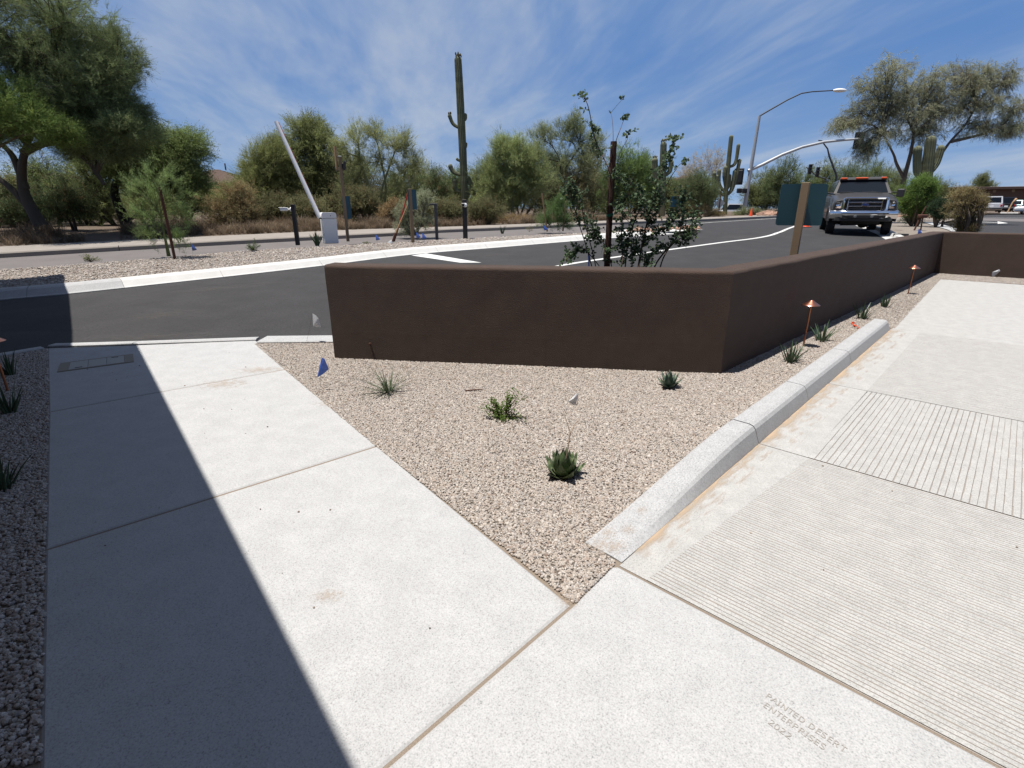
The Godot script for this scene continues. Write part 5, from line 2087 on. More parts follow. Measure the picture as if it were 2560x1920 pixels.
func tiled_roof(t: Node3D, eave: Array, ridge0: Vector3, ridge1: Vector3) -> void:
	# eave: four corners counter-clockwise; hipped to the two ridge ends, in courses of tile
	var planes := [[eave[0], eave[1], ridge1, ridge0], [eave[1], eave[2], ridge1, ridge1], [eave[2], eave[3], ridge0, ridge1], [eave[3], eave[0], ridge0, ridge0]]
	for p in planes:
		var b := MB.new()
		var rows := 14
		for r in rows:
			var f0 := float(r) / rows
			var f1 := float(r + 1) / rows
			var a: Vector3 = p[0].lerp(p[3], f0)
			var c: Vector3 = p[1].lerp(p[2], f0)
			var d: Vector3 = p[1].lerp(p[2], f1)
			var e: Vector3 = p[0].lerp(p[3], f1)
			var lift := Vector3(0, 0.07, 0)
			b.quad(a + lift, c + lift, d, e)
			b.quad(a, c, c + lift, a + lift)
		part("roof_slope", b, M.roof_tile, t)


func house(label: String, at: Vector3, turn: float, size: Vector3, rise: float, wall: Color) -> Node3D:
	var t := thing("house", label, "house", at, turn)
	var w := MB.new()
	w.box(Vector3(0, size.y / 2, 0), size, 0.03)
	part("wall", w, surf(wall, 0.9, 141, 0.15, 1.0), t)
	var e := 0.6
	var x := size.x / 2 + e
	var z := size.z / 2 + e
	tiled_roof(t, [Vector3(-x, size.y, z), Vector3(x, size.y, z), Vector3(x, size.y, -z), Vector3(-x, size.y, -z)], Vector3(-x + z, size.y + rise, 0), Vector3(x - z, size.y + rise, 0))
	for k in [-0.3, 0.05, 0.33]:
		var f := MB.new()
		f.box(Vector3(size.x * k, size.y * 0.55, size.z / 2 + 0.02), Vector3(1.5, 1.2, 0.08), 0.01)
		var wn := part("window", f, M.white, t)
		var g0 := MB.new()
		g0.box(Vector3(size.x * k, size.y * 0.55, size.z / 2 + 0.045), Vector3(1.35, 1.05, 0.05), 0.0)
		part("pane", g0, M.dark_glass, wn)
	var ch := MB.new()
	ch.box(Vector3(size.x * 0.12, size.y + rise + 0.25, 0.5), Vector3(0.12, 0.7, 0.12), 0.01)
	part("vent_pipe", ch, M.brown_metal, t)
	return t


func buildings() -> void:
	house("house with brown tile roof showing behind the trees left of the gate arm", on(Vector2(-32.841, -62.000)), 0.2, Vector3(9, 2.955, 9), 1.6, Color(0.3, 0.24, 0.18))
	var h2 := house("house with red brown tile roof behind the staked shrub and cactus", on(Vector2(23.268, -75.000)), -0.15, Vector3(6.5, 2.101, 9), 1.7, Color(0.16, 0.12, 0.095))
	var up := MB.new()
	up.box(Vector3(0.6, 2.766, -1), Vector3(3.5, 3.0, 3.5), 0.03)
	part("upper_wall", up, M.walk, h2)
	tiled_roof(h2, [Vector3(-1.7, 4.033, 1.3), Vector3(2.9, 4.033, 1.3), Vector3(2.9, 4.033, -3.3), Vector3(-1.7, 4.033, -3.3)], Vector3(0.4, 4.636, -1), Vector3(0.8, 4.636, -1))
	# low office with a deep flat canopy at the far right
	var t := thing("canopy_building", "low brown building with a flat canopy and dark glass behind the white car", "building", on(Vector2(76.962, -88.000)), -0.5)
	var top := 3.515
	var r := MB.new()
	r.box(Vector3(7.0, top - 0.2, -1), Vector3(34, 0.4, 12), 0.04)
	part("canopy", r, M.brown_metal, t)
	var fa := MB.new()
	fa.box(Vector3(-3.0, top - 1.1, 2.0), Vector3(13.5, 1.4, 5.0), 0.03)
	part("fascia", fa, surf(Color(0.11, 0.065, 0.045), 0.9, 143, 0.15, 1.0), t)
	for k in 5:
		var s := MB.new()
		s.box(Vector3(-7.5 + k * 2.2, top - 0.62, 4.53), Vector3(0.35, 0.4, 0.1), 0.02)
		part("rafter_end", s, M.tan_paint, t)
	var gl := MB.new()
	gl.box(Vector3(-2.5, (top - 1.8) / 2, 1.0), Vector3(10.5, top - 1.8, 4.0), 0.02)
	part("glass_front", gl, M.dark_glass, t)
	for k in 6:
		var mu := MB.new()
		mu.box(Vector3(-7.5 + k * 2.0, (top - 1.8) / 2, 3.03), Vector3(0.1, top - 1.8, 0.08), 0.01)
		part("mullion", mu, M.black, t)
	var pr := MB.new()
	pr.box(Vector3(3.9, (top - 1.8) / 2, 2.2), Vector3(1.3, top - 1.8, 4.4), 0.03)
	part("pier", pr, M.brown_metal, t)
	for k in [11.0, 21.0]:
		var co := MB.new()
		co.box(Vector3(k, (top - 0.4) / 2, 3.5), Vector3(0.4, top - 0.4, 0.4), 0.02)
		part("column", co, M.brown_metal, t)
	var vt := MB.new()
	vt.tube([Vector3(5.2, top, -1), Vector3(5.5, top + 1.1, -1)], [0.08, 0.08], 8)
	part("roof_pipe", vt, M.black, t)


const TONE := 2.1
var SPRIG := {}


func sprigs() -> void:
	# palo verde: fine upright green twigs with few tiny leaves
	SPRIG.wisp = sprig(201, 7, 0.42, 0.5, 9, 0.030, 0.010, 0.0075)
	# mesquite: feathery hanging leaf sprays
	SPRIG.feather = sprig(202, 5, 0.40, 0.55, 13, 0.036, 0.013, 0.006)
	# creosote and bushes: dense little leaves
	SPRIG.leafy = sprig(203, 6, 0.26, 0.9, 9, 0.032, 0.019, 0.006)
	# dry twigs
	SPRIG.dry = sprig(204, 8, 0.34, 0.7, 4, 0.022, 0.010, 0.007)
	# round leaved shrub in front
	SPRIG.round = sprig(205, 2, 0.16, 0.35, 7, 0.021, 0.0185, 0.003)


func sprig(seed_: int, stems: int, length: float, spread: float, leaves: int, ll: float, lw: float, stem: float) -> ArrayMesh:
	var rg := RandomNumberGenerator.new()
	rg.seed = seed_
	var mb := MB.new()
	for s in stems:
		var d := Vector3(rg.randfn() * spread * 0.6, 1.0, rg.randfn() * spread * 0.6).normalized()
		var l := length * rg.randf_range(0.6, 1.1)
		var bend := Vector3(rg.randfn(), rg.randfn() * 0.5, rg.randfn()) * 0.18 * l
		var p := Vector3.ZERO
		var side := d.cross(Vector3(rg.randfn(), rg.randfn(), rg.randfn())).normalized()
		mb.col = Color(0.75, 0.72, 0.62)
		for k in 3:
			var f := (k + 1) / 3.0
			var q := d * l * f + bend * f * f
			var w0 := side * stem * 0.5 * (1.0 - k / 3.6)
			var w1 := side * stem * 0.5 * (1.0 - (k + 1) / 3.6)
			mb.quad(p - w0, p + w0, q + w1, q - w1)
			p = q
		for k in leaves:
			var f := rg.randf_range(0.18, 1.05)
			var at := d * l * f + bend * f * f
			var dir := (d * 0.7 + Vector3(rg.randfn(), rg.randfn(), rg.randfn()) * 0.75).normalized()
			var sd := dir.cross(Vector3(rg.randfn(), rg.randfn(), rg.randfn())).normalized()
			var a := rg.randf_range(0.7, 1.25)
			var g0 := rg.randf_range(0.8, 1.2)
			mb.col = Color(g0, g0, g0 * 0.95)
			var m := at + dir * ll * a * 0.5
			mb.quad(at, m + sd * lw * a * 0.5, at + dir * ll * a, m - sd * lw * a * 0.5)
	return mb.mesh()


# A tree or bush standing on the ground: lobes are [x, height, half width, half height] in its own plane.
func plant(called: String, label: String, category: String, at: Vector3, lobes: Array, o: Dictionary, group := "") -> Node3D:
	var t := thing(called, label, category, at, 0.0, group)
	var rg := RandomNumberGenerator.new()
	rg.seed = o.seed
	var wood := MB.new()
	var bark: Color = o.get("bark", Color(0.12, 0.09, 0.065))
	var col: Color = o.col * TONE
	var col2: Color = o.get("col2", o.col * 0.8) * TONE
	var dry: float = o.get("dry", 0.0)
	var droop: float = o.get("droop", 0.0)
	var upright: float = o.get("up", 0.6)
	var depth: float = o.get("depth", 0.8)
	var size: float = o.get("size", 1.0)
	var density: float = o.get("density", 1.0)
	var per := int(o.get("per", 13) * 1.2)
	var boughs: int = o.get("boughs", 26)
	var r0: float = o.get("trunk", 0.14)
	var forks: Array = o.get("forks", [])
	var trunks: Array = o.get("trunks", [])
	var tube_sides: int = o.get("sides", 6)
	wood.col = bark
	for path in trunks:
		var rad := []
		var own: float = r0 if path == trunks[0] else r0 * 0.62
		for k in path.size():
			rad.append(own * (1.25 if k == 0 and path == trunks[0] else lerpf(1.0, 0.42, float(k) / (path.size() - 1))))
		wood.tube(smooth3(path, 4), smooth_r(rad, 4), 9)
		forks = forks + [path[-1], path[-1].lerp(path[-2], 0.4)]
	if forks.is_empty():
		forks = [Vector3.ZERO, Vector3(0.08, 0.02, 0.05), Vector3(-0.1, 0.0, -0.05)]
	var where := []
	var tint := []
	for l in lobes:
		var rz: float = l[2] * depth
		var c := Vector3(l[0], l[1], rg.randf_range(-0.35, 0.35) * rz)
		var from: Vector3 = forks[0]
		for f in forks:
			if f.distance_to(c) < from.distance_to(c):
				from = f
		var vol: float = l[2] * l[3]
		var n := maxi(5, int(boughs * density))
		var mid := from.lerp(c, 0.5) + Vector3(rg.randfn() * 0.12, 0.10, rg.randfn() * 0.12) * from.distance_to(c)
		var lr := r0 * 0.36
		wood.col = bark
		wood.tube(smooth3([from, mid, c], 4), smooth_r([lr, lr * 0.7, lr * 0.35], 4), tube_sides, false)
		var tone := rg.randf_range(0.82, 1.15)
		for b in n:
			var d := Vector3(rg.randfn(), rg.randfn() + 0.15, rg.randfn()).normalized()
			var e := c + d * Vector3(l[2], l[3], rz) * pow(rg.randf(), 0.28) * rg.randf_range(0.75, 1.25)
			e.y = maxf(e.y, 0.05)
			var s := rg.randf_range(0.35, 1.0)
			var base := from.lerp(mid, s * 2.0) if s < 0.5 else mid.lerp(c, s * 2.0 - 1.0)
			var m := base.lerp(e, 0.55) + Vector3(rg.randfn() * 0.1, 0.16 if droop <= 0.0 else 0.26, rg.randfn() * 0.1) * base.distance_to(e)
			var br := maxf(lr * 0.32, 0.006)
			wood.col = bark * rg.randf_range(0.8, 1.25)
			wood.tube([base, base.lerp(m, 0.6), m, m.lerp(e, 0.55), e], [br, br * 0.8, br * 0.6, br * 0.4, br * 0.15], 4, false)
			var shade := tone * rg.randf_range(0.8, 1.2)
			for q in per:
				var f := rg.randf_range(0.28, 1.02)
				var p := base.lerp(m, f * 2.0) if f < 0.5 else m.lerp(e, f * 2.0 - 1.0)
				var tang := ((m - base) if f < 0.5 else (e - m)).normalized()
				p += Vector3(rg.randfn(), rg.randfn(), rg.randfn()) * 0.11 * size * o.get("loose", 1.0)
				p.y = maxf(p.y, 0.03)
				var y := (tang * 0.8 + Vector3(0, upright - droop * 1.6, 0) + Vector3(rg.randfn(), rg.randfn(), rg.randfn()) * 0.45).normalized()
				var x := y.cross(Vector3(rg.randfn(), rg.randfn(), rg.randfn())).normalized()
				var k := size * rg.randf_range(0.6, 1.2)
				where.append(Transform3D(Basis(x, y, x.cross(y)).scaled(Vector3.ONE * k), p))
				var cc := col.lerp(col2, rg.randf())
				if rg.randf() < dry:
					cc = Color(0.20, 0.145, 0.075)
				var v := shade * rg.randf_range(0.75, 1.25)
				tint.append(Color(cc.r * v, cc.g * v, cc.b * v))
		# loose sprays filling the lobe between the branches
		for b in int(n * per * o.get("fill", 0.28)):
			var d := Vector3(rg.randfn(), rg.randfn() + 0.1, rg.randfn()).normalized()
			var p := c + d * Vector3(l[2], l[3], rz) * pow(rg.randf(), 0.4) * 1.02
			p.y = maxf(p.y, 0.03)
			var y := (d * 0.6 + Vector3(0, upright - droop * 1.6, 0) + Vector3(rg.randfn(), rg.randfn(), rg.randfn()) * 0.5).normalized()
			var x := y.cross(Vector3(rg.randfn(), rg.randfn(), rg.randfn())).normalized()
			where.append(Transform3D(Basis(x, y, x.cross(y)).scaled(Vector3.ONE * size * rg.randf_range(0.6, 1.2)), p))
			var cc := col.lerp(col2, rg.randf())
			var v := tone * rg.randf_range(0.65, 1.25)
			tint.append(Color(cc.r * v, cc.g * v, cc.b * v))
	part("trunk" if category == "tree" else "stems", wood, M.bark, t)
	many("crown" if category == "tree" else "foliage", SPRIG[o.get("leaf", "wisp")], M.leaf, where, tint, t)
	return t


func smooth3(path: Array, per: int) -> Array:
	var out := []
	for k in range(path.size() - 1):
		var a: Vector3 = path[maxi(k - 1, 0)]
		var d: Vector3 = path[mini(k + 2, path.size() - 1)]
		for j in per:
			out.append(path[k].cubic_interpolate(path[k + 1], a, d, float(j) / per))
	out.append(path[-1])
	return out


func smooth_r(rad: Array, per: int) -> Array:
	var out := []
	for k in range(rad.size() - 1):
		for j in per:
			out.append(lerpf(rad[k], rad[k + 1], float(j) / per))
	out.append(rad[-1])
	return out


# A ribbed cactus column through points.
func column(path: Array, radii: Array, ribs: int, rg: RandomNumberGenerator, cap := true) -> MB:
	var mb := MB.new()
	var pts := smooth3(path, 6)
	var rad := smooth_r(radii, 6)
	if cap:
		var d: Vector3 = (pts[-1] - pts[-2]).normalized()
		var r: float = rad[-1]
		for f in [[0.35, 0.94], [0.65, 0.76], [0.88, 0.48], [1.0, 0.1]]:
			pts.append(path[-1] + d * r * f[0])
			rad.append(r * f[1])
	var rows := []
	var a := Vector3.ZERO
	for k in pts.size():
		var d: Vector3 = (pts[mini(k + 1, pts.size() - 1)] - pts[maxi(k - 1, 0)]).normalized()
		if k == 0:
			a = mb.ring_frame(d)[0]
		else:
			a = (a - d * a.dot(d)).normalized()
		var b := d.cross(a)
		var row := []
		var wob := 1.0 + rg.randf_range(-0.025, 0.025)
		for s in ribs * 2:
			var t := TAU * s / (ribs * 2)
			var r: float = rad[k] * wob * (1.0 if s % 2 == 0 else 0.84)
			row.append(pts[k] + (a * cos(t) + b * sin(t)) * r)
		rows.append(row)
	for k in range(rows.size() - 1):
		var band := rg.randf_range(0.86, 1.12)
		for s in ribs * 2:
			var s2 := (s + 1) % (ribs * 2)
			var c := Color(0.135, 0.142, 0.082) * band
			if k < 4 and radii[0] > 0.19:
				c = c.lerp(Color(0.16, 0.12, 0.08), 0.6 - 0.14 * k)
			mb.col = c
			mb.quad(rows[k][s], rows[k][s2], rows[k + 1][s2], rows[k + 1][s])
	return mb


func buds(at: Vector3, r: float, n: int, rg: RandomNumberGenerator) -> MB:
	var b := MB.new()
	b.col = Color(0.13, 0.12, 0.06)
	for j in n:
		var a := rg.randf() * TAU
		var k := sqrt(rg.randf())
		var p := at + Vector3(cos(a) * r * k, rg.randf_range(0, 0.12), sin(a) * r * k)
		b.blob(p, Vector3(0.035, 0.07, 0.035), 4, 5, 0.1, rg)
	return b


func saguaro(label: String, at: Vector3, stem: Array, r: float, arms: Array, seed_: int, fruit := 0) -> Node3D:
	var t := thing("saguaro", label, "cactus", at)
	var rg := RandomNumberGenerator.new()
	rg.seed = seed_
	var rad := []
	for k in stem.size():
		rad.append(r * (0.85 + 0.15 * sin(PI * (k + 0.6) / stem.size())))
	part("stem", column(stem, rad, 15, rg), M.bark, t)
	if fruit:
		part("buds", buds(stem[-1] + Vector3(0, r * 0.8, 0), r * 0.8, fruit, rg), M.bark, t)
	for a in arms:
		var ar: float = a[1]
		var rr := []
		for k in a[0].size():
			rr.append(ar * (0.62 if k == 0 else (0.9 if k == 1 else 1.0)))
		var o := part("arm", column(a[0], rr, 12, rg), M.bark, t)
		if a.size() > 2:
			part("buds", buds(a[0][-1] + Vector3(0, ar * 0.7, 0), ar * 0.7, a[2], rg), M.bark, o)
	return t


# The staked shrub that stands behind the low wall.
func wall_planting() -> void:
	sprigs()
	var t := thing("lodge_pole", "rusty brown round wooden stake rising from the shrub behind the wall", "stake", flat(Vector2(1.148, -6.350), -0.1))
	var top := Vector3(-0.007, 2.306, 0)
	var b := MB.new()
	b.tube([Vector3.ZERO, top * 0.33, top * 0.66, top], [0.038, 0.0375, 0.036, 0.036], 12)
	part("pole", b, M.wood_dark, t)
	for q in [[0.66, 0.04], [0.16, 0.04]]:
		var s := MB.new()
		s.lathe(top * q[0], [Vector2(0.041, -0.016), Vector2(0.043, 0.0), Vector2(0.041, 0.016)], 14, Basis(Vector3.FORWARD, -0.25))
		part("green_tie", s, M.strap, t)
	var sh := thing("staked_shrub", "tall loose shrub with small round leaves tied to a stake behind the wall", "shrub", flat(Vector2(1.299, -6.300), -0.05))
	var rg := RandomNumberGenerator.new()
	rg.seed = 301
	var wood := MB.new()
	wood.col = Color(0.085, 0.055, 0.045)
	var where := []
	var tint := []
	# main canes, each with how leafy it is and from where up
	var canes := [
		[[Vector3(-0.194, 0.969, 0), Vector3(-0.156, 1.713, 0), Vector3(-0.316, 2.164, 0), Vector3(-0.431, 2.459, 0), Vector3(-0.532, 2.699, 0)], 0.011, 150, 0.45],
		[[Vector3(-0.196, 1.921, 0), Vector3(-0.188, 2.084, 0), Vector3(-0.201, 2.497, 0), Vector3(-0.185, 2.574, 0), Vector3(-0.085, 2.684, 0)], 0.004, 10, 0.4],
		[[Vector3(-0.211, 1.880, 0), Vector3(-0.149, 2.283, 0), Vector3(-0.072, 2.428, 0), Vector3(-0.051, 2.509, 0)], 0.005, 26, 0.8],
		[[Vector3(-0.095, 2.003, 0), Vector3(-0.072, 2.184, 0), Vector3(-0.011, 2.303, 0), Vector3(0.020, 2.354, 0)], 0.004, 24, 0.75],
		[[Vector3(-0.347, 0.857, 0), Vector3(-0.489, 1.321, 0), Vector3(-0.621, 1.677, 0), Vector3(-0.671, 1.785, 0)], 0.008, 150, 0.35],
		[[Vector3(-0.295, 0.867, 0), Vector3(-0.436, 1.324, 0), Vector3(-0.496, 1.631, 0), Vector3(-0.607, 1.759, 0)], 0.007, 110, 0.2],
		[[Vector3(-0.243, 0.887, 0), Vector3(-0.484, 1.111, 0), Vector3(-0.595, 1.022, 0), Vector3(-0.672, 0.977, 0)], 0.006, 150, 0.15],
		[[Vector3(0.035, 0.887, 0), Vector3(0.101, 1.243, 0), Vector3(0.164, 1.585, 0), Vector3(0.182, 1.751, 0)], 0.009, 230, 0.2],
		[[Vector3(0.183, 0.867, 0), Vector3(0.287, 1.324, 0), Vector3(0.337, 1.802, 0), Vector3(0.431, 2.011, 0), Vector3(0.481, 2.276, 0)], 0.009, 300, 0.25],
		[[Vector3(0.416, 0.854, 0), Vector3(0.574, 1.149, 0), Vector3(0.680, 1.457, 0), Vector3(0.680, 1.713, 0)], 0.011, 150, 0.4],
		[[Vector3(0.463, 0.854, 0), Vector3(0.621, 1.149, 0), Vector3(0.786, 1.327, 0), Vector3(0.835, 1.500, 0)], 0.010, 130, 0.45],
		[[Vector3(-0.011, 0.875, 0), Vector3(0.014, 1.161, 0), Vector3(-0.026, 1.417, 0), Vector3(-0.067, 1.706, 0)], 0.008, 260, 0.05],
		[[Vector3(0.441, 1.674, 0), Vector3(0.507, 1.928, 0), Vector3(0.590, 1.990, 0), Vector3(0.662, 2.077, 0)], 0.005, 28, 0.5],
		[[Vector3(0.189, 0.833, 0), Vector3(0.261, 1.138, 0), Vector3(0.459, 1.321, 0), Vector3(0.607, 1.500, 0)], 0.008, 260, 0.1],
		[[Vector3(-0.103, 0.854, 0), Vector3(-0.214, 1.149, 0), Vector3(-0.314, 1.283, 0), Vector3(-0.412, 1.414, 0)], 0.007, 190, 0.1],
		[[Vector3(-0.074, 1.500, 0), Vector3(0.025, 1.717, 0), Vector3(-0.029, 1.844, 0), Vector3(-0.169, 1.907, 0)], 0.005, 110, 0.1],
		[[Vector3(0.227, 0.854, 0), Vector3(0.354, 1.014, 0), Vector3(0.528, 1.149, 0), Vector3(0.755, 1.194, 0)], 0.007, 210, 0.1],
		[[Vector3(0.106, 0.864, 0), Vector3(0.160, 1.067, 0), Vector3(0.350, 1.500, 0), Vector3(0.397, 1.710, 0)], 0.008, 230, 0.15],
	]
	for c in canes:
		var pts: Array = smooth3(c[0], 6)
		for k in pts.size():
			pts[k] += Vector3(0, 0, 0.10 * sin(k * 0.5 + c[1] * 900.0))
		var rr := []
		for k in pts.size():
			rr.append(c[1] * lerpf(1.0, 0.3, float(k) / pts.size()))
		wood.tube(pts, rr, 6, false)
		var n: int = int(c[2] * (1.0 if c[2] < 40 else 1.7 if c[2] != 150 or c[3] != 0.45 else 1.0))
		# leaves sit in little pairs on short side twigs
		var twig := Vector3.ZERO
		var base := Vector3.ZERO
		for q in n:
			if q % 8 == 0:
				var f := lerpf(c[3], 1.0, rg.randf())
				var kk := f * (pts.size() - 1)
				base = pts[int(kk)].lerp(pts[mini(int(kk) + 1, pts.size() - 1)], fposmod(kk, 1.0))
				var tang: Vector3 = (pts[mini(int(kk) + 1, pts.size() - 1)] - pts[maxi(int(kk) - 1, 0)]).normalized()
				twig = (tang * 0.6 + Vector3(rg.randfn(), rg.randfn() * 0.6, rg.randfn())).normalized() * rg.randf_range(0.06, 0.17) * (0.6 if n < 40 else 1.0)
				wood.tube([base, base + twig * 0.5 + Vector3(0, 0.006, 0), base + twig], [0.0022, 0.0018, 0.001], 4, false)
			var along := (q % 8 + 0.6) / 8.0
			var p := base + twig * along
			var out := (twig.normalized().cross(Vector3(rg.randfn(), rg.randfn(), rg.randfn())).normalized() + twig.normalized() * 0.3).normalized()
			var x := out.cross(Vector3(rg.randfn(), rg.randfn() + 1.0, rg.randfn())).normalized()
			where.append(Transform3D(Basis(x, out, x.cross(out)).scaled(Vector3.ONE * rg.randf_range(0.75, 1.3)), p))
			var k := rg.randf_range(0.65, 1.3)
			var cc := Color(0.095, 0.145, 0.078)
			if rg.randf() < 0.06:
				cc = Color(0.17, 0.22, 0.08)
			tint.append(Color(cc.r * k, cc.g * k, cc.b * k))
	part("stems", wood, M.bark, sh)
	var lf := MB.new()
	var r := 0.0145
	var ring := []
	for k in 7:
		var a := TAU * k / 7
		ring.append(Vector3(sin(a) * r * 0.95, r * 1.15 - cos(a) * r * 1.1, 0.003 * cos(a * 2)))
	for k in range(1, 6):
		lf.tri(ring[0], ring[k], ring[k + 1])
	many("foliage", lf.mesh(), M.leaf, where, tint, sh)
	var fl := thing("blue_flag", "blue ribbon flag hanging low in the staked shrub behind the wall", "marker flag", flat(Vector2(1.140, -7.600), 0.0))
	var fb := MB.new()
	fb.quad(Vector3(-0.038, 0.675, 0), Vector3(-0.021, 0.686, 0), Vector3(-0.019, 0.871, 0), Vector3(-0.053, 0.871, 0))
	part("flag", fb, M.blue_flag, fl)
	var fw := MB.new()
	fw.tube([Vector3.ZERO, Vector3(-0.036, 0.871, 0)], [0.002, 0.002], 5)
	part("wire_stem", fw, M.wire, fl)


func desert() -> void:
	var deep := Color(0.080, 0.105, 0.048)
	var verde := Color(0.135, 0.150, 0.062)
	var bright := Color(0.115, 0.150, 0.040)
	var olive := Color(0.115, 0.115, 0.058)
	var sage := Color(0.17, 0.185, 0.125)
	var tan_ := Color(0.20, 0.145, 0.08)
	# big trees at the left
	plant("palo_verde_tree", "huge spreading dark green tree filling the top left corner", "tree", on(Vector2(-15.161, -17.600), 0.1), [
		[1.016, 6.259, 1.739, 0.779], [2.442, 5.962, 1.284, 0.840], [3.101, 5.252, 0.829, 0.796], [3.179, 4.468, 0.723, 0.694], [1.687, 4.942, 1.312, 0.916], [2.328, 3.985, 1.034, 0.759], [0.321, 5.149, 1.306, 0.912], [0.988, 3.767, 1.100, 0.704], [-1.234, 5.457, 1.415, 1.246], [-2.144, 3.547, 1.473, 1.060], [3.133, 3.547, 0.736, 0.530], [1.940, 3.214, 0.989, 0.475], [-0.052, 7.224, 1.703, 0.872], [3.471, 3.158, 0.680, 0.380], [1.554, 2.705, 0.936, 0.312], [2.663, 2.648, 0.750, 0.336]],
		{"seed": 401, "col": Color(0.125, 0.150, 0.070), "col2": Color(0.095, 0.125, 0.060), "trunk": 0.20, "boughs": 46, "per": 22, "size": 0.85, "up": 0.3, "leaf": "wisp", "droop": 0.1, "fill": 0.3, "depth": 1.5, "bark": Color(0.07, 0.055, 0.045),
		"trunks": [[Vector3(-0.027, -0.094, 0), Vector3(-0.330, 0.746, 0), Vector3(-0.444, 1.476, 0), Vector3(-0.253, 2.185, 0), Vector3(0.073, 2.762, 0)], [Vector3(-0.330, 0.746, 0), Vector3(-0.918, 1.595, 0), Vector3(-1.742, 2.185, 0)], [Vector3(-0.368, 1.476, 0), Vector3(-0.471, 2.418, 0), Vector3(-0.782, 2.819, 0)], [Vector3(-0.122, 2.533, 0), Vector3(0.837, 2.819, 0), Vector3(1.726, 2.418, 0), Vector3(2.170, 1.595, 0)]]})
	plant("palo_verde_tree", "sunlit yellow green tree hanging in front of the dark tree at the left edge", "tree", on(Vector2(-15.991, -15.900), 0.1), [
		[2.223, 3.676, 0.991, 0.582], [2.751, 3.228, 0.834, 0.427], [1.701, 3.077, 1.005, 0.429], [0.868, 3.577, 0.993, 0.636], [3.333, 2.925, 0.560, 0.269]],
		{"seed": 402, "col": Color(0.13, 0.17, 0.048), "col2": Color(0.10, 0.15, 0.045), "trunk": 0.12, "boughs": 30, "per": 15, "size": 0.9, "up": 0.3,
		"trunks": [[Vector3(-0.021, -0.061, 0), Vector3(0.736, 1.507, 0), Vector3(1.278, 2.462, 0)]]})
	plant("mesquite_tree", "dark tree with black leaning trunk right of the huge left tree", "tree", on(Vector2(-14.845, -21.000), 0.1), [
		[1.467, 2.714, 1.121, 0.789], [2.202, 2.299, 1.054, 0.795], [0.742, 3.122, 0.891, 0.713], [2.901, 2.782, 0.523, 0.645], [1.597, 1.595, 1.218, 0.731], [0.329, 2.019, 1.058, 0.871], [2.692, 1.737, 0.684, 0.583], [-0.287, 2.576, 0.899, 0.719]],
		{"seed": 403, "col": Color(0.115, 0.150, 0.052), "col2": Color(0.095, 0.12, 0.05), "fill": 0.25, "depth": 1.2, "trunk": 0.22, "boughs": 34, "per": 16, "size": 1.1, "leaf": "feather", "up": 0.3, "bark": Color(0.03, 0.025, 0.022),
		"trunks": [[Vector3(-0.046, -0.194, 0), Vector3(-0.233, 0.581, 0), Vector3(-0.324, 1.338, 0), Vector3(0.061, 2.159, 0)]]})
	plant("green_bush", "rounded green tree below the tiled roof at the left", "tree", on(Vector2(-16.105, -30.000), 0.1), [
		[0.015, 1.287, 1.204, 0.462], [-1.161, 1.431, 0.874, 0.629], [0.989, 1.225, 0.876, 0.526], [-1.352, 2.646, 0.690, 0.828]], {"seed": 404, "col": Color(0.065, 0.10, 0.035), "boughs": 26, "size": 1.2, "per": 13, "leaf": "leafy"})
	# staked young palo verde on the island
	var yt := plant("young_palo_verde", "young wispy palo verde with a rust stake on the gravel island", "tree", on(Vector2(-8.088, -12.475), 0.12), [
		[-0.138, 1.239, 0.403, 0.473], [0.435, 1.408, 0.401, 0.513], [-0.486, 0.897, 0.316, 0.434], [0.258, 1.823, 0.440, 0.380], [-0.525, 1.492, 0.400, 0.384], [0.526, 0.983, 0.270, 0.389], [-0.248, 0.548, 0.365, 0.307], [0.345, 0.327, 0.165, 0.247]],
		{"seed": 405, "col": Color(0.15, 0.20, 0.075), "col2": Color(0.12, 0.17, 0.075), "trunk": 0.035, "boughs": 16, "per": 5, "size": 0.5, "fill": 0.05, "loose": 0.6, "bark": Color(0.14, 0.17, 0.06), "up": 0.7,
		"trunks": [[Vector3(0.007, 0.031, 0), Vector3(0.007, 0.460, 0), Vector3(0.011, 0.897, 0)]]})
	stake("rust red wooden stake leaning before the young palo verde on the island", on(Vector2(-7.793, -12.223), 0.1), Vector3(-0.011, 1.674, 0), 0.032, M.rust)
	# trees behind the barrier
	plant("mesquite_tree", "tall green tree behind the raised gate arm", "tree", on(Vector2(-10.109, -27.000), 0.1), [
		[0.089, 3.722, 1.050, 0.825], [1.012, 3.460, 0.862, 0.919], [0.631, 4.241, 0.758, 0.546], [-0.582, 3.019, 1.156, 0.925], [1.187, 2.484, 0.873, 0.838], [-0.048, 1.941, 1.465, 0.938], [-1.167, 2.304, 0.972, 1.120], [1.039, 1.205, 0.986, 0.852]],
		{"seed": 406, "col": verde * 1.15, "col2": Color(0.115, 0.13, 0.06), "fill": 0.25, "trunk": 0.15, "boughs": 32, "per": 14, "size": 1.15, "leaf": "feather", "up": 0.2, "bark": Color(0.045, 0.035, 0.03), "trunks": [[Vector3(0.085, -0.117, 0), Vector3(0.349, 1.205, 0), Vector3(0.605, 2.484, 0)]]})
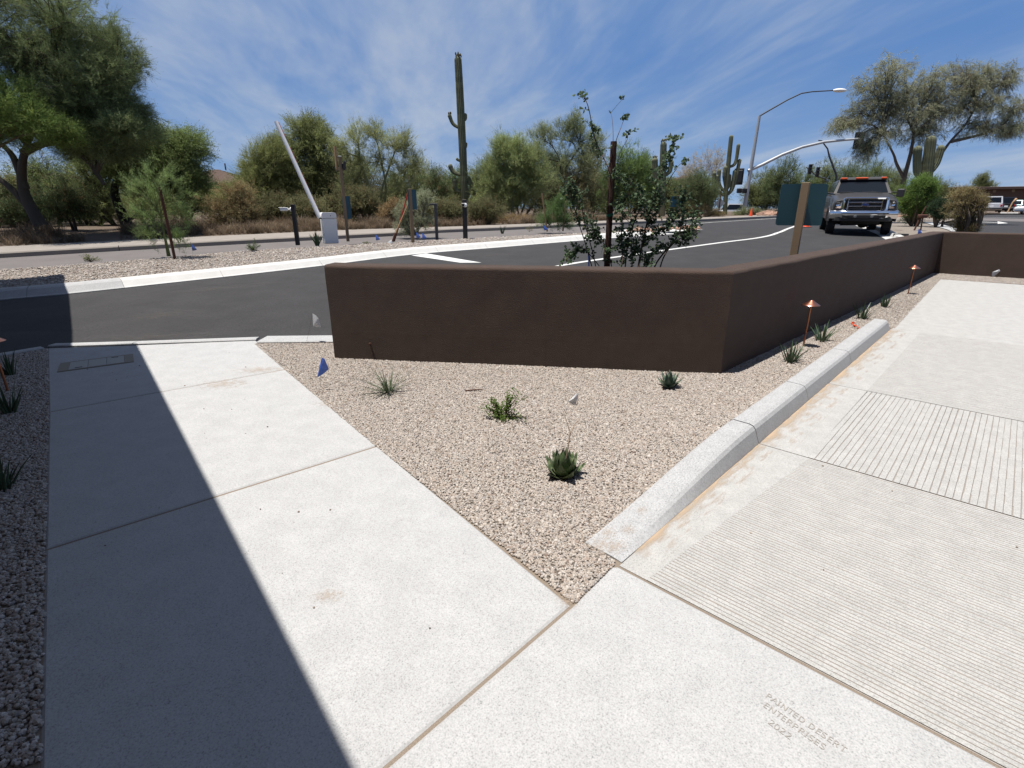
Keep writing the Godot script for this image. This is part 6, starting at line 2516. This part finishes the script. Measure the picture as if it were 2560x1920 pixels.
	plant("mesquite_tree", "yellow green bushy tree left of the gate cabinet", "tree", on(Vector2(-11.957, -26.000), 0.1), [
		[0.536, 2.860, 0.929, 0.802], [1.013, 2.945, 0.835, 0.801], [-0.052, 2.082, 0.844, 0.811], [0.269, 1.731, 1.414, 0.905], [1.449, 2.082, 0.844, 0.901], [-0.574, 1.198, 1.139, 0.638], [-1.143, 1.198, 0.759, 0.456]],
		{"seed": 407, "col": verde * 1.2, "col2": Color(0.135, 0.15, 0.06), "fill": 0.3, "trunk": 0.12, "boughs": 32, "per": 14, "size": 1.1, "up": 0.5})
	plant("olive_bush", "brown olive bush at the foot of the trees left of the gate", "shrub", on(Vector2(-10.453, -20.500), 0.12), [
		[0.049, 1.161, 0.823, 0.503], [0.479, 0.592, 0.680, 0.508], [-0.427, 0.592, 0.680, 0.580]], {"seed": 408, "col": olive, "col2": tan_, "dry": 0.35, "boughs": 26, "per": 11, "size": 0.8, "leaf": "leafy"})
	plant("palo_verde_tree", "palo verde with yellow green forked trunk behind the two tan posts", "tree", on(Vector2(-6.160, -25.000), 0.1), [
		[-0.636, 3.603, 0.671, 0.712], [0.084, 3.763, 0.564, 0.592], [0.846, 3.361, 0.709, 0.595], [1.466, 3.361, 0.443, 0.765], [1.939, 2.376, 0.575, 0.690], [-1.007, 2.542, 0.717, 0.774], [0.068, 2.542, 1.075, 0.774], [1.120, 2.209, 0.900, 0.778], [-1.290, 1.534, 0.818, 0.698], [1.231, 1.191, 0.730, 0.526], [-1.492, 3.035, 0.445, 0.512]],
		{"seed": 409, "col": Color(0.20, 0.21, 0.10), "col2": Color(0.16, 0.18, 0.09), "trunk": 0.10, "boughs": 24, "per": 9, "size": 0.85, "fill": 0.12, "up": 0.7, "bark": Color(0.20, 0.20, 0.085),
		"trunks": [[Vector3(-0.006, -0.068, 0), Vector3(0.071, 0.409, 0), Vector3(-0.138, 1.191, 0), Vector3(-0.426, 2.041, 0), Vector3(-0.618, 2.872, 0)], [Vector3(0.071, 0.409, 0), Vector3(0.423, 1.363, 0), Vector3(0.377, 2.376, 0), Vector3(0.226, 3.361, 0)], [Vector3(0.064, 0.321, 0), Vector3(0.762, 1.019, 0), Vector3(1.186, 1.873, 0), Vector3(1.501, 2.542, 0)], [Vector3(0.041, 0.497, 0), Vector3(0.255, 1.534, 0), Vector3(0.695, 2.542, 0), Vector3(1.011, 3.198, 0)]]})
	plant("grey_sage_bush", "grey green rounded bush behind the short tan post", "shrub", on(Vector2(-3.278, -17.900), 0.1), [
		[0.118, 0.853, 0.553, 0.480], [0.354, 0.349, 0.532, 0.383], [-0.253, 0.221, 0.466, 0.320], [0.464, 1.164, 0.366, 0.314], [-0.290, 0.665, 0.423, 0.317]],
		{"seed": 410, "col": Color(0.21, 0.225, 0.155), "col2": Color(0.16, 0.18, 0.115), "boughs": 24, "per": 8, "fill": 0.2, "size": 0.5, "leaf": "leafy", "loose": 0.8, "bark": Color(0.16, 0.13, 0.1)})
	# low growth between, behind the black post
	var low := [
		[40, 19.5, 545, 60, 45, deep, "dark shaded brush behind the trunk of the huge left tree"], [170, 19.5, 530, 60, 50, deep * 0.8, "dark shaded brush just right of the huge left trunk"], [210, 24.0, 480, 60, 50, deep, "deep green bush far behind the huge left tree"], [110, 26.0, 470, 60, 40, deep, "dark bush between the two left trunks"],
		[850, 24.5, 540, 45, 40, olive, "dark brush at the foot of the tall tan post"], [905, 24, 540, 40, 35, olive, "brown dry bush left of the forked palo verde trunk"],
		[1085, 30, 500, 40, 40, deep, "dark green bush left of the tall saguaro"], [1105, 24, 562, 40, 22, olive, "olive creosote bush behind the grey post"],
		[1168, 27, 566, 34, 14, olive, "olive creosote bush behind the black camera post"], [1215, 25, 562, 36, 22, olive, "olive brush right of the black camera post"],
		[990, 22.5, 565, 30, 22, tan_, "small dry bush right of the forked trunk"], [760, 22, 560, 50, 30, olive, "dry bush behind the white gate cabinet"], [690, 22, 555, 45, 28, olive, "dry bush left of the white gate cabinet"]]
	var n := 0
	for q in low:
		var m: float = q[1] / 1360.0
		var hh: float = 0.0
		var base := Vector3((q[0] - 1280.0) * m * 0.995, g(q[1]) + 0.1, -q[1])
		hh = (560.0 - q[2]) * m + 0.75
		plant("creosote_bush", q[6], "shrub", base, [[0.0, hh, q[3] * m, q[4] * m], [q[3] * m * 0.6, hh * 0.7, q[3] * m * 0.6, q[4] * m * 0.7], [-q[3] * m * 0.6, hh * 0.65, q[3] * m * 0.6, q[4] * m * 0.6]],
			{"seed": 420 + n, "col": q[5], "col2": q[5] * 0.75, "dry": 0.16, "boughs": 22, "per": 10, "size": 0.95, "leaf": "leafy", "bark": Color(0.06, 0.045, 0.035)}, "brush behind the far sidewalk")
		n += 1
	plant("green_bush", "distant green trees seen left of the tall saguaro", "tree", on(Vector2(-6.723, -48.000), 0.0), [[-0.064, 2.313, 1.392, 0.835], [1.303, 1.659, 1.224, 1.007], [-1.495, 1.659, 1.224, 1.007], [2.013, 1.987, 0.872, 0.837]], {"seed": 440, "col": deep, "boughs": 26, "size": 1.6, "leaf": "leafy", "per": 10})
	# tall saguaro
	saguaro("tall thin saguaro with several short arms, highest thing against the sky", on(Vector2(-2.599, -30.000)), [Vector3(-0.007, -0.244, 0), Vector3(0.004, 1.636, 0), Vector3(-0.012, 3.241, 0), Vector3(-0.058, 5.166, 0), Vector3(-0.093, 6.645, 0), Vector3(-0.133, 7.897, 0)], 0.205, [
		[[Vector3(-0.092, 4.750, 0), Vector3(-0.483, 4.978, 0), Vector3(-0.657, 5.354, 0)], 0.10, 10], [[Vector3(0.002, 5.072, 0), Vector3(0.153, 5.223, 0), Vector3(0.158, 5.392, 0)], 0.10],
		[[Vector3(0.045, 3.731, 0), Vector3(0.134, 3.867, 0), Vector3(0.160, 4.022, 0)], 0.08], [[Vector3(-0.079, 3.142, 0), Vector3(-0.290, 3.241, 0), Vector3(-0.332, 3.280, 0)], 0.075],
		[[Vector3(-0.122, 2.486, 0), Vector3(-0.548, 2.646, 0), Vector3(-0.709, 2.925, 0)], 0.125], [[Vector3(-0.236, 1.636, 0), Vector3(-0.491, 1.799, 0), Vector3(-0.520, 2.204, 0)], 0.13],
		[[Vector3(0.151, 1.431, 0), Vector3(0.424, 1.840, 0), Vector3(0.219, 2.305, 0)], 0.14], [[Vector3(0.116, 1.738, 0), Vector3(0.420, 1.677, 0), Vector3(0.504, 1.554, 0)], 0.12], [[Vector3(-0.000, 2.204, 0), Vector3(0.066, 2.245, 0), Vector3(0.046, 2.325, 0)], 0.13]], 451, 16)
	# palo verde thicket in the middle
	plant("palo_verde_tree", "broad palo verde with a low forked trunk right of the saguaro", "tree", on(Vector2(0.111, -30.000), 0.1), [
		[0.103, 3.241, 1.070, 0.925], [-0.756, 2.845, 0.968, 0.929], [-1.518, 2.245, 0.866, 0.935], [-0.983, 1.636, 1.308, 0.837], [0.322, 2.245, 1.299, 0.935], [1.191, 2.043, 0.977, 1.042], [0.108, 1.225, 1.424, 0.631], [-0.537, 3.633, 0.639, 0.614], [0.962, 3.044, 0.858, 0.824]],
		{"seed": 452, "col": Color(0.185, 0.21, 0.095), "col2": Color(0.15, 0.185, 0.085), "fill": 0.25, "trunk": 0.10, "boughs": 30, "per": 14, "size": 1.15, "up": 0.8, "bark": Color(0.18, 0.18, 0.08),
		"trunks": [[Vector3(-0.000, 0.223, 0), Vector3(-0.111, 1.018, 0), Vector3(0.217, 1.431, 0), Vector3(0.974, 2.043, 0)], [Vector3(-0.111, 0.977, 0), Vector3(-0.658, 1.328, 0), Vector3(-1.307, 1.840, 0)], [Vector3(-0.111, 1.018, 0), Vector3(0.106, 1.840, 0), Vector3(-0.111, 2.646, 0)]]})
	plant("palo_verde_tree", "taller thin crowned palo verde rising behind the thicket", "tree", on(Vector2(3.368, -38.000), 0.1), [
		[-0.152, 5.066, 1.206, 1.158], [-1.492, 5.066, 1.072, 1.158], [1.188, 5.066, 1.072, 1.158], [-1.742, 3.832, 1.220, 1.041], [1.795, 3.582, 1.223, 1.174], [0.164, 3.582, 1.630, 1.174], [0.625, 5.792, 0.932, 0.767], [-0.613, 2.057, 1.653, 1.323], [1.327, 1.799, 1.381, 1.326], [2.286, 4.576, 0.673, 1.034]],
		{"seed": 453, "col": Color(0.17, 0.19, 0.11), "col2": Color(0.14, 0.165, 0.09), "trunk": 0.12, "boughs": 26, "per": 10, "size": 1.1, "fill": 0.12, "up": 0.95, "bark": Color(0.07, 0.065, 0.045),
		"trunks": [[Vector3(-0.143, 0.090, 0), Vector3(-0.109, 1.799, 0), Vector3(-0.053, 3.582, 0)], [Vector3(-0.132, 2.570, 0), Vector3(0.698, 3.832, 0), Vector3(1.209, 4.576, 0)]]})
	plant("palo_verde_tree", "green round tree behind the staked shrub", "tree", on(Vector2(8.989, -42.000), 0.1), [
		[-0.279, 3.852, 1.502, 1.297], [0.666, 3.295, 1.358, 1.303], [-1.108, 2.733, 1.516, 1.455], [0.474, 1.880, 1.679, 1.319], [-1.322, 1.305, 1.533, 1.178], [1.670, 2.166, 0.914, 1.169]],
		{"seed": 454, "col": Color(0.10, 0.145, 0.05), "col2": Color(0.085, 0.12, 0.045), "trunk": 0.13, "boughs": 28, "per": 14, "size": 1.4, "up": 0.5, "leaf": "feather"})
	plant("dry_bush", "brown grass and brush under the thicket, left of the saplings", "shrub", on(Vector2(0.200, -27.000), 0.1), [[-0.200, 0.170, 0.559, 0.268], [0.399, 0.151, 0.440, 0.249], [-0.700, 0.113, 0.440, 0.230]], {"seed": 455, "col": Color(0.30, 0.23, 0.14), "col2": Color(0.22, 0.16, 0.09), "boughs": 22, "per": 10, "size": 0.5, "leaf": "dry"})
	plant("sapling", "young green sapling between two leaning wooden stakes", "tree", on(Vector2(1.579, -19.615), 0.1), [[0.014, 0.592, 0.529, 0.435], [-0.357, 0.303, 0.456, 0.321], [0.155, 0.949, 0.376, 0.317], [0.326, 0.303, 0.304, 0.321]],
		{"seed": 456, "col": Color(0.085, 0.135, 0.05), "trunk": 0.025, "boughs": 18, "per": 8, "size": 0.6, "loose": 0.7, "bark": Color(0.1, 0.12, 0.05)})
	stake("left wooden stake of the pair at the green sapling", on(Vector2(1.277, -19.463), 0.1), Vector3(-0.215, 1.402, 0), 0.03, M.wood_handle)
	stake("right wooden stake of the pair at the green sapling, leaning right", on(Vector2(1.856, -19.615), 0.1), Vector3(0.099, 1.372, 0), 0.03, M.wood_handle)
	# cactus and trees to the right of the shrub
	saguaro("thick saguaro with three stout arms behind the staked shrub", on(Vector2(9.428, -34.000)), [Vector3(-0.029, 0.307, 0), Vector3(-0.158, 1.948, 0), Vector3(-0.241, 3.088, 0), Vector3(-0.315, 4.378, 0)], 0.21, [
		[[Vector3(-0.310, 2.522, 0), Vector3(-0.614, 2.635, 0), Vector3(-0.764, 3.492, 0)], 0.19, 8], [[Vector3(-0.125, 2.635, 0), Vector3(0.191, 2.908, 0), Vector3(0.239, 3.403, 0)], 0.15, 6]], 461, 12)
	plant("green_bush", "small green tree before the right hand house", "tree", on(Vector2(13.733, -40.000), 0.0), [[-0.293, 2.517, 1.301, 0.832], [-1.101, 1.976, 1.016, 0.836], [0.658, 1.840, 0.872, 0.781], [-0.020, 1.429, 1.167, 0.700]], {"seed": 462, "col": deep, "col2": Color(0.085, 0.10, 0.05), "boughs": 26, "size": 1.0, "per": 12, "leaf": "leafy", "trunk": 0.08})
	plant("bare_tree", "pale leafless tree behind the small green tree", "tree", on(Vector2(23.541, -66.000), 0.0), [[-0.704, 5.802, 2.119, 1.582], [-2.017, 4.931, 1.892, 1.362], [0.529, 5.368, 1.416, 1.586], [-3.106, 4.052, 1.426, 1.141]], {"seed": 463, "col": Color(0.33, 0.29, 0.23), "col2": Color(0.25, 0.22, 0.17), "boughs": 22, "size": 1.8, "per": 6, "leaf": "dry", "trunk": 0.15, "bark": Color(0.25, 0.21, 0.17)})
	saguaro("old saguaro with many arms beside the signal pole", on(Vector2(18.435, -47.000)), [Vector3(-0.003, 0.023, 0), Vector3(-0.160, 1.972, 0), Vector3(-0.245, 3.867, 0), Vector3(-0.299, 6.223, 0)], 0.19, [
		[[Vector3(-0.254, 3.929, 0), Vector3(0.309, 4.240, 0), Vector3(0.387, 5.589, 0)], 0.15], [[Vector3(-0.117, 1.651, 0), Vector3(0.377, 2.291, 0), Vector3(0.652, 4.425, 0)], 0.15], [[Vector3(-0.220, 1.651, 0), Vector3(0.262, 2.132, 0), Vector3(0.371, 3.555, 0)], 0.17],
		[[Vector3(-0.237, 2.291, 0), Vector3(-0.465, 3.241, 0), Vector3(-0.447, 3.867, 0)], 0.18], [[Vector3(-0.262, 1.972, 0), Vector3(-0.823, 2.609, 0), Vector3(-0.954, 3.617, 0)], 0.16], [[Vector3(-0.220, 1.651, 0), Vector3(-1.123, 2.291, 0), Vector3(-1.335, 3.429, 0)], 0.16], [[Vector3(-0.271, 2.036, 0), Vector3(0.014, 2.451, 0), Vector3(-0.025, 3.241, 0)], 0.15], [[Vector3(-0.310, 1.812, 0), Vector3(-0.886, 2.036, 0), Vector3(-1.066, 3.178, 0)], 0.15]], 464)
	# bushes under the signal pole
	plant("green_bush", "low green bush with pale flowers at the foot of the signal pole", "shrub", on(Vector2(20.014, -46.000), 0.0), [[-0.055, 0.371, 0.947, 0.390], [-0.708, 0.210, 0.677, 0.293], [0.632, 0.307, 0.609, 0.325]], {"seed": 465, "col": Color(0.10, 0.12, 0.05), "col2": Color(0.16, 0.17, 0.11), "boughs": 22, "size": 0.8, "per": 9, "leaf": "leafy"})
	plant("olive_bush", "dry olive bush at the kerb below the old saguaro", "shrub", on(Vector2(14.028, -40.000), 0.0), [[-0.208, 0.516, 1.029, 0.452], [1.003, 0.237, 0.825, 0.283], [-1.078, 0.405, 0.824, 0.396]], {"seed": 466, "col": Color(0.13, 0.125, 0.05), "col2": tan_, "dry": 0.25, "boughs": 22, "size": 0.8, "per": 10, "leaf": "leafy"})
	# far green bank to the right of the pole
	var bank := [[1905, 85, 470, 45, 40, "left one"], [1950, 82, 450, 40, 50, "second, tallest one"], [2000, 86, 470, 45, 40, "middle one"], [2045, 90, 450, 40, 45, "fourth one, behind the far signals"], [2105, 84, 455, 40, 40, "one just left of the truck"], [2165, 88, 450, 45, 38, "one behind the truck"], [2220, 92, 462, 40, 30, "one right of the truck roof"]]
	thicket()
	n = 0
	for q in bank:
		var m: float = q[1] / 1365.0
		var zc: float = q[1] * 0.9466 + 0.12
		var x: float = (q[0] - 1280.0) / 1290.0 * zc
		var hh: float = (522.0 - q[2]) * m + 0.4
		plant("bank_tree", "dense green tree on the far bank, %s" % q[5], "tree", Vector3(x, g(q[1]), -q[1]), [[0.0, hh, q[3] * m, q[4] * m], [-q[3] * m * 0.6, hh * 0.55, q[3] * m * 0.7, q[4] * m * 0.6], [q[3] * m * 0.6, hh * 0.5, q[3] * m * 0.7, q[4] * m * 0.6], [0.0, hh * 0.3, q[3] * m, q[4] * m * 0.5]],
			{"seed": 470 + n, "col": [verde, deep, Color(0.10, 0.13, 0.05)][n % 3], "col2": Color(0.085, 0.10, 0.05), "boughs": 36, "per": 13, "fill": 0.5, "size": 2.3, "leaf": "feather", "up": 0.8, "trunk": 0.16}, "trees on the far bank")
		n += 1
	# the tall open tree over the truck, and the cactus at its foot
	plant("ironwood_tree", "wide airy grey green tree with two dark leaning trunks right of the truck", "tree", on(Vector2(20.542, -28.000), 0.1), [
		[-2.613, 6.859, 1.180, 0.731], [-3.414, 6.186, 0.999, 0.774], [-3.690, 5.066, 0.935, 0.786], [-4.490, 4.502, 0.706, 0.377], [-2.521, 5.066, 1.169, 0.935], [-2.571, 4.002, 1.086, 0.664], [-1.415, 6.101, 1.057, 0.923], [-1.211, 4.890, 1.172, 0.750], [-0.402, 6.271, 0.959, 0.829], [0.693, 6.608, 0.955, 0.825], [1.896, 6.608, 0.859, 0.770], [2.928, 6.355, 0.671, 0.828], [1.180, 5.414, 1.164, 0.838], [2.590, 5.240, 1.166, 0.746], [3.811, 5.066, 0.877, 0.748], [2.262, 4.360, 1.081, 0.415], [3.862, 4.271, 0.984, 0.340], [0.156, 4.890, 0.976, 0.750], [-3.024, 3.368, 0.597, 0.420], [-0.323, 4.092, 1.085, 0.568], [-1.985, 5.673, 1.063, 0.835], [0.188, 5.500, 1.066, 0.837], [1.397, 6.016, 1.155, 0.739]],
		{"seed": 481, "col": Color(0.165, 0.175, 0.115), "col2": Color(0.21, 0.21, 0.15), "trunk": 0.135, "boughs": 34, "per": 12, "size": 0.74, "fill": 0.36, "leaf": "feather", "droop": 0.5, "up": 0.0, "bark": Color(0.13, 0.105, 0.085), "dry": 0.08, "sides": 5,
		"trunks": [[Vector3(-0.709, 1.212, 0), Vector3(-0.755, 2.069, 0), Vector3(-0.712, 3.277, 0), Vector3(-0.780, 4.181, 0)], [Vector3(-0.778, 2.163, 0), Vector3(-1.299, 2.817, 0), Vector3(-1.569, 3.277, 0), Vector3(-2.316, 4.181, 0)], [Vector3(0.465, 1.019, 0), Vector3(0.578, 2.538, 0), Vector3(1.057, 3.732, 0), Vector3(1.622, 4.537, 0), Vector3(1.956, 5.414, 0)], [Vector3(1.132, 3.822, 0), Vector3(2.340, 4.092, 0), Vector3(3.415, 4.449, 0)]]})
	saguaro("stout saguaro with two arms under the airy tree at the right", on(Vector2(20.778, -27.000)), [Vector3(-0.275, 0.832, 0), Vector3(-0.590, 2.123, 0), Vector3(-0.726, 3.019, 0), Vector3(-0.831, 3.861, 0)], 0.25, [
		[[Vector3(-0.653, 2.213, 0), Vector3(-1.101, 2.448, 0), Vector3(-1.358, 3.460, 0)], 0.19], [[Vector3(-0.598, 2.304, 0), Vector3(-0.313, 2.842, 0), Vector3(-0.261, 3.513, 0)], 0.17]], 482)
	plant("green_bush", "bright green bush right of the truck under the airy tree", "shrub", on(Vector2(17.543, -23.500), 0.1), [[-0.423, 1.343, 0.548, 0.526], [0.088, 1.019, 0.550, 0.462], [-0.632, 0.938, 0.431, 0.413], [0.220, 1.503, 0.427, 0.410], [-0.183, 1.743, 0.426, 0.327], [-0.154, 0.611, 0.554, 0.216], [0.270, 0.644, 0.380, 0.199]], {"seed": 483, "col": Color(0.095, 0.145, 0.032), "col2": Color(0.075, 0.115, 0.035), "boughs": 28, "per": 12, "size": 0.7, "leaf": "leafy"})
	plant("olive_bush", "tall olive bush behind the bright green one at the right", "shrub", on(Vector2(24.437, -31.000), 0.1), [[-0.441, 1.656, 0.676, 0.606], [-0.668, 1.232, 0.679, 0.608]], {"seed": 484, "col": Color(0.115, 0.13, 0.055), "boughs": 24, "per": 10, "size": 0.9})
	plant("dark_bush", "round dark green bush left of the tall dry shrub", "shrub", on(Vector2(17.811, -22.500), 0.1), [[-0.230, 0.864, 0.330, 0.285], [0.051, 0.738, 0.298, 0.238], [-0.387, 0.707, 0.248, 0.222], [-0.125, 0.471, 0.365, 0.143]], {"seed": 485, "col": Color(0.030, 0.050, 0.026), "boughs": 28, "per": 12, "size": 0.5, "leaf": "leafy"})
	plant("dry_shrub", "tall brown olive shrub behind the far wall segment", "shrub", on(Vector2(13.240, -15.600), 0.05), [[-0.466, 1.245, 0.342, 0.328], [-0.139, 1.299, 0.319, 0.273], [-0.562, 0.975, 0.321, 0.308], [-0.015, 0.866, 0.288, 0.276], [-0.240, 0.646, 0.370, 0.222], [-0.413, 1.459, 0.318, 0.174], [0.183, 1.170, 0.137, 0.132], [-0.190, 0.468, 0.302, 0.111], [0.093, 0.491, 0.232, 0.100]],
		{"seed": 486, "col": Color(0.20, 0.165, 0.085), "col2": Color(0.135, 0.12, 0.06), "fill": 0.15, "boughs": 20, "per": 7, "size": 0.5, "leaf": "leafy", "loose": 0.7, "bark": Color(0.12, 0.09, 0.06), "dry": 0.25})
	plant("far_tree", "distant tree above the canopy building", "tree", on(Vector2(84.106, -98.000)), [[-1.301, 4.453, 1.134, 0.953], [-1.038, 5.245, 0.848, 0.679], [0.377, 4.056, 0.994, 0.545]], {"seed": 487, "col": verde, "boughs": 22, "size": 2.2, "per": 8, "leaf": "feather"})
	plant("far_tree", "green trees behind the columns of the canopy building", "tree", on(Vector2(92.579, -100.000)), [[-1.300, 1.808, 2.191, 0.981], [1.510, 2.152, 2.188, 0.980], [-1.774, 0.980, 1.831, 0.703]], {"seed": 488, "col": bright, "boughs": 24, "size": 2.2, "per": 9, "leaf": "feather"})
	plant("far_tree", "row of hazy bushes left of the canopy building", "tree", on(Vector2(77.138, -95.000)), [[-0.662, 2.395, 2.422, 0.797], [-3.084, 2.395, 2.076, 0.930], [0.885, 3.044, 1.726, 0.530]], {"seed": 489, "col": deep, "boughs": 26, "size": 2.2, "per": 9, "leaf": "feather"})
	plant("grey_sage_bush", "small grey sage plant right of the truck by the rusty stakes", "shrub", on(Vector2(17.786, -23.830), 0.1), [[0.0, 0.2, 0.5, 0.2], [-0.4, 0.25, 0.35, 0.16]], {"seed": 490, "col": Color(0.21, 0.23, 0.15), "boughs": 18, "per": 8, "size": 0.4, "leaf": "leafy"})
	rocks()
	brush()


# Filler brush between and behind the trees across the street.
func thicket() -> void:
	var rg := RandomNumberGenerator.new()
	rg.seed = 520
	var made := []
	for k in 5:
		var c: Color = [Color(0.10, 0.12, 0.05), Color(0.125, 0.125, 0.06), Color(0.085, 0.115, 0.045), Color(0.145, 0.17, 0.07), Color(0.12, 0.115, 0.06)][k]
		made.append([c, 530 + k])
	var first := []
	var looks := ["dark olive bush", "brownish olive bush", "deep green feathery bush", "pale wispy green bush", "dry brown green bush"]
	var marks := [[-60, "beyond the left picture edge trees"], [60, "behind the huge left trunk"], [200, "left of the black leaning trunk"], [330, "behind the young staked palo verde"], [470, "behind the blue flag at the left"], [560, "below the tiled roof at the left"], [640, "behind the left camera post"], [730, "behind the gate cabinet"], [830, "behind the tall tan post"], [920, "left of the forked palo verde trunk"], [1010, "behind the short tan post"], [1100, "left of the tall saguaro"], [1200, "right of the tall saguaro"], [1320, "behind the two staked saplings"], [1440, "left of the rusty stake in the shrub"], [1560, "behind the staked shrub"], [1750, "before the house behind the staked shrub"]]
	for j in 38:
		var f := float(j) / 37.0
		var px := lerpf(-180.0, 1720.0, f) + rg.randf_range(-15, 15)
		var F := lerpf(21.5, 37.0, clampf((px - 100.0) / 1300.0, 0.0, 1.0)) + rg.randf_range(-0.5, 4.5)
		if px > 1450:
			F += 12.0
		if absf(px - 1160.0) < 75.0:
			F += 9.0
		if absf(px - 560.0) < 65.0:
			continue
		var at := Vector3((px - 1280.0) / 1290.0 * F * 0.99, g(F) + 0.05, -F)
		var kind := rg.randi() % 5
		var s := rg.randf_range(0.8, 1.5) * lerpf(0.95, 1.55, clampf((F - 20.0) / 25.0, 0.0, 1.0))
		if first.size() < 5:
			kind = first.size()
		var near: Array = marks[0]
		for q in marks:
			if absf(q[0] - px) < absf(near[0] - px):
				near = q
		var label := "%s in the thicket %s" % [looks[kind], near[1]]
		if first.size() < 5:
			first.append(plant("thicket_bush", label, "shrub", at, [[0.0, 0.95, 1.0, 0.85], [0.9, 0.7, 0.75, 0.65], [-0.9, 0.75, 0.8, 0.7], [0.2, 1.6, 0.6, 0.5]], {"seed": made[kind][1], "col": made[kind][0], "col2": made[kind][0] * 0.75, "dry": 0.12, "boughs": 20, "per": 8, "size": 1.0, "leaf": ["leafy", "leafy", "feather", "wisp", "leafy"][kind], "bark": Color(0.06, 0.045, 0.035)}, "bushes of the thicket"))
		else:
			dup(first[kind], label, at, rg.randf() * TAU, Vector3(s, s * rg.randf_range(0.8, 1.25), s))


func stake(label: String, at: Vector3, top: Vector3, r: float, m: Material) -> void:
	var t := thing("stake", label, "stake", at)
	var b := MB.new()
	top.y -= 0.1
	b.tube([Vector3.ZERO, top * 0.5, top], [r, r, r * 0.96], 10)
	part("pole", b, m, t)


func rocks() -> void:
	var rg := RandomNumberGenerator.new()
	rg.seed = 501
	for run in [["reddish brown rocks edging the planted island right of the truck", Vector2(29.144, -40.490), Vector2(29.596, -37.371), 60, 0.16], ["scattered brown rocks at the far kerb beyond the cones", Vector2(20.366, -44.171), Vector2(27.502, -46.623), 70, 0.45], ["brown rocks at the tip of the gate island", Vector2(4.145, -19.165), Vector2(7.201, -21.038), 60, 0.12]]:
		var where := []
		var tint := []
		for j in run[3]:
			var p: Vector2 = run[1].lerp(run[2], rg.randf()) + Vector2(rg.randfn(), rg.randfn()) * run[4] * 1.6
			where.append(Transform3D(Basis.from_euler(Vector3(rg.randf(), rg.randf() * 6, rg.randf())).scaled(Vector3.ONE * run[4] / 0.1 * rg.randf_range(0.6, 1.4)), on(p, 0.12)))
			var k := rg.randf_range(0.7, 1.3)
			tint.append(Color(0.28 * k, 0.17 * k, 0.12 * k))
		var o := many(numbered("rocks"), stone_mesh(502, 0.1, 5, 7), M.stone, where, tint, self)
		o.set_meta("label", run[0])


# Dry grass and low brush nobody could count, along the verge.
func brush() -> void:
	var rg := RandomNumberGenerator.new()
	rg.seed = 511
	var blade := MB.new()
	for j in 26:
		var a := rg.randf() * TAU
		var d := Vector3(cos(a), 0, sin(a))
		var h := rg.randf_range(0.25, 0.6)
		var w := Vector3(-d.z, 0, d.x) * 0.007
		var p := d * rg.randf() * 0.12
		var m := p + d * h * 0.25 + Vector3(0, h * 0.6, 0)
		var e := p + d * h * rg.randf_range(0.4, 0.9) + Vector3(0, h, 0)
		var k := rg.randf_range(0.75, 1.2)
		blade.col = Color(k, k, k)
		blade.quad(p - w, p + w, m + w * 0.8, m - w * 0.8)
		blade.tri(m - w * 0.8, m + w * 0.8, e)
	var where := []
	var tint := []
	var path: Array = M.walk_line
	var tufts := FastNoiseLite.new()
	tufts.seed = 512
	tufts.frequency = 0.35
	for j in 8000:
		var f := rg.randf() * (path.size() - 1.01)
		var k := int(f)
		var p: Vector2 = path[k].lerp(path[k + 1], f - k) + beside(path, k) * (1.85 + absf(rg.randfn()) * 3.0)
		if -p.y > 34.0 or -p.y < 8.0:
			continue
		var far := p.distance_to(path[k])
		var thick := tufts.get_noise_2d(p.x, p.y)
		if thick < rg.randf_range(-0.45, 0.0):
			continue
		where.append(Transform3D(Basis(Vector3.UP, rg.randf() * TAU).scaled(Vector3.ONE * rg.randf_range(0.25, 0.75) * clampf(0.55 + far * 0.2, 0.5, 1.4) * (0.75 + thick)), on(p, 0.11)))
		var v := rg.randf_range(0.6, 1.25)
		var c := Color(0.27, 0.205, 0.14).lerp(Color(0.12, 0.085, 0.055), rg.randf())
		tint.append(Color(c.r * v, c.g * v, c.b * v))
	var o := many("dry_grass", blade.mesh(), M.leaf, where, tint, self)
	o.set_meta("label", "dry brown grass and brush along the far sidewalk")
	# grey backdrop of low brush deep in the desert
	var w2 := []
	var t2 := []
	for j in 2600:
		var x := rg.randf_range(-75, 60)
		var z := -rg.randf_range(34, 110)
		if x > -12 + (-z - 30) * 0.55:
			continue
		w2.append(Transform3D(Basis.from_euler(Vector3(rg.randf_range(-0.4, 0.4), rg.randf() * 6, rg.randf_range(-0.4, 0.4))).scaled(Vector3.ONE * rg.randf_range(3.0, 6.5)), on(Vector2(x, z), rg.randf_range(0.0, 0.9))))
		var v := rg.randf_range(0.6, 1.3)
		var c := Color(0.09, 0.105, 0.05).lerp(Color(0.17, 0.14, 0.08), rg.randf() * 0.6)
		t2.append(Color(c.r * v, c.g * v, c.b * v))
	var o2 := many("desert_scrub", SPRIG.leafy, M.leaf, w2, t2, self)
	o2.set_meta("label", "far desert scrub behind the trees")
